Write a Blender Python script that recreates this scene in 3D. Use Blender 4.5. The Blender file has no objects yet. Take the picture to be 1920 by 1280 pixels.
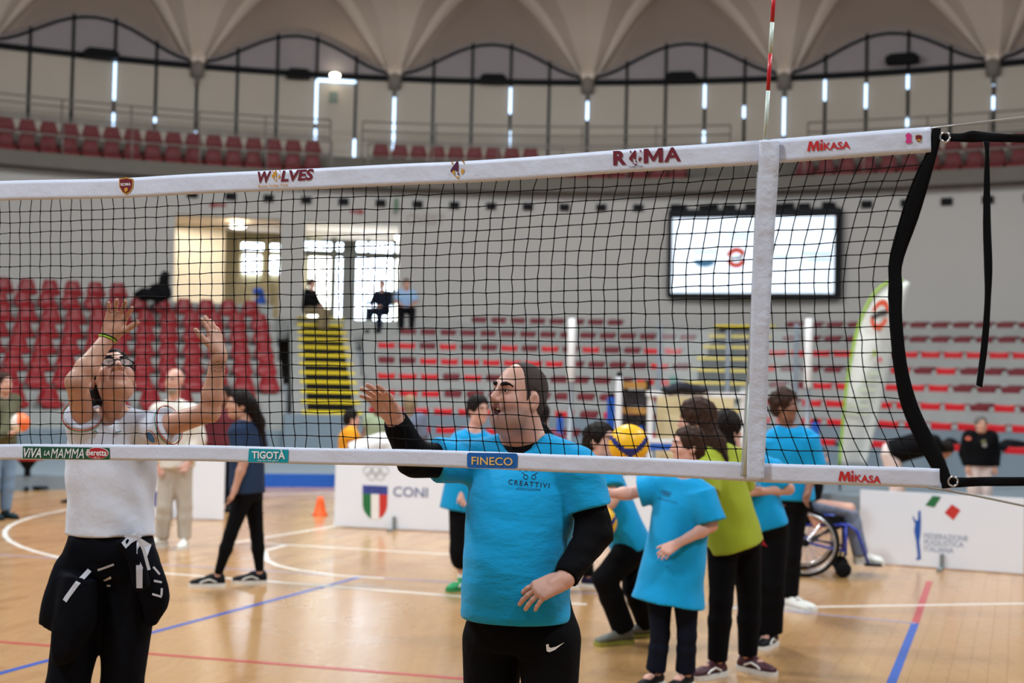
import bpy, bmesh, math, random
import numpy as np
from mathutils import Vector, Matrix
from mathutils.bvhtree import BVHTree

random.seed(7)
PI = math.pi
scene = bpy.context.scene
COL = scene.collection

# ------------------------------------------------------------------ camera
F = 2667.0                      # focal length in pixels of the 1920 x 1280 frame (50 mm on 36 mm)
HC = 1.70                       # eye height of the photographer
PITCH = math.atan(75.0 / F)
ROLL = math.radians(1.3)
_fw = np.array([0, math.cos(PITCH), math.sin(PITCH)])
_u0 = np.array([0, -math.sin(PITCH), math.cos(PITCH)])
_r0 = np.array([1.0, 0, 0])
CR = math.cos(ROLL) * _r0 + math.sin(ROLL) * _u0
CU = -math.sin(ROLL) * _r0 + math.cos(ROLL) * _u0
CF = _fw
CAM = np.array([0, 0, HC])
cam_d = bpy.data.cameras.new('camera')
cam = bpy.data.objects.new('camera', cam_d)
COL.objects.link(cam)
cam_d.sensor_width = 36.0
cam_d.lens = 50.0
cam_d.clip_start = 0.05
cam_d.clip_end = 300
cam.matrix_world = Matrix(((CR[0], CU[0], -CF[0], CAM[0]), (CR[1], CU[1], -CF[1], CAM[1]),
                           (CR[2], CU[2], -CF[2], CAM[2]), (0, 0, 0, 1)))
cam_d.dof.use_dof = True
cam_d.dof.focus_distance = 4.58
cam_d.dof.aperture_fstop = 2.8
scene.camera = cam

# ------------------------------------------------------------------ light
world = bpy.data.worlds.new('world')
scene.world = world
world.use_nodes = True
world.node_tree.nodes['Background'].inputs[0].default_value = (0.80, 0.90, 1.0, 1)
world.node_tree.nodes['Background'].inputs[1].default_value = 0.26

def hall_lamp(x, y, z, power, size, aim, col=(0.91, 0.965, 1.0)):
    l = bpy.data.lights.new('hall_floodlight', 'AREA')
    l.energy = power
    l.shape = 'DISK'
    l.size = size
    l.color = col
    o = bpy.data.objects.new('hall_floodlight', l)
    COL.objects.link(o)
    o.location = (x, y, z)
    d = Vector(aim) - Vector((x, y, z))
    o.rotation_euler = d.to_track_quat('-Z', 'Y').to_euler()
    return o
for lx, ly, lz, lp, aim in ((-9, 11, 10.5, 1300, (-3, 10, 0)), (9, 11, 10.5, 1000, (4, 10, 0)), (-1, 17, 11.5, 1600, (-1, 16, 0)),
                            (-6, 1, 10.0, 900, (-2, 7, 0)), (5, 1, 10.0, 700, (1, 7, 0)), (-1, 24, 11.0, 900, (-1, 28, 2)),
                            (-11, 20, 10.5, 600, (-9, 26, 3)), (9, 20, 10.5, 500, (8, 25, 3))):
    hall_lamp(lx, ly, lz, lp * 0.80, 1.6, aim)

vs = scene.view_settings
vs.view_transform = 'Standard'
vs.look = 'None'
vs.exposure = 0.0
vs.gamma = 1.0
vs.use_curve_mapping = False
scene.cycles.max_bounces = 7
scene.cycles.diffuse_bounces = 3
scene.cycles.glossy_bounces = 3
scene.cycles.transparent_max_bounces = 12
scene.cycles.caustics_reflective = False
scene.cycles.caustics_refractive = False
scene.cycles.sample_clamp_indirect = 6.0

# ------------------------------------------------------------------ pixels <-> place
def ray(px, py):
    return CF + CR * ((px - 960.0) / F) - CU * ((py - 640.0) / F)
def at(px, py, d):
    return CAM + ray(px, py) * d
def ground(px, py, z=0.0):
    r = ray(px, py)
    return CAM + r * ((z - HC) / r[2])
def plane_hit(px, py, p0, n):
    r = ray(px, py)
    return CAM + r * (np.dot(np.array(p0) - CAM, n) / np.dot(r, n))
def pix(p):
    q = np.array(p) - CAM
    d = q @ CF
    return 960 + F * (q @ CR) / d, 640 - F * (q @ CU) / d, d
HALL = np.array([-1.0, 13.0])   # centre of the round hall
def pol(R, a, z):
    return np.array([HALL[0] + R * math.sin(a), HALL[1] + R * math.cos(a), z])
def cyl_hit(px, py, R):
    r = ray(px, py)
    a = r[0] ** 2 + r[1] ** 2
    b = 2 * (r[0] * -HALL[0] + r[1] * -HALL[1])
    c = HALL @ HALL - R * R
    t = (-b + math.sqrt(b * b - 4 * a * c)) / (2 * a)
    return CAM + r * t
def ang(p):
    return math.atan2(p[0] - HALL[0], p[1] - HALL[1])
def pang(px, py, R):
    return ang(cyl_hit(px, py, R))

# ------------------------------------------------------------------ materials
def lin(c):
    out = []
    for v in c:
        v = v / 255.0
        out.append(v / 12.92 if v <= 0.04045 else ((v + 0.055) / 1.055) ** 2.4)
    return out
MATS = {}
def M(name, rgb, rough=0.6, var=0.08, scale=12.0, bump=0.0, bscale=60.0, metal=0.0, spec=0.4, emit=0.0, sss=0.0, coat=0.0,
      stretch=None, alpha=1.0, sheen=0.0, attr=None):
    if name in MATS:
        return MATS[name]
    m = bpy.data.materials.new(name)
    m.use_nodes = True
    nt = m.node_tree
    b = nt.nodes['Principled BSDF']
    c = lin(rgb)
    tc = nt.nodes.new('ShaderNodeTexCoord')
    src = tc.outputs['Object']
    if stretch:
        mp = nt.nodes.new('ShaderNodeMapping')
        mp.inputs['Scale'].default_value = stretch
        nt.links.new(src, mp.inputs['Vector'])
        src = mp.outputs[0]
    n = nt.nodes.new('ShaderNodeTexNoise')
    n.inputs['Scale'].default_value = scale
    n.inputs['Detail'].default_value = 4
    nt.links.new(src, n.inputs['Vector'])
    r = nt.nodes.new('ShaderNodeMix')
    r.data_type = 'RGBA'
    r.inputs[6].default_value = [max(0, v * (1 - var)) for v in c] + [1]
    r.inputs[7].default_value = [min(1, v * (1 + var)) for v in c] + [1]
    nt.links.new(n.outputs['Fac'], r.inputs[0])
    cs = r.outputs[2]
    if attr:
        at_n = nt.nodes.new('ShaderNodeAttribute')
        at_n.attribute_name = attr
        mu = nt.nodes.new('ShaderNodeMix')
        mu.data_type = 'RGBA'
        mu.blend_type = 'MULTIPLY'
        mu.inputs[0].default_value = 1.0
        nt.links.new(cs, mu.inputs[6])
        nt.links.new(at_n.outputs['Color'], mu.inputs[7])
        cs = mu.outputs[2]
    nt.links.new(cs, b.inputs['Base Color'])
    b.inputs['Roughness'].default_value = rough
    b.inputs['Metallic'].default_value = metal
    b.inputs['Specular IOR Level'].default_value = spec
    if emit:
        nt.links.new(r.outputs[2], b.inputs['Emission Color'])
        b.inputs['Emission Strength'].default_value = emit
    if sss:
        b.inputs['Subsurface Weight'].default_value = sss
        b.inputs['Subsurface Radius'].default_value = (0.012, 0.005, 0.003)
        b.inputs['Subsurface Scale'].default_value = 1.0
    if coat:
        b.inputs['Coat Weight'].default_value = coat
        b.inputs['Coat Roughness'].default_value = 0.15
    if sheen:
        b.inputs['Sheen Weight'].default_value = sheen
    if alpha < 1:
        b.inputs['Alpha'].default_value = alpha
    if bump:
        n2 = nt.nodes.new('ShaderNodeTexNoise')
        n2.inputs['Scale'].default_value = bscale
        n2.inputs['Detail'].default_value = 5
        nt.links.new(src, n2.inputs['Vector'])
        bp = nt.nodes.new('ShaderNodeBump')
        bp.inputs['Strength'].default_value = min(1.0, bump)
        bp.inputs['Distance'].default_value = 0.02 if bump <= 1 else 0.02 * bump
        nt.links.new(n2.outputs['Fac'], bp.inputs['Height'])
        nt.links.new(bp.outputs[0], b.inputs['Normal'])
    if max(rgb) < 60 and not metal and not emit:
        b.inputs['Specular IOR Level'].default_value = min(spec, 0.1)      # dull black things
    MATS[name] = m
    return m

# ------------------------------------------------------------------ mesh helpers
def nrm(v):
    v = np.array(v, float)
    return v / max(1e-9, np.linalg.norm(v))
class MB:
    def __init__(s):
        s.v = []; s.f = []
    def add(s, vs, fs):
        o = len(s.v)
        s.v.extend([tuple(map(float, p)) for p in vs])
        s.f.extend([tuple(i + o for i in f) for f in fs])
        return s
    def box(s, c, size, ax=None):
        c = np.array(c, float)
        X, Y, Z = ax if ax is not None else (np.array([1., 0, 0]), np.array([0, 1., 0]), np.array([0, 0, 1.]))
        h = np.array(size) / 2.0
        vs = [c + X * sx * h[0] + Y * sy * h[1] + Z * sz * h[2] for sz in (-1, 1) for sy in (-1, 1) for sx in (-1, 1)]
        return s.add(vs, [(0, 2, 3, 1), (4, 5, 7, 6), (0, 1, 5, 4), (2, 6, 7, 3), (0, 4, 6, 2), (1, 3, 7, 5)])
    def tube(s, pts, r, n=8, caps=True):
        pts = [np.array(p, float) for p in pts]
        rs = r if hasattr(r, '__len__') else [r] * len(pts)
        vs = []
        t0 = nrm(pts[1] - pts[0])
        ref = np.array([0, 0, 1.0]) if abs(t0[2]) < 0.9 else np.array([1.0, 0, 0])
        nn = nrm(np.cross(t0, ref))
        for i, p in enumerate(pts):
            t = nrm(pts[min(i + 1, len(pts) - 1)] - pts[max(i - 1, 0)])
            nn = nrm(nn - t * (nn @ t))
            bb = np.cross(t, nn)
            for k in range(n):
                a = 2 * PI * k / n
                vs.append(p + (nn * math.cos(a) + bb * math.sin(a)) * rs[i])
        fs = []
        for i in range(len(pts) - 1):
            for k in range(n):
                a = i * n + k; b = i * n + (k + 1) % n
                fs.append((a, b, b + n, a + n))
        if caps:
            fs.append(tuple(range(n - 1, -1, -1)))
            fs.append(tuple(range((len(pts) - 1) * n, len(pts) * n)))
        return s.add(vs, fs)
    def lathe(s, o, prof, n=16, axis=(0, 0, 1)):
        o = np.array(o, float); ax = nrm(axis)
        ref = np.array([1.0, 0, 0]) if abs(ax[0]) < 0.9 else np.array([0, 1.0, 0])
        u = nrm(np.cross(ax, ref)); w = np.cross(ax, u)
        vs = []
        for (r, z) in prof:
            for k in range(n):
                a = 2 * PI * k / n
                vs.append(o + ax * z + (u * math.cos(a) + w * math.sin(a)) * r)
        fs = []
        for i in range(len(prof) - 1):
            for k in range(n):
                a = i * n + k; b = i * n + (k + 1) % n
                fs.append((a, b, b + n, a + n))
        fs.append(tuple(range(n - 1, -1, -1)))
        fs.append(tuple(range((len(prof) - 1) * n, len(prof) * n)))
        return s.add(vs, fs)
    def prism(s, outline, o, ex, ey, en, t):
        """outline of 2D points in the frame (o, ex, ey), thickness t along en"""
        o = np.array(o, float)
        n = len(outline)
        vs = [o + ex * p[0] + ey * p[1] for p in outline] + [o + ex * p[0] + ey * p[1] + en * t for p in outline]
        fs = [tuple(range(n - 1, -1, -1)), tuple(range(n, 2 * n))]
        for i in range(n):
            j = (i + 1) % n
            fs.append((i, j, j + n, i + n))
        return s.add(vs, fs)
    def grid(s, fn, nu, nv, thick=None):
        vs = [fn(i / nu, j / nv) for j in range(nv + 1) for i in range(nu + 1)]
        fs = []
        W = nu + 1
        for j in range(nv):
            for i in range(nu):
                a = j * W + i
                fs.append((a, a + 1, a + 1 + W, a + W))
        if thick is not None:
            m = len(vs)
            back = [np.array(p) + thick for p in vs]
            vs = vs + back
            fb = [tuple(i + m for i in reversed(f)) for f in fs]
            rim = []
            edge = [i for i in range(nu + 1)] + [j * W + nu for j in range(1, nv + 1)] + \
                   [nv * W + i for i in range(nu - 1, -1, -1)] + [j * W for j in range(nv - 1, 0, -1)]
            for q in range(len(edge)):
                a, b = edge[q], edge[(q + 1) % len(edge)]
                rim.append((b, a, a + m, b + m))
            fs = fs + fb + rim
        return s.add(vs, fs)
    def mesh(s, name):
        me = bpy.data.meshes.new(name)
        me.from_pydata(s.v, [], s.f)
        bm = bmesh.new(); bm.from_mesh(me)
        bmesh.ops.recalc_face_normals(bm, faces=bm.faces)
        bm.to_mesh(me); bm.free()
        return me
    def build(s, name, mat, parent=None, smooth=False, bevel=0.0, loc=None):
        me = s.mesh(name)
        if loc is not None:
            me.transform(Matrix.Translation([-float(v) for v in loc]))
        if mat is not None:
            me.materials.append(mat)
        if smooth:
            me.polygons.foreach_set('use_smooth', [True] * len(me.polygons))
        o = bpy.data.objects.new(name, me)
        if loc is not None:
            o.location = [float(v) for v in loc]
        COL.objects.link(o)
        if bevel:
            md = o.modifiers.new('bevel', 'BEVEL')
            md.width = bevel; md.segments = 2; md.limit_method = 'ANGLE'
        if parent is not None:
            put(o, parent)
        return o
def put(o, parent):
    o.parent = parent
    o.matrix_parent_inverse = parent.matrix_basis.inverted()   # parts keep their world coordinates
def thing(name, label, cat, loc, group=None):
    o = bpy.data.objects.new(name, None)
    o.empty_display_size = 0.1
    COL.objects.link(o)
    o.location = [float(v) for v in loc]
    o['label'] = label; o['category'] = cat
    if group: o['group'] = group
    return o
def tag(o, label, cat, group=None):
    o['label'] = label; o['category'] = cat
    if group: o['group'] = group
    return o
def struct(o, label=None):
    o['kind'] = 'structure'
    if label: o['label'] = label
    return o
def link_mesh(name, me, parent=None, loc=None, mtx=None):
    o = bpy.data.objects.new(name, me)
    COL.objects.link(o)
    if mtx is not None: o.matrix_world = mtx
    elif loc is not None: o.location = [float(v) for v in loc]
    if parent is not None:
        put(o, parent)
    return o
ORD = ['first', 'second', 'third', 'fourth', 'fifth', 'sixth', 'seventh', 'eighth', 'ninth', 'tenth', 'eleventh', 'twelfth',
       'thirteenth', 'fourteenth', 'fifteenth', 'sixteenth', 'seventeenth', 'eighteenth', 'nineteenth', 'twentieth']
def ordn(i):
    if i < 20: return ORD[i]
    if i < 29: return 'twenty-' + ORD[i - 20]
    if i == 29: return 'thirtieth'
    if i < 39: return 'thirty-' + ORD[i - 30]
    return 'fortieth'

# lettering: flat mesh of a text in its own 2D frame
_TXT = {}
def text_polys(s, bold=0.0, shear=0.0, spacing=1.0):
    key = (s, bold, shear, spacing)
    if key in _TXT: return _TXT[key]
    cu = bpy.data.curves.new('lettering', 'FONT')
    cu.body = s
    cu.offset = bold
    cu.shear = shear
    cu.space_character = spacing
    cu.resolution_u = 3
    ob = bpy.data.objects.new('lettering', cu)
    COL.objects.link(ob)
    dg = bpy.context.evaluated_depsgraph_get()
    me = bpy.data.meshes.new_from_object(ob.evaluated_get(dg))
    vs = np.array([v.co[:2] for v in me.vertices])
    fs = [tuple(p.vertices) for p in me.polygons]
    bpy.data.objects.remove(ob); bpy.data.curves.remove(cu); bpy.data.meshes.remove(me)
    _TXT[key] = (vs, fs)
    return vs, fs
def lettering(s, o, ex, ey, en, w, h, mat, parent, name='lettering', bold=0.0, shear=0.0, spacing=1.0, lift=0.0015, surf=None):
    """text stretched to the box w x h with its lower left corner at o; surf = BVH to lay it on"""
    vs, fs = text_polys(s, bold, shear, spacing)
    lo, hi = vs.min(0), vs.max(0)
    q = (vs - lo) / (hi - lo)
    flat(q * np.array([w, h]), fs, o, ex, ey, en, mat, parent, name, lift, surf)
def flat(pts, fs, o, ex, ey, en, mat, parent, name, lift=0.0015, surf=None):
    o = np.array(o, float)
    P = [o + ex * p[0] + ey * p[1] + en * lift for p in pts]
    if surf is not None:
        P2 = []; offs = []
        for p in P:
            hit = surf.ray_cast(Vector(p + en * 0.25), Vector(-en), 0.6)
            if hit[0] is not None:
                nn = np.array(hit[1]); nn = nn if nn @ en > 0 else -nn
                q = np.array(hit[0]) + nn * lift
                offs.append((q - p) @ en); P2.append(q)
            else: P2.append(None)
        mo = sum(offs) / len(offs) if offs else 0.0
        P = [q if q is not None else p + en * mo for p, q in zip(P, P2)]
    me = bpy.data.meshes.new(name)
    me.from_pydata([tuple(map(float, p)) for p in P], [], fs)
    me.materials.append(mat)
    ob = bpy.data.objects.new(name, me)
    COL.objects.link(ob)
    if parent is not None: put(ob, parent)
    return ob
def circ(cx, cy, rx, ry=None, n=20, a0=0.0, a1=2 * PI):
    ry = rx if ry is None else ry
    return [(cx + rx * math.cos(a0 + (a1 - a0) * k / n), cy + ry * math.sin(a0 + (a1 - a0) * k / n)) for k in range(n)]
def rrect(x0, y0, x1, y1, r, n=4):
    out = []
    for cx, cy, a in ((x1 - r, y1 - r, 0), (x0 + r, y1 - r, PI / 2), (x0 + r, y0 + r, PI), (x1 - r, y0 + r, 1.5 * PI)):
        for k in range(n + 1):
            b = a + PI / 2 * k / n
            out.append((cx + r * math.cos(b), cy + r * math.sin(b)))
    return out
def ringpoly(cx, cy, r0, r1, a0=0.0, a1=2 * PI, n=28):
    pts = []; fs = []
    for k in range(n + 1):
        a = a0 + (a1 - a0) * k / n
        pts += [(cx + r0 * math.cos(a), cy + r0 * math.sin(a)), (cx + r1 * math.cos(a), cy + r1 * math.sin(a))]
    for k in range(n):
        fs.append((2 * k, 2 * k + 1, 2 * k + 3, 2 * k + 2))
    return np.array(pts), fs
def poly(pts):
    return np.array(pts, float), [tuple(range(len(pts)))]
# ================================================================== the hall
ZUP = np.array([0, 0, 1.0])
def frame_at(px, py, R):
    p = cyl_hit(px, py, R)
    en = nrm([HALL[0] - p[0], HALL[1] - p[1], 0])
    ex = nrm(np.cross(en, ZUP)) * -1
    if ex[0] < 0: ex = -ex
    return p, ex, ZUP, en
def loc2(px, py, p, ex, ey, en):
    q = plane_hit(px, py, p, en) - p
    return q @ ex, q @ ey
def arc(mb, R0, R1, a0, a1, z0, z1, n=None):
    """solid ring segment between two radii"""
    n = n or max(1, int(abs(a1 - a0) / 0.03))
    vs = []; fs = []
    for k in range(n + 1):
        a = a0 + (a1 - a0) * k / n
        vs += [pol(R0, a, z0), pol(R1, a, z0), pol(R1, a, z1), pol(R0, a, z1)]
    for k in range(n):
        b = 4 * k
        for i in range(4):
            j = (i + 1) % 4
            fs.append((b + i, b + j, b + j + 4, b + i + 4))
    fs += [(3, 2, 1, 0), (4 * n, 4 * n + 1, 4 * n + 2, 4 * n + 3)]
    return mb.add(vs, fs)
def arcbox(name, mat, R0, R1, a0, a1, z0, z1, parent=None, n=None):
    return arc(MB(), R0, R1, a0, a1, z0, z1, n).build(name, mat, parent)
D2R = PI / 180
A0, A1 = -78 * D2R, 80 * D2R

# ---------------- floor
def floor_mat():
    m = bpy.data.materials.new('maple_parquet')
    m.use_nodes = True
    nt = m.node_tree; b = nt.nodes['Principled BSDF']
    geo = nt.nodes.new('ShaderNodeNewGeometry')
    tc = nt.nodes.new('ShaderNodeTexCoord')
    mp = nt.nodes.new('ShaderNodeMapping')
    mp.inputs['Rotation'].default_value = (0, 0, 19.7 * D2R)
    mp.inputs['Scale'].default_value = (26, 1.6, 1)
    nt.links.new(geo.outputs['Position'], mp.inputs['Vector'])
    n = nt.nodes.new('ShaderNodeTexNoise'); n.inputs['Scale'].default_value = 1.0; n.inputs['Detail'].default_value = 5
    nt.links.new(mp.outputs[0], n.inputs['Vector'])
    mix = nt.nodes.new('ShaderNodeMath'); mix.operation = 'MULTIPLY_ADD'
    nt.links.new(geo.outputs['Random Per Island'], mix.inputs[0])
    mix.inputs[1].default_value = 0.55
    sc = nt.nodes.new('ShaderNodeMath'); sc.operation = 'MULTIPLY'; sc.inputs[1].default_value = 0.5
    nt.links.new(n.outputs['Fac'], sc.inputs[0])
    nt.links.new(sc.outputs[0], mix.inputs[2])
    cr = nt.nodes.new('ShaderNodeValToRGB')
    cr.color_ramp.elements[0].position = 0.1; cr.color_ramp.elements[0].color = lin((158, 112, 66)) + [1]
    cr.color_ramp.elements[1].position = 0.85; cr.color_ramp.elements[1].color = lin((190, 147, 97)) + [1]
    nt.links.new(mix.outputs[0], cr.inputs[0])
    nt.links.new(cr.outputs[0], b.inputs['Base Color'])
    b.inputs['Roughness'].default_value = 0.27
    b.inputs['Specular IOR Level'].default_value = 0.45
    b.inputs['Coat Weight'].default_value = 0.5
    b.inputs['Coat Roughness'].default_value = 0.19
    n2 = nt.nodes.new('ShaderNodeTexNoise'); n2.inputs['Scale'].default_value = 2.2
    nt.links.new(geo.outputs['Position'], n2.inputs['Vector'])
    mr = nt.nodes.new('ShaderNodeMapRange')
    mr.inputs['To Min'].default_value = 0.21; mr.inputs['To Max'].default_value = 0.36
    nt.links.new(n2.outputs['Fac'], mr.inputs['Value'])
    nt.links.new(mr.outputs[0], b.inputs['Roughness'])
    return m
FLOORM = floor_mat()
floor = struct(MB().box((0, 14, -0.06), (52, 56, 0.1)).build('floor', M('floor_subfloor', (168, 128, 82), 0.5)), 'pale maple sports floor with court lines')
PW, PL = 0.11, 1.1
pd = np.array([math.sin(19.7 * D2R), math.cos(19.7 * D2R), 0])     # planks run along the volleyball side line
pe = np.array([pd[1], -pd[0], 0])
cand = []
rnd = random.Random(3)
for i in range(-150, 150):
    off = rnd.random() * PL
    for j in range(-4, 36):
        c = pe * (i * PW) + pd * (j * PL + off)
        r = math.hypot(c[0] - HALL[0], c[1] - HALL[1])
        if c[1] < 0.5 or r > 21.5: continue
        x, y, d = pix(c)
        if -500 < x < 2420 and y < 2600:
            near = (-20 < x < 1940 and 690 < y < 1300)
            cand.append((not near, d, i, j, c))
cand.sort(key=lambda t: (t[0], t[1]))
plank_me = MB().box((0, 0, -0.006), (PW - 0.0012, PL - 0.0015, 0.012), (pe, pd, ZUP)).mesh('plank')
plank_me.materials.append(FLOORM)
for k, (_, d, i, j, c) in enumerate(cand[:300]):
    link_mesh('plank', plank_me, floor, c)
mbp = MB()
for (_, d, i, j, c) in cand[300:]:
    mbp.box((c[0], c[1], -0.006), (PW - 0.0012, PL - 0.0015, 0.012), (pe, pd, ZUP))
rest = mbp.build('planks_further_off', FLOORM, floor)
rest['kind'] = 'stuff'

LINE = {'blue': M('line_blue', (26, 80, 166), 0.3, spec=0.5), 'red': M('line_red', (176, 66, 66), 0.3, spec=0.5),
        'white': M('line_white', (226, 222, 214), 0.3, spec=0.5), 'violet': M('line_violet', (150, 140, 165), 0.3, spec=0.5)}
def court_line(pts, w, col, z=0.0010):
    P = [ground(*p) if len(p) == 2 else np.array(p) for p in pts]
    mb = MB(); vs = []; fs = []
    for i, p in enumerate(P):
        t = nrm(P[min(i + 1, len(P) - 1)] - P[max(i - 1, 0)])
        n = np.array([-t[1], t[0], 0]) * w / 2
        p = np.array([p[0], p[1], 0])
        vs += [p - n + ZUP * 0.0002, p + n + ZUP * 0.0002, p + n + ZUP * z, p - n + ZUP * z]
    for i in range(len(P) - 1):
        b = 4 * i
        for k in range(4):
            j = (k + 1) % 4
            fs.append((b + k, b + j, b + j + 4, b + k + 4))
    fs += [(0, 1, 2, 3), (4 * len(P) - 1, 4 * len(P) - 2, 4 * len(P) - 3, 4 * len(P) - 4)]
    o = mb.add(vs, fs).build('court_line', LINE[col], floor)
    o['label'] = col + ' court line'
    return o
court_line([(1560, 1560), (1716, 1168)], 0.055, 'blue')
court_line([(1716, 1168), (1743, 1089)], 0.055, 'red')
court_line([(-300, 1342), (0, 1262), (680, 1080)], 0.05, 'blue', 0.0013)
court_line([(-300, 1179), (0, 1203), (640, 1254), (1000, 1283)], 0.05, 'red', 0.0016)
court_line([(-200, 1029), (0, 1040), (860, 1092)], 0.05, 'violet', 0.0012)
court_line([(860, 1089), (1716, 1168)], 0.05, 'violet', 0.0012)
court_line([(300, 1074), (850, 1117), (1100, 1133)], 0.05, 'white', 0.0019)
court_line([(1330, 1141), (1500, 1138), (1950, 1131)], 0.05, 'white', 0.0019)
court_line([(439, 1017), (640, 984)], 0.05, 'white')
court_line([(499, 1019), (870, 1041)], 0.05, 'white', 0.0021)
court_line([(497, 1032), (536, 1022)], 0.05, 'white', 0.0024)
court_line([(497, 1034), (500, 1050), (520, 1060), (560, 1069), (634, 1079), (720, 1084)], 0.05, 'white', 0.0022)
g1, g2, g3 = ground(130, 955)[:2], ground(8, 1001)[:2], ground(110, 1045)[:2]
ax_, ay_ = g1; bx_, by_ = g2; cx_, cy_ = g3
dd = 2 * (ax_ * (by_ - cy_) + bx_ * (cy_ - ay_) + cx_ * (ay_ - by_))
ux = ((g1 @ g1) * (by_ - cy_) + (g2 @ g2) * (cy_ - ay_) + (g3 @ g3) * (ay_ - by_)) / dd
uy = ((g1 @ g1) * (cx_ - bx_) + (g2 @ g2) * (ax_ - cx_) + (g3 @ g3) * (bx_ - ax_)) / dd
rr = math.hypot(ax_ - ux, ay_ - uy)
ARCR = [a for a in range(10, 60) if pix((ux + rr * math.cos(a * PI / 32), uy + rr * math.sin(a * PI / 32), 0))[0] < 330 or a < 32]
ARCR = [a for a in ARCR if pix((ux + rr * math.cos(a * PI / 32), uy + rr * math.sin(a * PI / 32), 0))[0] < 700]
court_line([(ux + rr * math.cos(a * PI / 32), uy + rr * math.sin(a * PI / 32), 0) for a in ARCR], 0.05, 'white', 0.0026)

# ---------------- materials of the shell
CONC = M('stand_concrete', (150, 150, 146), 0.85, 0.12, 3.0, 0.15, 30)
CONC2 = M('painted_plinth', (112, 124, 132), 0.7, 0.08, 2.0)
WALLM = M('wall_plaster', (176, 171, 166), 0.9, 0.04, 0.6)
DOMEM = M('dome_concrete', (184, 166, 153), 0.9, 0.08, 0.5, 0.1, 12)
RIBLIT = M('dome_rib_concrete_lit', (222, 206, 192), 0.9, 0.06, 0.7, 0.1, 12)  # dome concrete made paler, painting in the light that catches the fans
DARK = M('dark_steel', (12, 12, 15), 0.5, 0.1)
BLIND = M('window_blind', (194, 183, 169), 0.85, 0.04, 1.5)
LUN = M('lunette_panel', (156, 147, 148), 0.85, 0.05, 1.5)
DAY = M('daylight_pane', (212, 232, 255), 0.2, 0.02, emit=12.0)
DAY3 = M('daylight_slit', (190, 220, 255), 0.2, 0.02, emit=2.6)
RAIL = M('rail_steel', (128, 122, 116), 0.45, 0.05, metal=0.3)
BLACK = M('black_box', (16, 16, 18), 0.6)

# ---------------- platform at the foot of the stands and its blue kerb
gp = ground(560, 913)
RPL = math.hypot(gp[0] - HALL[0], gp[1] - HALL[1])
plat = struct(arc(MB(), RPL, 20.0, A0, A1, 0.0, 0.2).build('trim_1', CONC2), 'grey platform at the foot of the stands')
ka0, ka1 = pang(470, 900, RPL), pang(1230, 900, RPL)
struct(arcbox('trim_2', M('kerb_blue', (24, 86, 178), 0.45), RPL - 0.03, RPL, ka0, ka1, 0.0, 0.205), 'blue kerb board along the platform')

# ---------------- stands
ST_A = pang(610, 700, 18.0)           # the striped stair
stair_half = 0.62
left_end = ST_A - 0.055
stand_l = thing('spectator_stand', 'stepped concrete stand carrying the red bucket chairs', 'stand', pol(18, -20 * D2R, 0))
LR = lambda j: 20.6 - 0.85 * j
LT = lambda j: 3.03 - 0.34 * j
for j in range(-1, 8):
    z0 = 0.15 if j == 7 else LT(j + 1) - 0.05
    o = arcbox('tier', CONC2 if j == 7 else CONC, LR(j) - 0.5, LR(j) + 0.9 if j > -1 else 23.0, A0, left_end, max(0.0, z0 - 0.3), LT(j), stand_l)
arcbox('front_wall', CONC2, LR(7) - 0.62, LR(7) - 0.5, A0, left_end, 0.19, LT(7) + 0.02, stand_l)
stand_r = thing('spectator_stand', 'stepped concrete stand with rows of low red seats right of the stairs', 'stand', pol(18, 10 * D2R, 0))
right_start = ST_A + 0.045
SR = lambda i: 21.3 - 0.85 * i
SH = lambda i: 3.2 - 0.35 * i
S2 = (pang(1322, 650, 19.5), pang(1418, 650, 19.5))   # second stair further right
for i in range(0, 8):
    a0 = right_start - (0.02 if i < 1 else 0)
    for (b0, b1) in ((a0, S2[0]), (S2[1], A1)):
        arcbox('tier', CONC2 if i >= 6 else CONC, SR(i) - 0.3, (SR(i) + 0.56) if i else 23.0, b0, b1, max(0.0, SH(i) - 0.8), SH(i) - 0.11, stand_r)
arcbox('front_wall', CONC2, SR(7) - 0.42, SR(7) - 0.3, right_start, A1, 0.19, SH(7) - 0.1, stand_r)

YEL = M('step_yellow', (226, 198, 22), 0.6)
STB = M('step_black', (20, 20, 22), 0.7)
def stairs(label, a, half, Ra, za, Rb, zb, n, cat='stairs'):
    t = thing('stairs', label, cat, pol(Ra, a, 0))
    er = nrm([math.sin(a), math.cos(a), 0]); et = np.array([er[1], -er[0], 0])
    for k in range(n):
        f0 = k / n
        R = Ra + (Rb - Ra) * k / (n - 1); z = za + (zb - za) * k / (n - 1)
        dR = (Rb - Ra) / (n - 1)
        c = pol(R + dR / 2, a, 0)
        hgt = z
        o = MB().box((c[0], c[1], z / 2 + 0.08), (half * 2, dR + 0.02, z - 0.16), (et, er, ZUP)).build('riser', STB, t)
        c2 = pol(R + dR * 0.22, a, z)
        MB().box((c2[0], c2[1], z - 0.028), (half * 2 + 0.22, dR * 0.5, 0.058), (et, er, ZUP)).build('tread', YEL, t)
        for sgn in (-1, 1):
            c3 = pol(R + dR / 2, a, 0) + et * sgn * (half + 0.14)
            MB().box((c3[0], c3[1], z / 2 - 0.02), (0.28, dR + 0.02, z - 0.1), (et, er, ZUP)).build('side_step', CONC, t)
    return t
zb0 = cyl_hit(612, 757, LR(7) - 0.6)[2]
stairs('steep stairs with yellow and black steps between the two stands', ST_A, 0.46, LR(7) - 0.45, 1.06, 21.9, 3.16, 12)
stairs('yellow and black stairs half hidden behind the glass booth', (S2[0] + S2[1]) / 2, 0.6, SR(6), 1.25, 21.6, 3.16, 8)
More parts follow.
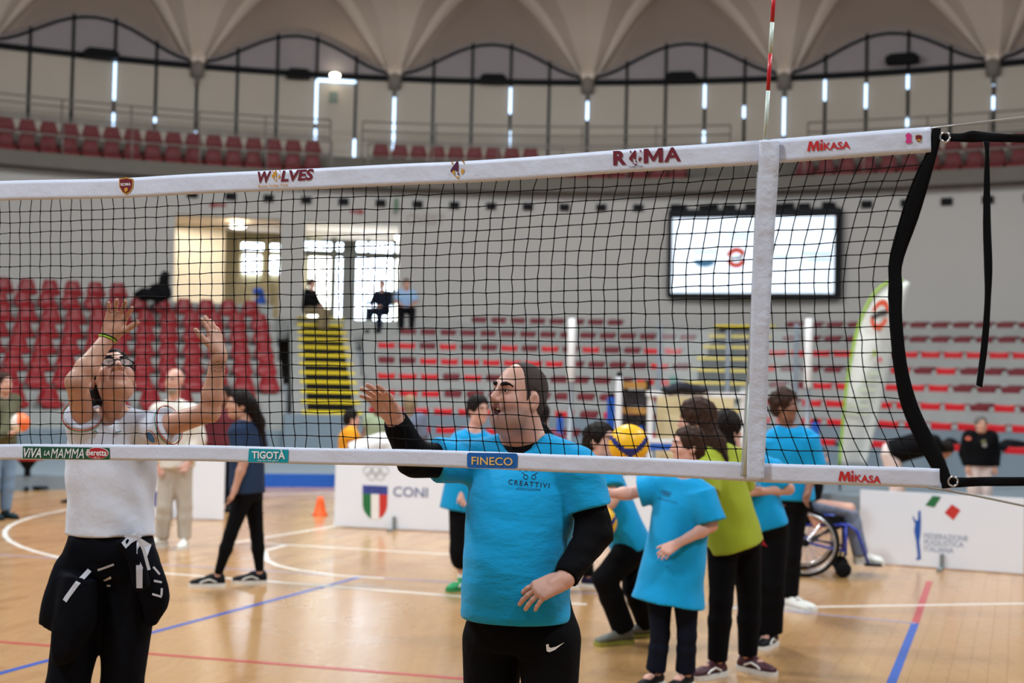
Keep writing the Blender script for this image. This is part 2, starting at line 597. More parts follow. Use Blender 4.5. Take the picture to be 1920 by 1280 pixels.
arcbox('stair_base', CONC2, LR(7) - 0.75, LR(7) - 0.4, left_end - 0.01, right_start + 0.01, 0.19, 1.0, stand_l)
arcbox('stair_landing', CONC, 21.7, 23.3, left_end - 0.02, right_start + 0.02, 2.6, 3.1, stand_r)

# ---------------- wall with the two openings
def px_a(x, y): return pang(x, y, 23.2)
oA = (px_a(327, 480), px_a(526, 480)); zA = cyl_hit(430, 406, 23.2)[2]
oB = (px_a(571, 500), px_a(746, 500)); zB = cyl_hit(650, 416, 23.2)[2]
WT = 6.55
mb = MB()
arc(mb, 23.2, 23.55, A0, oA[0], 1.5, WT)
arc(mb, 23.2, 23.55, oA[0], oA[1], zA, WT); arc(mb, 23.2, 23.55, oA[1], oB[0], 1.5, WT)
arc(mb, 23.2, 23.55, oB[0], oB[1], zB, WT); arc(mb, 23.2, 23.55, oB[1], A1, 1.5, WT)
wall = struct(mb.build('wall_back', WALLM), 'curved grey wall behind the stands')
# lobby behind the openings
la0, la1 = oA[0] - 0.06, oB[1] + 0.10
BEI = M('lobby_wall', (222, 210, 188), 0.9, 0.03, 1.0)
LCE = M('lobby_ceiling', (214, 196, 176), 0.9, 0.03, 1.0)
lob = MB()
arc(lob, 23.4, 29.6, la0, la1, 2.9, 3.08)
struct(lob.build('floor_lobby', M('lobby_floor', (190, 182, 170), 0.4)), 'lobby floor behind the openings')
struct(arcbox('ceiling_lobby', LCE, 23.55, 29.6, la0, la1, zA + 0.12, zA + 0.3), 'lobby ceiling')
struct(arcbox('wall_lobby_side', BEI, 23.55, 29.6, la0 - 0.01, la0, 3.0, zA + 0.2), 'lobby side wall')
struct(arcbox('wall_lobby_end', BEI, 23.55, 29.6, la1, la1 + 0.01, 3.0, zA + 0.2), 'lobby end wall')
lm = px_a(438, 480)
struct(arcbox('wall_lobby', BEI, 26.8, 27.0, la0, lm, 3.0, zA + 0.2), 'beige lobby wall seen through the left opening')
struct(arcbox('wall_lobby_partition', BEI, 23.56, 29.5, oA[1] + 0.012, oA[1] + 0.02, 3.0, zA + 0.2), 'partition between the two openings')
# door with bright panes (left opening), glazed front (right opening)
def glazed(name, label, x0, x1, R, mull, rails, panes, ztop, fm):
    t = thing(name, label, 'door', pol(R, (px_a(x0, 480) + px_a(x1, 480)) / 2, 3.08))
    for (x, w) in mull:
        a = pang(x, 480, R)
        arcbox('frame_post', fm, R - 0.08, R + 0.08, a - w / R / 2, a + w / R / 2, 3.08, ztop, t, 1)
    for (y, hgt) in rails:
        z = cyl_hit((x0 + x1) / 2, y, R)[2]
        arcbox('frame_rail', fm, R - 0.07, R + 0.07, pang(x0, 480, R), pang(x1, 480, R), z - hgt / 2, z + hgt / 2, t, 3)
    for (xa, ya, xb, yb, m) in panes:
        za, zb = cyl_hit((xa + xb) / 2, yb, R)[2], cyl_hit((xa + xb) / 2, ya, R)[2]
        arcbox('pane', m, R - 0.01, R + 0.01, pang(xa, 480, R), pang(xb, 480, R), max(3.09, za), zb, t, 2)
    return t
KHA = M('door_khaki', (176, 164, 132), 0.6)
GFR = M('door_frame_grey', (104, 104, 96), 0.5)
DAY2 = M('daylight_pane_soft', (250, 250, 240), 0.2, 0.02, emit=6.0)
struct(arcbox('wall_lobby_far', KHA, 28.2, 28.3, lm, oA[1] + 0.05, 3.0, zA + 0.2), 'lobby end wall with a glazed door')
glazed('lobby_door', 'beige lobby door with bright square panes in the left opening', 446, 540, 28.1, [(447, 0.12), (500, 0.22), (536, 0.12)], [(474, 0.14), (455, 0.06)],
       [(453, 456, 523, 472, DAY), (456, 478, 489, 512, DAY), (505, 480, 523, 513, DAY)], zA, KHA)
glazed('glass_entrance', 'brightly lit glass entrance doors behind the stairs', 560, 760, 27.4,
       [(577, 0.05), (626, 0.16), (690, 0.1), (740, 0.12), (560, 0.1)], [(475, 0.12), (452, 0.06), (480, 0.1)],
       [(562, 455, 645, 473, DAY), (664, 455, 745, 476, DAY), (580, 482, 622, 640, DAY2), (629, 482, 648, 640, DAY), (660, 482, 688, 640, DAY), (693, 482, 738, 640, DAY), (740, 440, 762, 640, DAY2)], zA, GFR)
p = cyl_hit(655, 500, 25.2)
a = ang(p)
struct(arcbox('trim_3', M('column_grey', (120, 120, 116), 0.7), 25.0, 25.4, a - 0.0075, a + 0.0075, 3.08, cyl_hit(655, 455, 25.2)[2] + 0.02), 'grey square column in the entrance')
l = bpy.data.lights.new('lobby_lamp_light', 'AREA'); l.energy = 75; l.size = 2.0; l.color = (1.0, 0.95, 0.86)
lo = bpy.data.objects.new('lobby_lamp_light', l); COL.objects.link(lo); lo.location = pol(25.4, (oA[0] + lm) / 2, zA + 0.05)
tag(MB().lathe(cyl_hit(446, 427, 25.2), [(0.16, 0), (0.2, 0.03), (0.2, 0.06)], 16).build('ceiling_lamp', M('lamp_glow', (255, 240, 215), emit=14.0)), 'round glowing ceiling lamp in the lobby', 'lamp')

# ---------------- square vents, lettering and signs on the wall
vz = cyl_hit(783, 383, 23.2)[2]
a_v = pang(783, 383, 23.2); da_v = pang(852, 384, 23.2) - a_v
vent_me = None
n_v = 0
for k in range(-7, 20):
    a = a_v + k * da_v
    o = arcbox('wall_vent', BLACK, 23.12, 23.21, a - 0.0055, a + 0.0055, vz - 0.085, vz + 0.085, None, 1)
    tag(o, f'small black square vent below the gallery, {ordn(n_v)} from the left', 'vent', 'square vents below the gallery'); n_v += 1
def wall_text(s, x0, x1, ytop, ybot, mat, name='wall_lettering', bold=0.02):
    p, ex, ey, en = frame_at((x0 + x1) / 2, (ytop + ybot) / 2, 23.18)
    u0, v0 = loc2(x0, ybot, p, ex, ey, en); u1, v1 = loc2(x1, ytop, p, ex, ey, en)
    o = p + ex * u0 + ey * v0
    lettering(s, o, ex, ey, en, u1 - u0, v1 - v0, mat, wall, name, bold, lift=0.004)
FADE = M('faded_letters', (160, 148, 142), 0.9)
wall_text('OVEST', 762, 834, 402, 420, FADE)
RARR = M('sign_red', (142, 60, 60), 0.8)
def wall_shape(pts_px, mat, name, R=23.19, parent=wall):
    cx = sum(q[0] for q in pts_px) / len(pts_px); cy = sum(q[1] for q in pts_px) / len(pts_px)
    p, ex, ey, en = frame_at(cx, cy, R)
    pts = [loc2(x, y, p, ex, ey, en) for x, y in pts_px]
    return MB().prism(pts, p, ex, ey, en, 0.012).build(name, mat, parent)
wall_shape([(391, 384), (401, 377), (401, 381), (424, 382), (424, 387), (401, 387), (401, 391)], RARR, 'arrow_sign')
wall_shape([(684, 397), (674, 390), (674, 394), (656, 393), (656, 399), (674, 400), (674, 404)], RARR, 'arrow_sign')
o = wall_shape([(739, 372), (747, 372), (747, 396), (739, 396)], M('sign_green', (78, 110, 84), 0.6), 'exit_sign', 23.0, None)
tag(o, 'narrow green exit sign on the wall above the entrance', 'sign')

# ---------------- scoreboard screen
p, ex, ey, en = frame_at(1414, 473, 22.85)
def sl(x, y): return loc2(x, y, p, ex, ey, en)
(u0, v0), (u1, v1) = sl(1250, 557), sl(1579, 389)
sb = thing('screen', 'large bright display screen in a black frame high on the wall', 'screen', p)
MB().prism(rrect(u0, v0, u1, v1, 0.04), p - en * 0.25, ex, ey, en, 0.27).build('housing', M('screen_housing', (14, 15, 20), 0.45), sb)
iu0, iv0 = sl(1259, 549); iu1, iv1 = sl(1566, 405)
scr = MB().prism([(iu0, iv0), (iu1, iv0), (iu1, iv1), (iu0, iv1)], p + en * 0.02, ex, ey, en, 0.01).build('display', M('display_glow', (222, 236, 250), 0.5, 0.01, emit=0.75), sb)
q = p + en * 0.032
ORE = M('logo_orange', (216, 58, 22), 0.6, emit=0.08); TEAL = M('logo_teal', (56, 120, 160), 0.6, emit=0.08); DKG = M('logo_dark', (58, 66, 56), 0.6, emit=0.1)
lx, ly = sl(1381, 483)
for (a0_, a1_) in ((0.12 * PI, 0.95 * PI), (1.1 * PI, 1.9 * PI)):
    pts, fs = ringpoly(lx, ly, 0.13, 0.25, a0_, a1_)
    flat(pts, fs, q, ex, ey, en, ORE, scr, 'logo_ring')
pts, fs = poly([(lx - 0.19, ly + 0.0), (lx + 0.05, ly + 0.02), (lx + 0.2, ly + 0.09), (lx + 0.12, ly - 0.03), (lx - 0.1, ly - 0.05)])
flat(pts, fs, q, ex, ey, en, DKG, scr, 'logo_swoosh')
lx, ly = sl(1322, 488)
pts, fs = ringpoly(lx, ly, 0.0, 0.27, PI, 2 * PI); pts[:, 1] = ly + (pts[:, 1] - ly) * 0.6
flat(pts, fs, q, ex, ey, en, TEAL, scr, 'logo_crest')
for (xa, xb, ya, yb) in ((1365, 1412, 437, 441), (1300, 1345, 470, 474), (1505, 1560, 473, 478), (1515, 1560, 484, 489), (1450, 1490, 480, 484), (1368, 1408, 446, 449)):
    a_, b_ = sl(xa, yb), sl(xb, ya)
    flat(np.array([(a_[0], a_[1]), (b_[0], a_[1]), (b_[0], b_[1]), (a_[0], b_[1])]), [(0, 1, 2, 3)], q, ex, ey, en, M('print_paleblue', (176, 200, 222), 0.6, emit=0.5), scr, 'text_line')
for k in range(7):
    uu = u0 + (u1 - u0) * (k + 0.5) / 7
    c = p + ex * uu + ey * (v1 + 0.07)
    MB().box(c - en * 0.05, (0.3, 0.16, 0.1), (ex, en, ey)).build('lamp_bracket', BLACK, sb)

# ---------------- gallery with seats and rails
gal = thing('gallery', 'upper gallery deck running round the hall above the wall', 'gallery', pol(24, 0, 6.5))
arcbox('deck', M('gallery_concrete', (104, 98, 90), 0.85, 0.1, 2.0), 22.75, 24.0, A0, A1, 6.5, 6.84, gal)
arcbox('upper_step', M('gallery_concrete', (140, 134, 126)), 23.95, 27.6, A0, A1, 6.6, 7.42, gal)
def railing(label, R, z0, zs, a0, a1, npost):
    t = thing('railing', label, 'railing', pol(R, (a0 + a1) / 2, z0))
    n = max(6, int((a1 - a0) / 0.03))
    for z in zs:
        MB().tube([pol(R, a0 + (a1 - a0) * k / n, z) for k in range(n + 1)], 0.022, 6).build('rail', RAIL, t, True)
    for k in range(npost + 1):
        a = a0 + (a1 - a0) * k / npost
        MB().tube([pol(R, a, z0), pol(R, a, max(zs))], 0.02, 6).build('post', RAIL, t, True)
gz = lambda x: pang(x, 280, 23.0)
railing('thin front railing before the left gallery seats', 22.9, 6.72, (7.62, 7.3), gz(-160), gz(622), 6)
railing('thin front railing before the middle gallery seats', 22.9, 6.72, (7.62, 7.3), gz(690), gz(1300), 5)
railing('thin front railing before the right gallery seats', 22.9, 6.72, (7.62, 7.3), gz(1400), gz(2100), 6)
railing('three-bar railing behind the left gallery seats', 25.3, 7.3, (8.6, 8.42, 8.12), pang(-160, 230, 25.3), pang(620, 230, 25.3), 6)
railing('three-bar railing behind the middle gallery seats', 25.3, 7.3, (8.6, 8.35, 8.1), pang(680, 230, 25.3), pang(1370, 230, 25.3), 5)
railing('three-bar railing behind the right gallery seats', 25.3, 7.3, (8.6, 8.35, 8.1), pang(1515, 230, 25.3), pang(2100, 230, 25.3), 5)

# seat shells
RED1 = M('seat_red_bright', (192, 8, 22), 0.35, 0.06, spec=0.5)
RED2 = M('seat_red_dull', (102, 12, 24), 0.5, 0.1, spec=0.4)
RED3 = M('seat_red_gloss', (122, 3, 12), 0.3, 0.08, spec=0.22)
RED4 = M('seat_red_gallery', (104, 20, 24), 0.5, 0.08)
def seat_mesh_flat():
    mb = MB()
    def f(u, v):
        x = (u - 0.5)
        w = 0.37 + 0.03 * v
        z = 0.0 + 0.13 * min(1, v * 2.4) + (0.015 * math.sin(u * PI)) * (-1 if v > 0.4 else 0)
        y = -0.02 - 0.0 + (0.03 if v < 0.42 else 0.03 + (v - 0.42) * 0.62)
        return (x * w, y - 0.2, z)
    mb.grid(f, 6, 12, thick=np.array([0, 0.02, -0.025]))
    return mb.mesh('seat')
def seat_mesh_tray():
    mb = MB()
    def f(u, v):
        x = (u - 0.5)
        w = 0.28 + 0.10 * min(1, v * 2.2)
        e = abs(x) * 2
        z = -0.02 + 0.15 * min(1, v * 2.2) - (0.012 * (1 - e * e) if v > 0.4 else 0) - 0.03 * e ** 6
        y = 0.0 if v < 0.42 else (v - 0.42) * 0.62
        return (x * w, y - 0.2, z + (0.03 * (v - 0.85) / 0.15 if v > 0.85 else 0))
    mb.grid(f, 8, 12, thick=np.array([0, 0.02, -0.022]))
    return mb.mesh('seat')
def seat_mesh_bucket():
    prof = [(-0.22, 0.03, 0.38), (-0.215, 0.09, 0.41), (-0.17, 0.115, 0.42), (-0.05, 0.095, 0.42), (0.06, 0.08, 0.42), (0.12, 0.10, 0.41),
            (0.155, 0.16, 0.40), (0.17, 0.24, 0.37), (0.185, 0.32, 0.32), (0.195, 0.38, 0.28), (0.21, 0.41, 0.25), (0.24, 0.40, 0.24)]
    mb = MB()
    def f(u, v):
        s = v * (len(prof) - 1); i = min(int(s), len(prof) - 2); t = s - i
        y, z, w = [prof[i][k] * (1 - t) + prof[i + 1][k] * t for k in range(3)]
        x = (u - 0.5) * w; e = abs(u - 0.5) * 2
        lip = 0.035 * e ** 4
        back = min(1, max(0, (v - 0.45) * 4))
        return (x, y - lip * back * 1.2, z + lip * (1 - back))
    mb.grid(f, 8, 22, thick=np.array([0, 0.014, -0.012]))
    mb.box((0, 0.0, 0.04), (0.28, 0.2, 0.08))
    return mb.mesh('bucket_seat')
ME_F, ME_T, ME_B = seat_mesh_flat(), seat_mesh_tray(), seat_mesh_bucket()
for me, m in ((ME_F, RED1), (ME_T, RED2), (ME_B, RED3)):
    me.materials.append(m)
    me.polygons.foreach_set('use_smooth', [True] * len(me.polygons))
ME_G = ME_B.copy(); ME_G.transform(Matrix.Diagonal((1.08, 1, 1.25, 1))); ME_G.materials.clear(); ME_G.materials.append(RED4)
def seat(me, name, R, a, z, label, group, yaw=0.0, cat='seat'):
    o = bpy.data.objects.new(name, me)
    COL.objects.link(o)
    o.location = [float(v) for v in pol(R, a, z)]
    o.rotation_euler = (0, 0, -a + yaw)
    return tag(o, label, cat, group)
# gallery rows
def gallery_row(R, z, x0, x1, lab, pitch=0.5):
    a0, a1 = pang(x0, 280, R), pang(x1, 280, R)
    n = max(1, int(round((a1 - a0) * R / pitch)))
    for k in range(n):
        seat(ME_G, 'gallery_chair', R, a0 + (a1 - a0) * (k + 0.5) / n, z, f'dark red gallery chair, {ordn(k)} from the left in {lab}', 'red gallery chairs')
gallery_row(23.45, 6.84, -10, 605, 'the front row left of the gap')
gallery_row(24.4, 7.42, -10, 605, 'the back row left of the gap')
gallery_row(24.4, 7.42, 697, 1012, 'the middle back row')
gallery_row(23.45, 6.84, 930, 1290, 'the middle front row')
gallery_row(23.45, 6.84, 1490, 1930, 'the front row on the right')
gallery_row(24.4, 7.42, 1490, 1930, 'the back row on the right')
# left stand: bucket chairs
for j in range(-1, 8):
    R = LR(j)
    a_end = pang(222, 530, R) if j == -1 else left_end - (0.026 if j in (0,) else 0.018) - (0.03 if j >= 6 else 0)
    pitch = 0.5 if j < 6 else 0.62
    row = 8 - j
    k = 0
    a = a_end
    while True:
        x, y, d = pix(pol(R, a, LT(j) + 0.5))
        if x < -25: break
        if not (j == 7 and 5 <= k <= 6):
            seat(ME_B, 'bucket_chair', R - 0.06, a, LT(j), f'shiny red bucket chair, {ordn(k)} from the stairs in {ordn(7 - j)} row from the bottom', 'red bucket chairs on the left stand', random.uniform(-0.04, 0.04), 'chair')
        a -= pitch / R; k += 1
# right stand: low seats; letters give bright (b) or dull (d) seats from the stairs rightwards
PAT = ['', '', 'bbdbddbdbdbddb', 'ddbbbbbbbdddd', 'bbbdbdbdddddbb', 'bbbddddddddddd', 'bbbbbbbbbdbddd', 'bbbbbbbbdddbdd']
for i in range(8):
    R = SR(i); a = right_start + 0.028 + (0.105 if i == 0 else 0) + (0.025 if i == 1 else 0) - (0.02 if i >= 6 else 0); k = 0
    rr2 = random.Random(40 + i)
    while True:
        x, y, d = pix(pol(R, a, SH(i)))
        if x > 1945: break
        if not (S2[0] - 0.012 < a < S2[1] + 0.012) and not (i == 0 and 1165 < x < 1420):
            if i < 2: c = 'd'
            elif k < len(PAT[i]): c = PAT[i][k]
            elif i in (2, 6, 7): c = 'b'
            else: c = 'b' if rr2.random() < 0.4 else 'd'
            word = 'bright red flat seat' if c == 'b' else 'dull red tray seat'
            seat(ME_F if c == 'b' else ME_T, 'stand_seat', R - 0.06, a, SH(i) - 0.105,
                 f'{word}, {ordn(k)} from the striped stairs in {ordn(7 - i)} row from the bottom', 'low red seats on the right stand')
        a += 0.47 / R if i < 6 else 0.5 / R; k += 1

# ---------------- window wall, lunettes and fluted dome
RW = 26.5
sup = [(380, 130), (742, 150), (1095, 156), (1458, 137), (1876, 97)]
sa = [pang(x, y, RW) for x, y in sup]
BAY = (sa[4] - sa[0]) / 4
a_s0 = sum(sa[k] - k * BAY for k in range(5)) / 5
ZR = sum(cyl_hit(x, y + 4, RW)[2] for x, y in sup) / 5
ZP = [cyl_hit(x, y, RW)[2] for x, y in ((188, 49), (564, 84), (932, 97), (1282, 89), (1676, 52))]
RISE = sum(ZP) / 5 - ZR
print('BAY', math.degrees(BAY), 'ZR', ZR, 'RISE', RISE, [math.degrees(v) for v in sa])
win = struct(arcbox('window_1', DARK, RW - 0.09, RW + 0.09, A0, A1, ZR - 0.1, ZR + 0.06), 'glazed upper wall with dark ring beam')
arcbox('sill', DARK, RW - 0.05, RW + 0.05, A0, A1, 7.25, 7.4, win)
K0, K1 = -4, 7
def arch(u):                      # u -0.5..0.5 within the bay, height of the scalloped edge above the ring
    c = abs(u) * 2
    return RISE * (0.5 + 0.5 * math.cos(PI * min(1, c) ** 1.15)) * (1 - 0.12 * c) + 0.12
SLITS = {228: [(118, 190), (214, 254)], 307: [(222, 232)], 380: [(248, 264)], 588: [(152, 232), (242, 288)], 672: [(262, 300)], 743: [(160, 285)], 953: [(165, 214), (246, 290)],
         1097: [(155, 226)], 1316: [(148, 203), (246, 268)], 1388: [(200, 222)], 1459: [(146, 255)], 1540: [(142, 190)], 1619: [(158, 204)], 1699: [(122, 168), (220, 240)], 1878: [(110, 160), (180, 205)]}
for k in range(K0, K1):
    for q in range(5):
        a0 = a_s0 + (k + q / 5) * BAY; a1 = a0 + BAY / 5
        z_pix = pix(pol(RW, a0, 9.0))
        arcbox('mullion', DARK, RW - 0.06, RW + 0.05, a0 - 0.0013, a0 + 0.0013, 7.4, ZR + arch(q / 5 - 0.5) + 0.1, win, 1)
        o = arcbox('panel', BLIND, RW - 0.02, RW + 0.02, a0 + 0.0016, a1 - 0.0016, 7.4, ZR - 0.1, win, 2)
        # lunette piece above the ring beam
        vs = []
        for s in range(5):
            a = a0 + 0.0013 + (a1 - a0 - 0.0026) * s / 4
            u = (a - a_s0) / BAY - k - 0.5
            for (R_, z_) in ((RW + 0.0, ZR + 0.05), (RW + 0.0, ZR + arch(u) + 0.1), (RW + 0.03, ZR + arch(u) + 0.1), (RW + 0.03, ZR + 0.05)):
                vs.append(pol(R_, a, z_))
        fs = []
        for s in range(4):
            b = 4 * s
            for i_ in range(4):
                j_ = (i_ + 1) % 4
                fs.append((b + i_, b + j_, b + j_ + 4, b + i_ + 4))
        MB().add(vs, fs + [(0, 1, 2, 3), (16, 17, 18, 19)]).build('lunette_panel', LUN, win)
for x, segs in SLITS.items():
    for (ya, yb) in segs:
        am = a_s0 + round((pang(x, 200, RW) - a_s0) / (BAY / 5)) * BAY / 5
        za, zb = cyl_hit(x, yb, RW)[2], cyl_hit(x, ya, RW)[2]
        arcbox('light_slit', DAY3, RW - 0.08, RW - 0.065, am - 0.0012, am + 0.0012, za, min(zb, ZR - 0.12), win, 1)
am = a_s0 + round((pang(588, 200, RW) - a_s0) / (BAY / 5)) * BAY / 5
arcbox('light_slit', DAY3, RW - 0.08, RW - 0.065, am, am + BAY / 5, ZR - 0.2, ZR - 0.13, win, 2)
for x, y, w, lab in ((190, 103, 60, 'left'), (925, 150, 50, 'middle'), (1277, 146, 56, 'one right of the middle'), (1692, 112, 56, 'right'), (560, 140, 44, 'one left of the middle')):
    a = pang(x, y, RW - 0.3)
    hw = w / 2 / 68 / RW
    z = cyl_hit(x, y, RW - 0.3)[2]
    o = arc(arc(MB(), RW - 0.5, RW - 0.1, a - hw, a + hw, z - 0.09, z + 0.09, 2), RW - 0.45, RW - 0.15, a - hw * 0.8, a + hw * 0.8, z + 0.09, z + 0.15, 2).build('loudspeaker', BLACK)
    tag(o, f'long black loudspeaker on the ring beam, the {lab} one', 'loudspeaker', 'loudspeakers on the ring beam')
tag(MB().lathe(cyl_hit(628, 143, RW - 0.2), [(0.05, -0.04), (0.13, 0), (0.13, 0.06), (0.05, 0.09)], 14).build('wall_lamp', M('lamp_glow', (255, 240, 215))), 'small glowing lamp over the gallery door', 'lamp')
o = wall_shape([(617, 172), (633, 172), (633, 192), (617, 192)], M('exit_pale_green', (132, 146, 134), 0.6), 'exit_sign', RW - 0.1, None)
tag(o, 'pale green exit sign on the gallery door panel', 'sign')

dome = struct(thing('ceiling', 'fluted concrete dome fanning up from the columns', 'ceiling', pol(20, 0, ZR)))
del dome['category']
RT, ZT = RW - 2.3, ZR + 2.15          # where the fans end and the plain dome goes on
def wfan(v): return 0.03 + 0.44 * v
def vault(k):
    def f(u, v):
        w = wfan(v)
        s = -0.5 + w + (1 - 2 * w) * u
        a = a_s0 + (k + 0.5 + s) * BAY
        z0 = ZR + arch(s) + 0.02
        bul = math.sin(u * PI)
        R = RW + 0.35 - (RW + 0.35 - RT) * v
        z = z0 + (ZT - z0) * (v ** 0.95) + 0.12 * bul * math.sin(v * PI)
        return pol(R, a, z)
    return f
def fan(k):
    def f(u, v):
        w = wfan(v)
        s = (u - 0.5) * 2
        a = a_s0 + k * BAY + s * w * BAY
        fold = 1 - abs(((u * 3) % 1.0) * 2 - 1)
        R = RW + 0.35 - (RW + 0.35 - RT) * v
        edge = ZR + arch(-0.5 + w) + 0.02
        zv = edge + (ZT - edge) * (v ** 0.95)
        drop = (0.22 * (1 - abs(s) ** 4) + 0.20 * (1 - fold) * (1 - abs(s) ** 8)) * (0.5 + 0.7 * v)
        z = zv - drop
        Rr = R - drop * 0.75
        if v < 0.02:
            z = ZR - 0.05 + 0.1 * abs(s); Rr = RW - 0.25
        return pol(Rr, a, z)
    return f
for k in range(K0, K1):
    MB().grid(vault(k), 12, 12, thick=np.array([0, 0, 0.12])).build('vault', DOMEM, dome, True)
    MB().grid(fan(k), 18, 14, thick=np.array([0, 0.0, 0.2])).build('fan_rib', RIBLIT, dome)
    pc = pol(RW - 0.15, a_s0 + k * BAY, ZR - 0.25)
    MB().lathe(pc, [(0.05, -0.3), (0.05, -0.1), (0.17, -0.08), (0.19, 0.1), (0.19, 0.28), (0.1, 0.36)], 12).build('column_head', M('column_concrete', (128, 120, 112), 0.8), dome, True)
    # scalloped dark edge trim
    MB().tube([pol(RW - 0.02, a_s0 + (k + 0.5 + (-0.47 + 0.94 * t / 16)) * BAY, ZR + arch(-0.47 + 0.94 * t / 16) + 0.0) for t in range(17)], 0.045, 6).build('edge_trim', DARK, dome, True)
def cap(u, v):
    a = A0 + (A1 - A0) * u
    R = RT * (1 - v * 0.75)
    return pol(R, a, ZT + 7.0 * (1 - (1 - v * 0.75) ** 2) + 0.0)
MB().grid(cap, 40, 10, thick=np.array([0, 0, 0.15])).build('dome_shell', DOMEM, dome, True)
# ================================================================== soft bodies: signed distance fields turned into meshes
F32 = np.float32
class SDF:
    def __init__(s, lo, hi, h, fine=(), hf=0.003):
        """grid step h; inside the boxes of fine (low, high) the axes step by hf"""
        s.h = h
        s.ax = []
        for i in range(3):
            out = []; v = lo[i]
            while v < hi[i] + h:
                out.append(v)
                v += hf if any(f[0][i] <= v <= f[1][i] for f in fine) else h
            s.ax.append(np.array(out, F32))
        s.n = [len(a) for a in s.ax]
        s.d = np.full(s.n, 0.25, F32)
    def _sub(s, bmin, bmax):
        sl = []
        for i in range(3):
            a = max(0, int(np.searchsorted(s.ax[i], bmin[i])) - 1); b = min(s.n[i], int(np.searchsorted(s.ax[i], bmax[i])) + 1)
            if b <= a: return None
            sl.append(slice(a, b))
        return tuple(sl), s.ax[0][sl[0]][:, None, None], s.ax[1][sl[1]][None, :, None], s.ax[2][sl[2]][None, None, :]
    def _op(s, prim, k, mode):
        fn, bmin, bmax = prim
        m = max(k, 2 * s.h) + 3 * s.h
        r = s._sub(np.array(bmin) - m, np.array(bmax) + m)
        if r is None: return s
        sl, X, Y, Z = r
        new = fn(X, Y, Z)
        old = s.d[sl]
        if mode == 'add':
            if k > 0:
                hh = np.maximum(k - np.abs(old - new), 0) / k
                s.d[sl] = np.minimum(old, new) - hh * hh * k * 0.25
            else: s.d[sl] = np.minimum(old, new)
        else:
            new = -new
            if k > 0:
                hh = np.maximum(k - np.abs(old - new), 0) / k
                s.d[sl] = np.maximum(old, new) + hh * hh * k * 0.25
            else: s.d[sl] = np.maximum(old, new)
        return s
    def add(s, prim, k=0.02): return s._op(prim, k, 'add')
    def sub(s, prim, k=0.005): return s._op(prim, k, 'sub')
    def cut(s, p, n):
        """remove what lies on the side n of the plane through p"""
        n = nrm(n); p = np.array(p)
        q = (s.ax[0] - p[0])[:, None, None] * F32(n[0]) + (s.ax[1] - p[1])[None, :, None] * F32(n[1]) + (s.ax[2] - p[2])[None, None, :] * F32(n[2])
        s.d = np.maximum(s.d, q.astype(F32))
        return s
    def warp(s, fn):
        X, Y, Z = s.ax[0][:, None, None], s.ax[1][None, :, None], s.ax[2][None, None, :]
        s.d = (s.d + fn(X, Y, Z)).astype(F32)
        return s
    def polys(s):
        d = s.d
        d[0], d[-1], d[:, 0], d[:, -1], d[:, :, 0], d[:, :, -1] = 0.1, 0.1, 0.1, 0.1, 0.1, 0.1
        ins = d < 0
        a = ins.astype(np.int8)
        c = a[:-1] + a[1:]; c = c[:, :-1] + c[:, 1:]; c = c[:, :, :-1] + c[:, :, 1:]
        idx = np.argwhere((c > 0) & (c < 8))
        ids = np.full(c.shape, -1, np.int32)
        ids[idx[:, 0], idx[:, 1], idx[:, 2]] = np.arange(len(idx))
        pos = np.zeros((len(idx), 3)); cnt = np.zeros(len(idx))
        I, J, K = idx.T
        for ax in range(3):
            o1, o2 = [q for q in range(3) if q != ax]
            for b1 in (0, 1):
                for b2 in (0, 1):
                    o = [0, 0, 0]; o[o1] = b1; o[o2] = b2
                    e = list(o); e[ax] = 1
                    va = d[I + o[0], J + o[1], K + o[2]]; vb = d[I + e[0], J + e[1], K + e[2]]
                    cr = (va < 0) != (vb < 0)
                    t = np.where(cr, va / np.where(cr, va - vb, 1), 0)
                    P = np.empty((len(idx), 3)); P[:] = o; P[:, ax] = t
                    pos += P * cr[:, None]; cnt += cr
        fr_ = pos / cnt[:, None]
        V = np.stack([s.ax[q][idx[:, q]] + fr_[:, q] * (s.ax[q][idx[:, q] + 1] - s.ax[q][idx[:, q]]) for q in range(3)], 1).astype(float)
        faces = []
        for ax in range(3):
            sl0 = [slice(1, -1)] * 3; sl1 = [slice(1, -1)] * 3
            sl0[ax] = slice(0, -1); sl1[ax] = slice(1, None)
            A, B = ins[tuple(sl0)], ins[tuple(sl1)]
            ed = np.argwhere(A != B)
            if not len(ed): continue
            off = np.array([1, 1, 1]); off[ax] = 0
            g = ed + off
            flip = A[ed[:, 0], ed[:, 1], ed[:, 2]]
            o1, o2 = [q for q in range(3) if q != ax]
            def cell(d1, d2):
                q = g.copy(); q[:, o1] -= d1; q[:, o2] -= d2
                return ids[q[:, 0], q[:, 1], q[:, 2]]
            q4 = np.stack([cell(1, 1), cell(0, 1), cell(0, 0), cell(1, 0)], 1)
            if ax == 1: flip = ~flip
            q4 = np.where(flip[:, None], q4, q4[:, ::-1])
            faces.append(q4)
        return V, np.concatenate(faces)
    def build(s, name, mat, parent=None, smooth_it=1, paint=None):
        V, Fq = s.polys()
        me = mesh_np(name, V, Fq, smooth_it)
        me.materials.append(mat)
        if paint is not None:
            V2 = np.empty(len(me.vertices) * 3); me.vertices.foreach_get('co', V2); V2 = V2.reshape(-1, 3)
            colr = np.ones((len(V2), 4)); colr[:, :3] = paint(V2)
            at_ = me.color_attributes.new('tint', 'FLOAT_COLOR', 'POINT')
            at_.data.foreach_set('color', colr.ravel())
        o = bpy.data.objects.new(name, me); COL.objects.link(o)
        if parent is not None: put(o, parent)
        return o
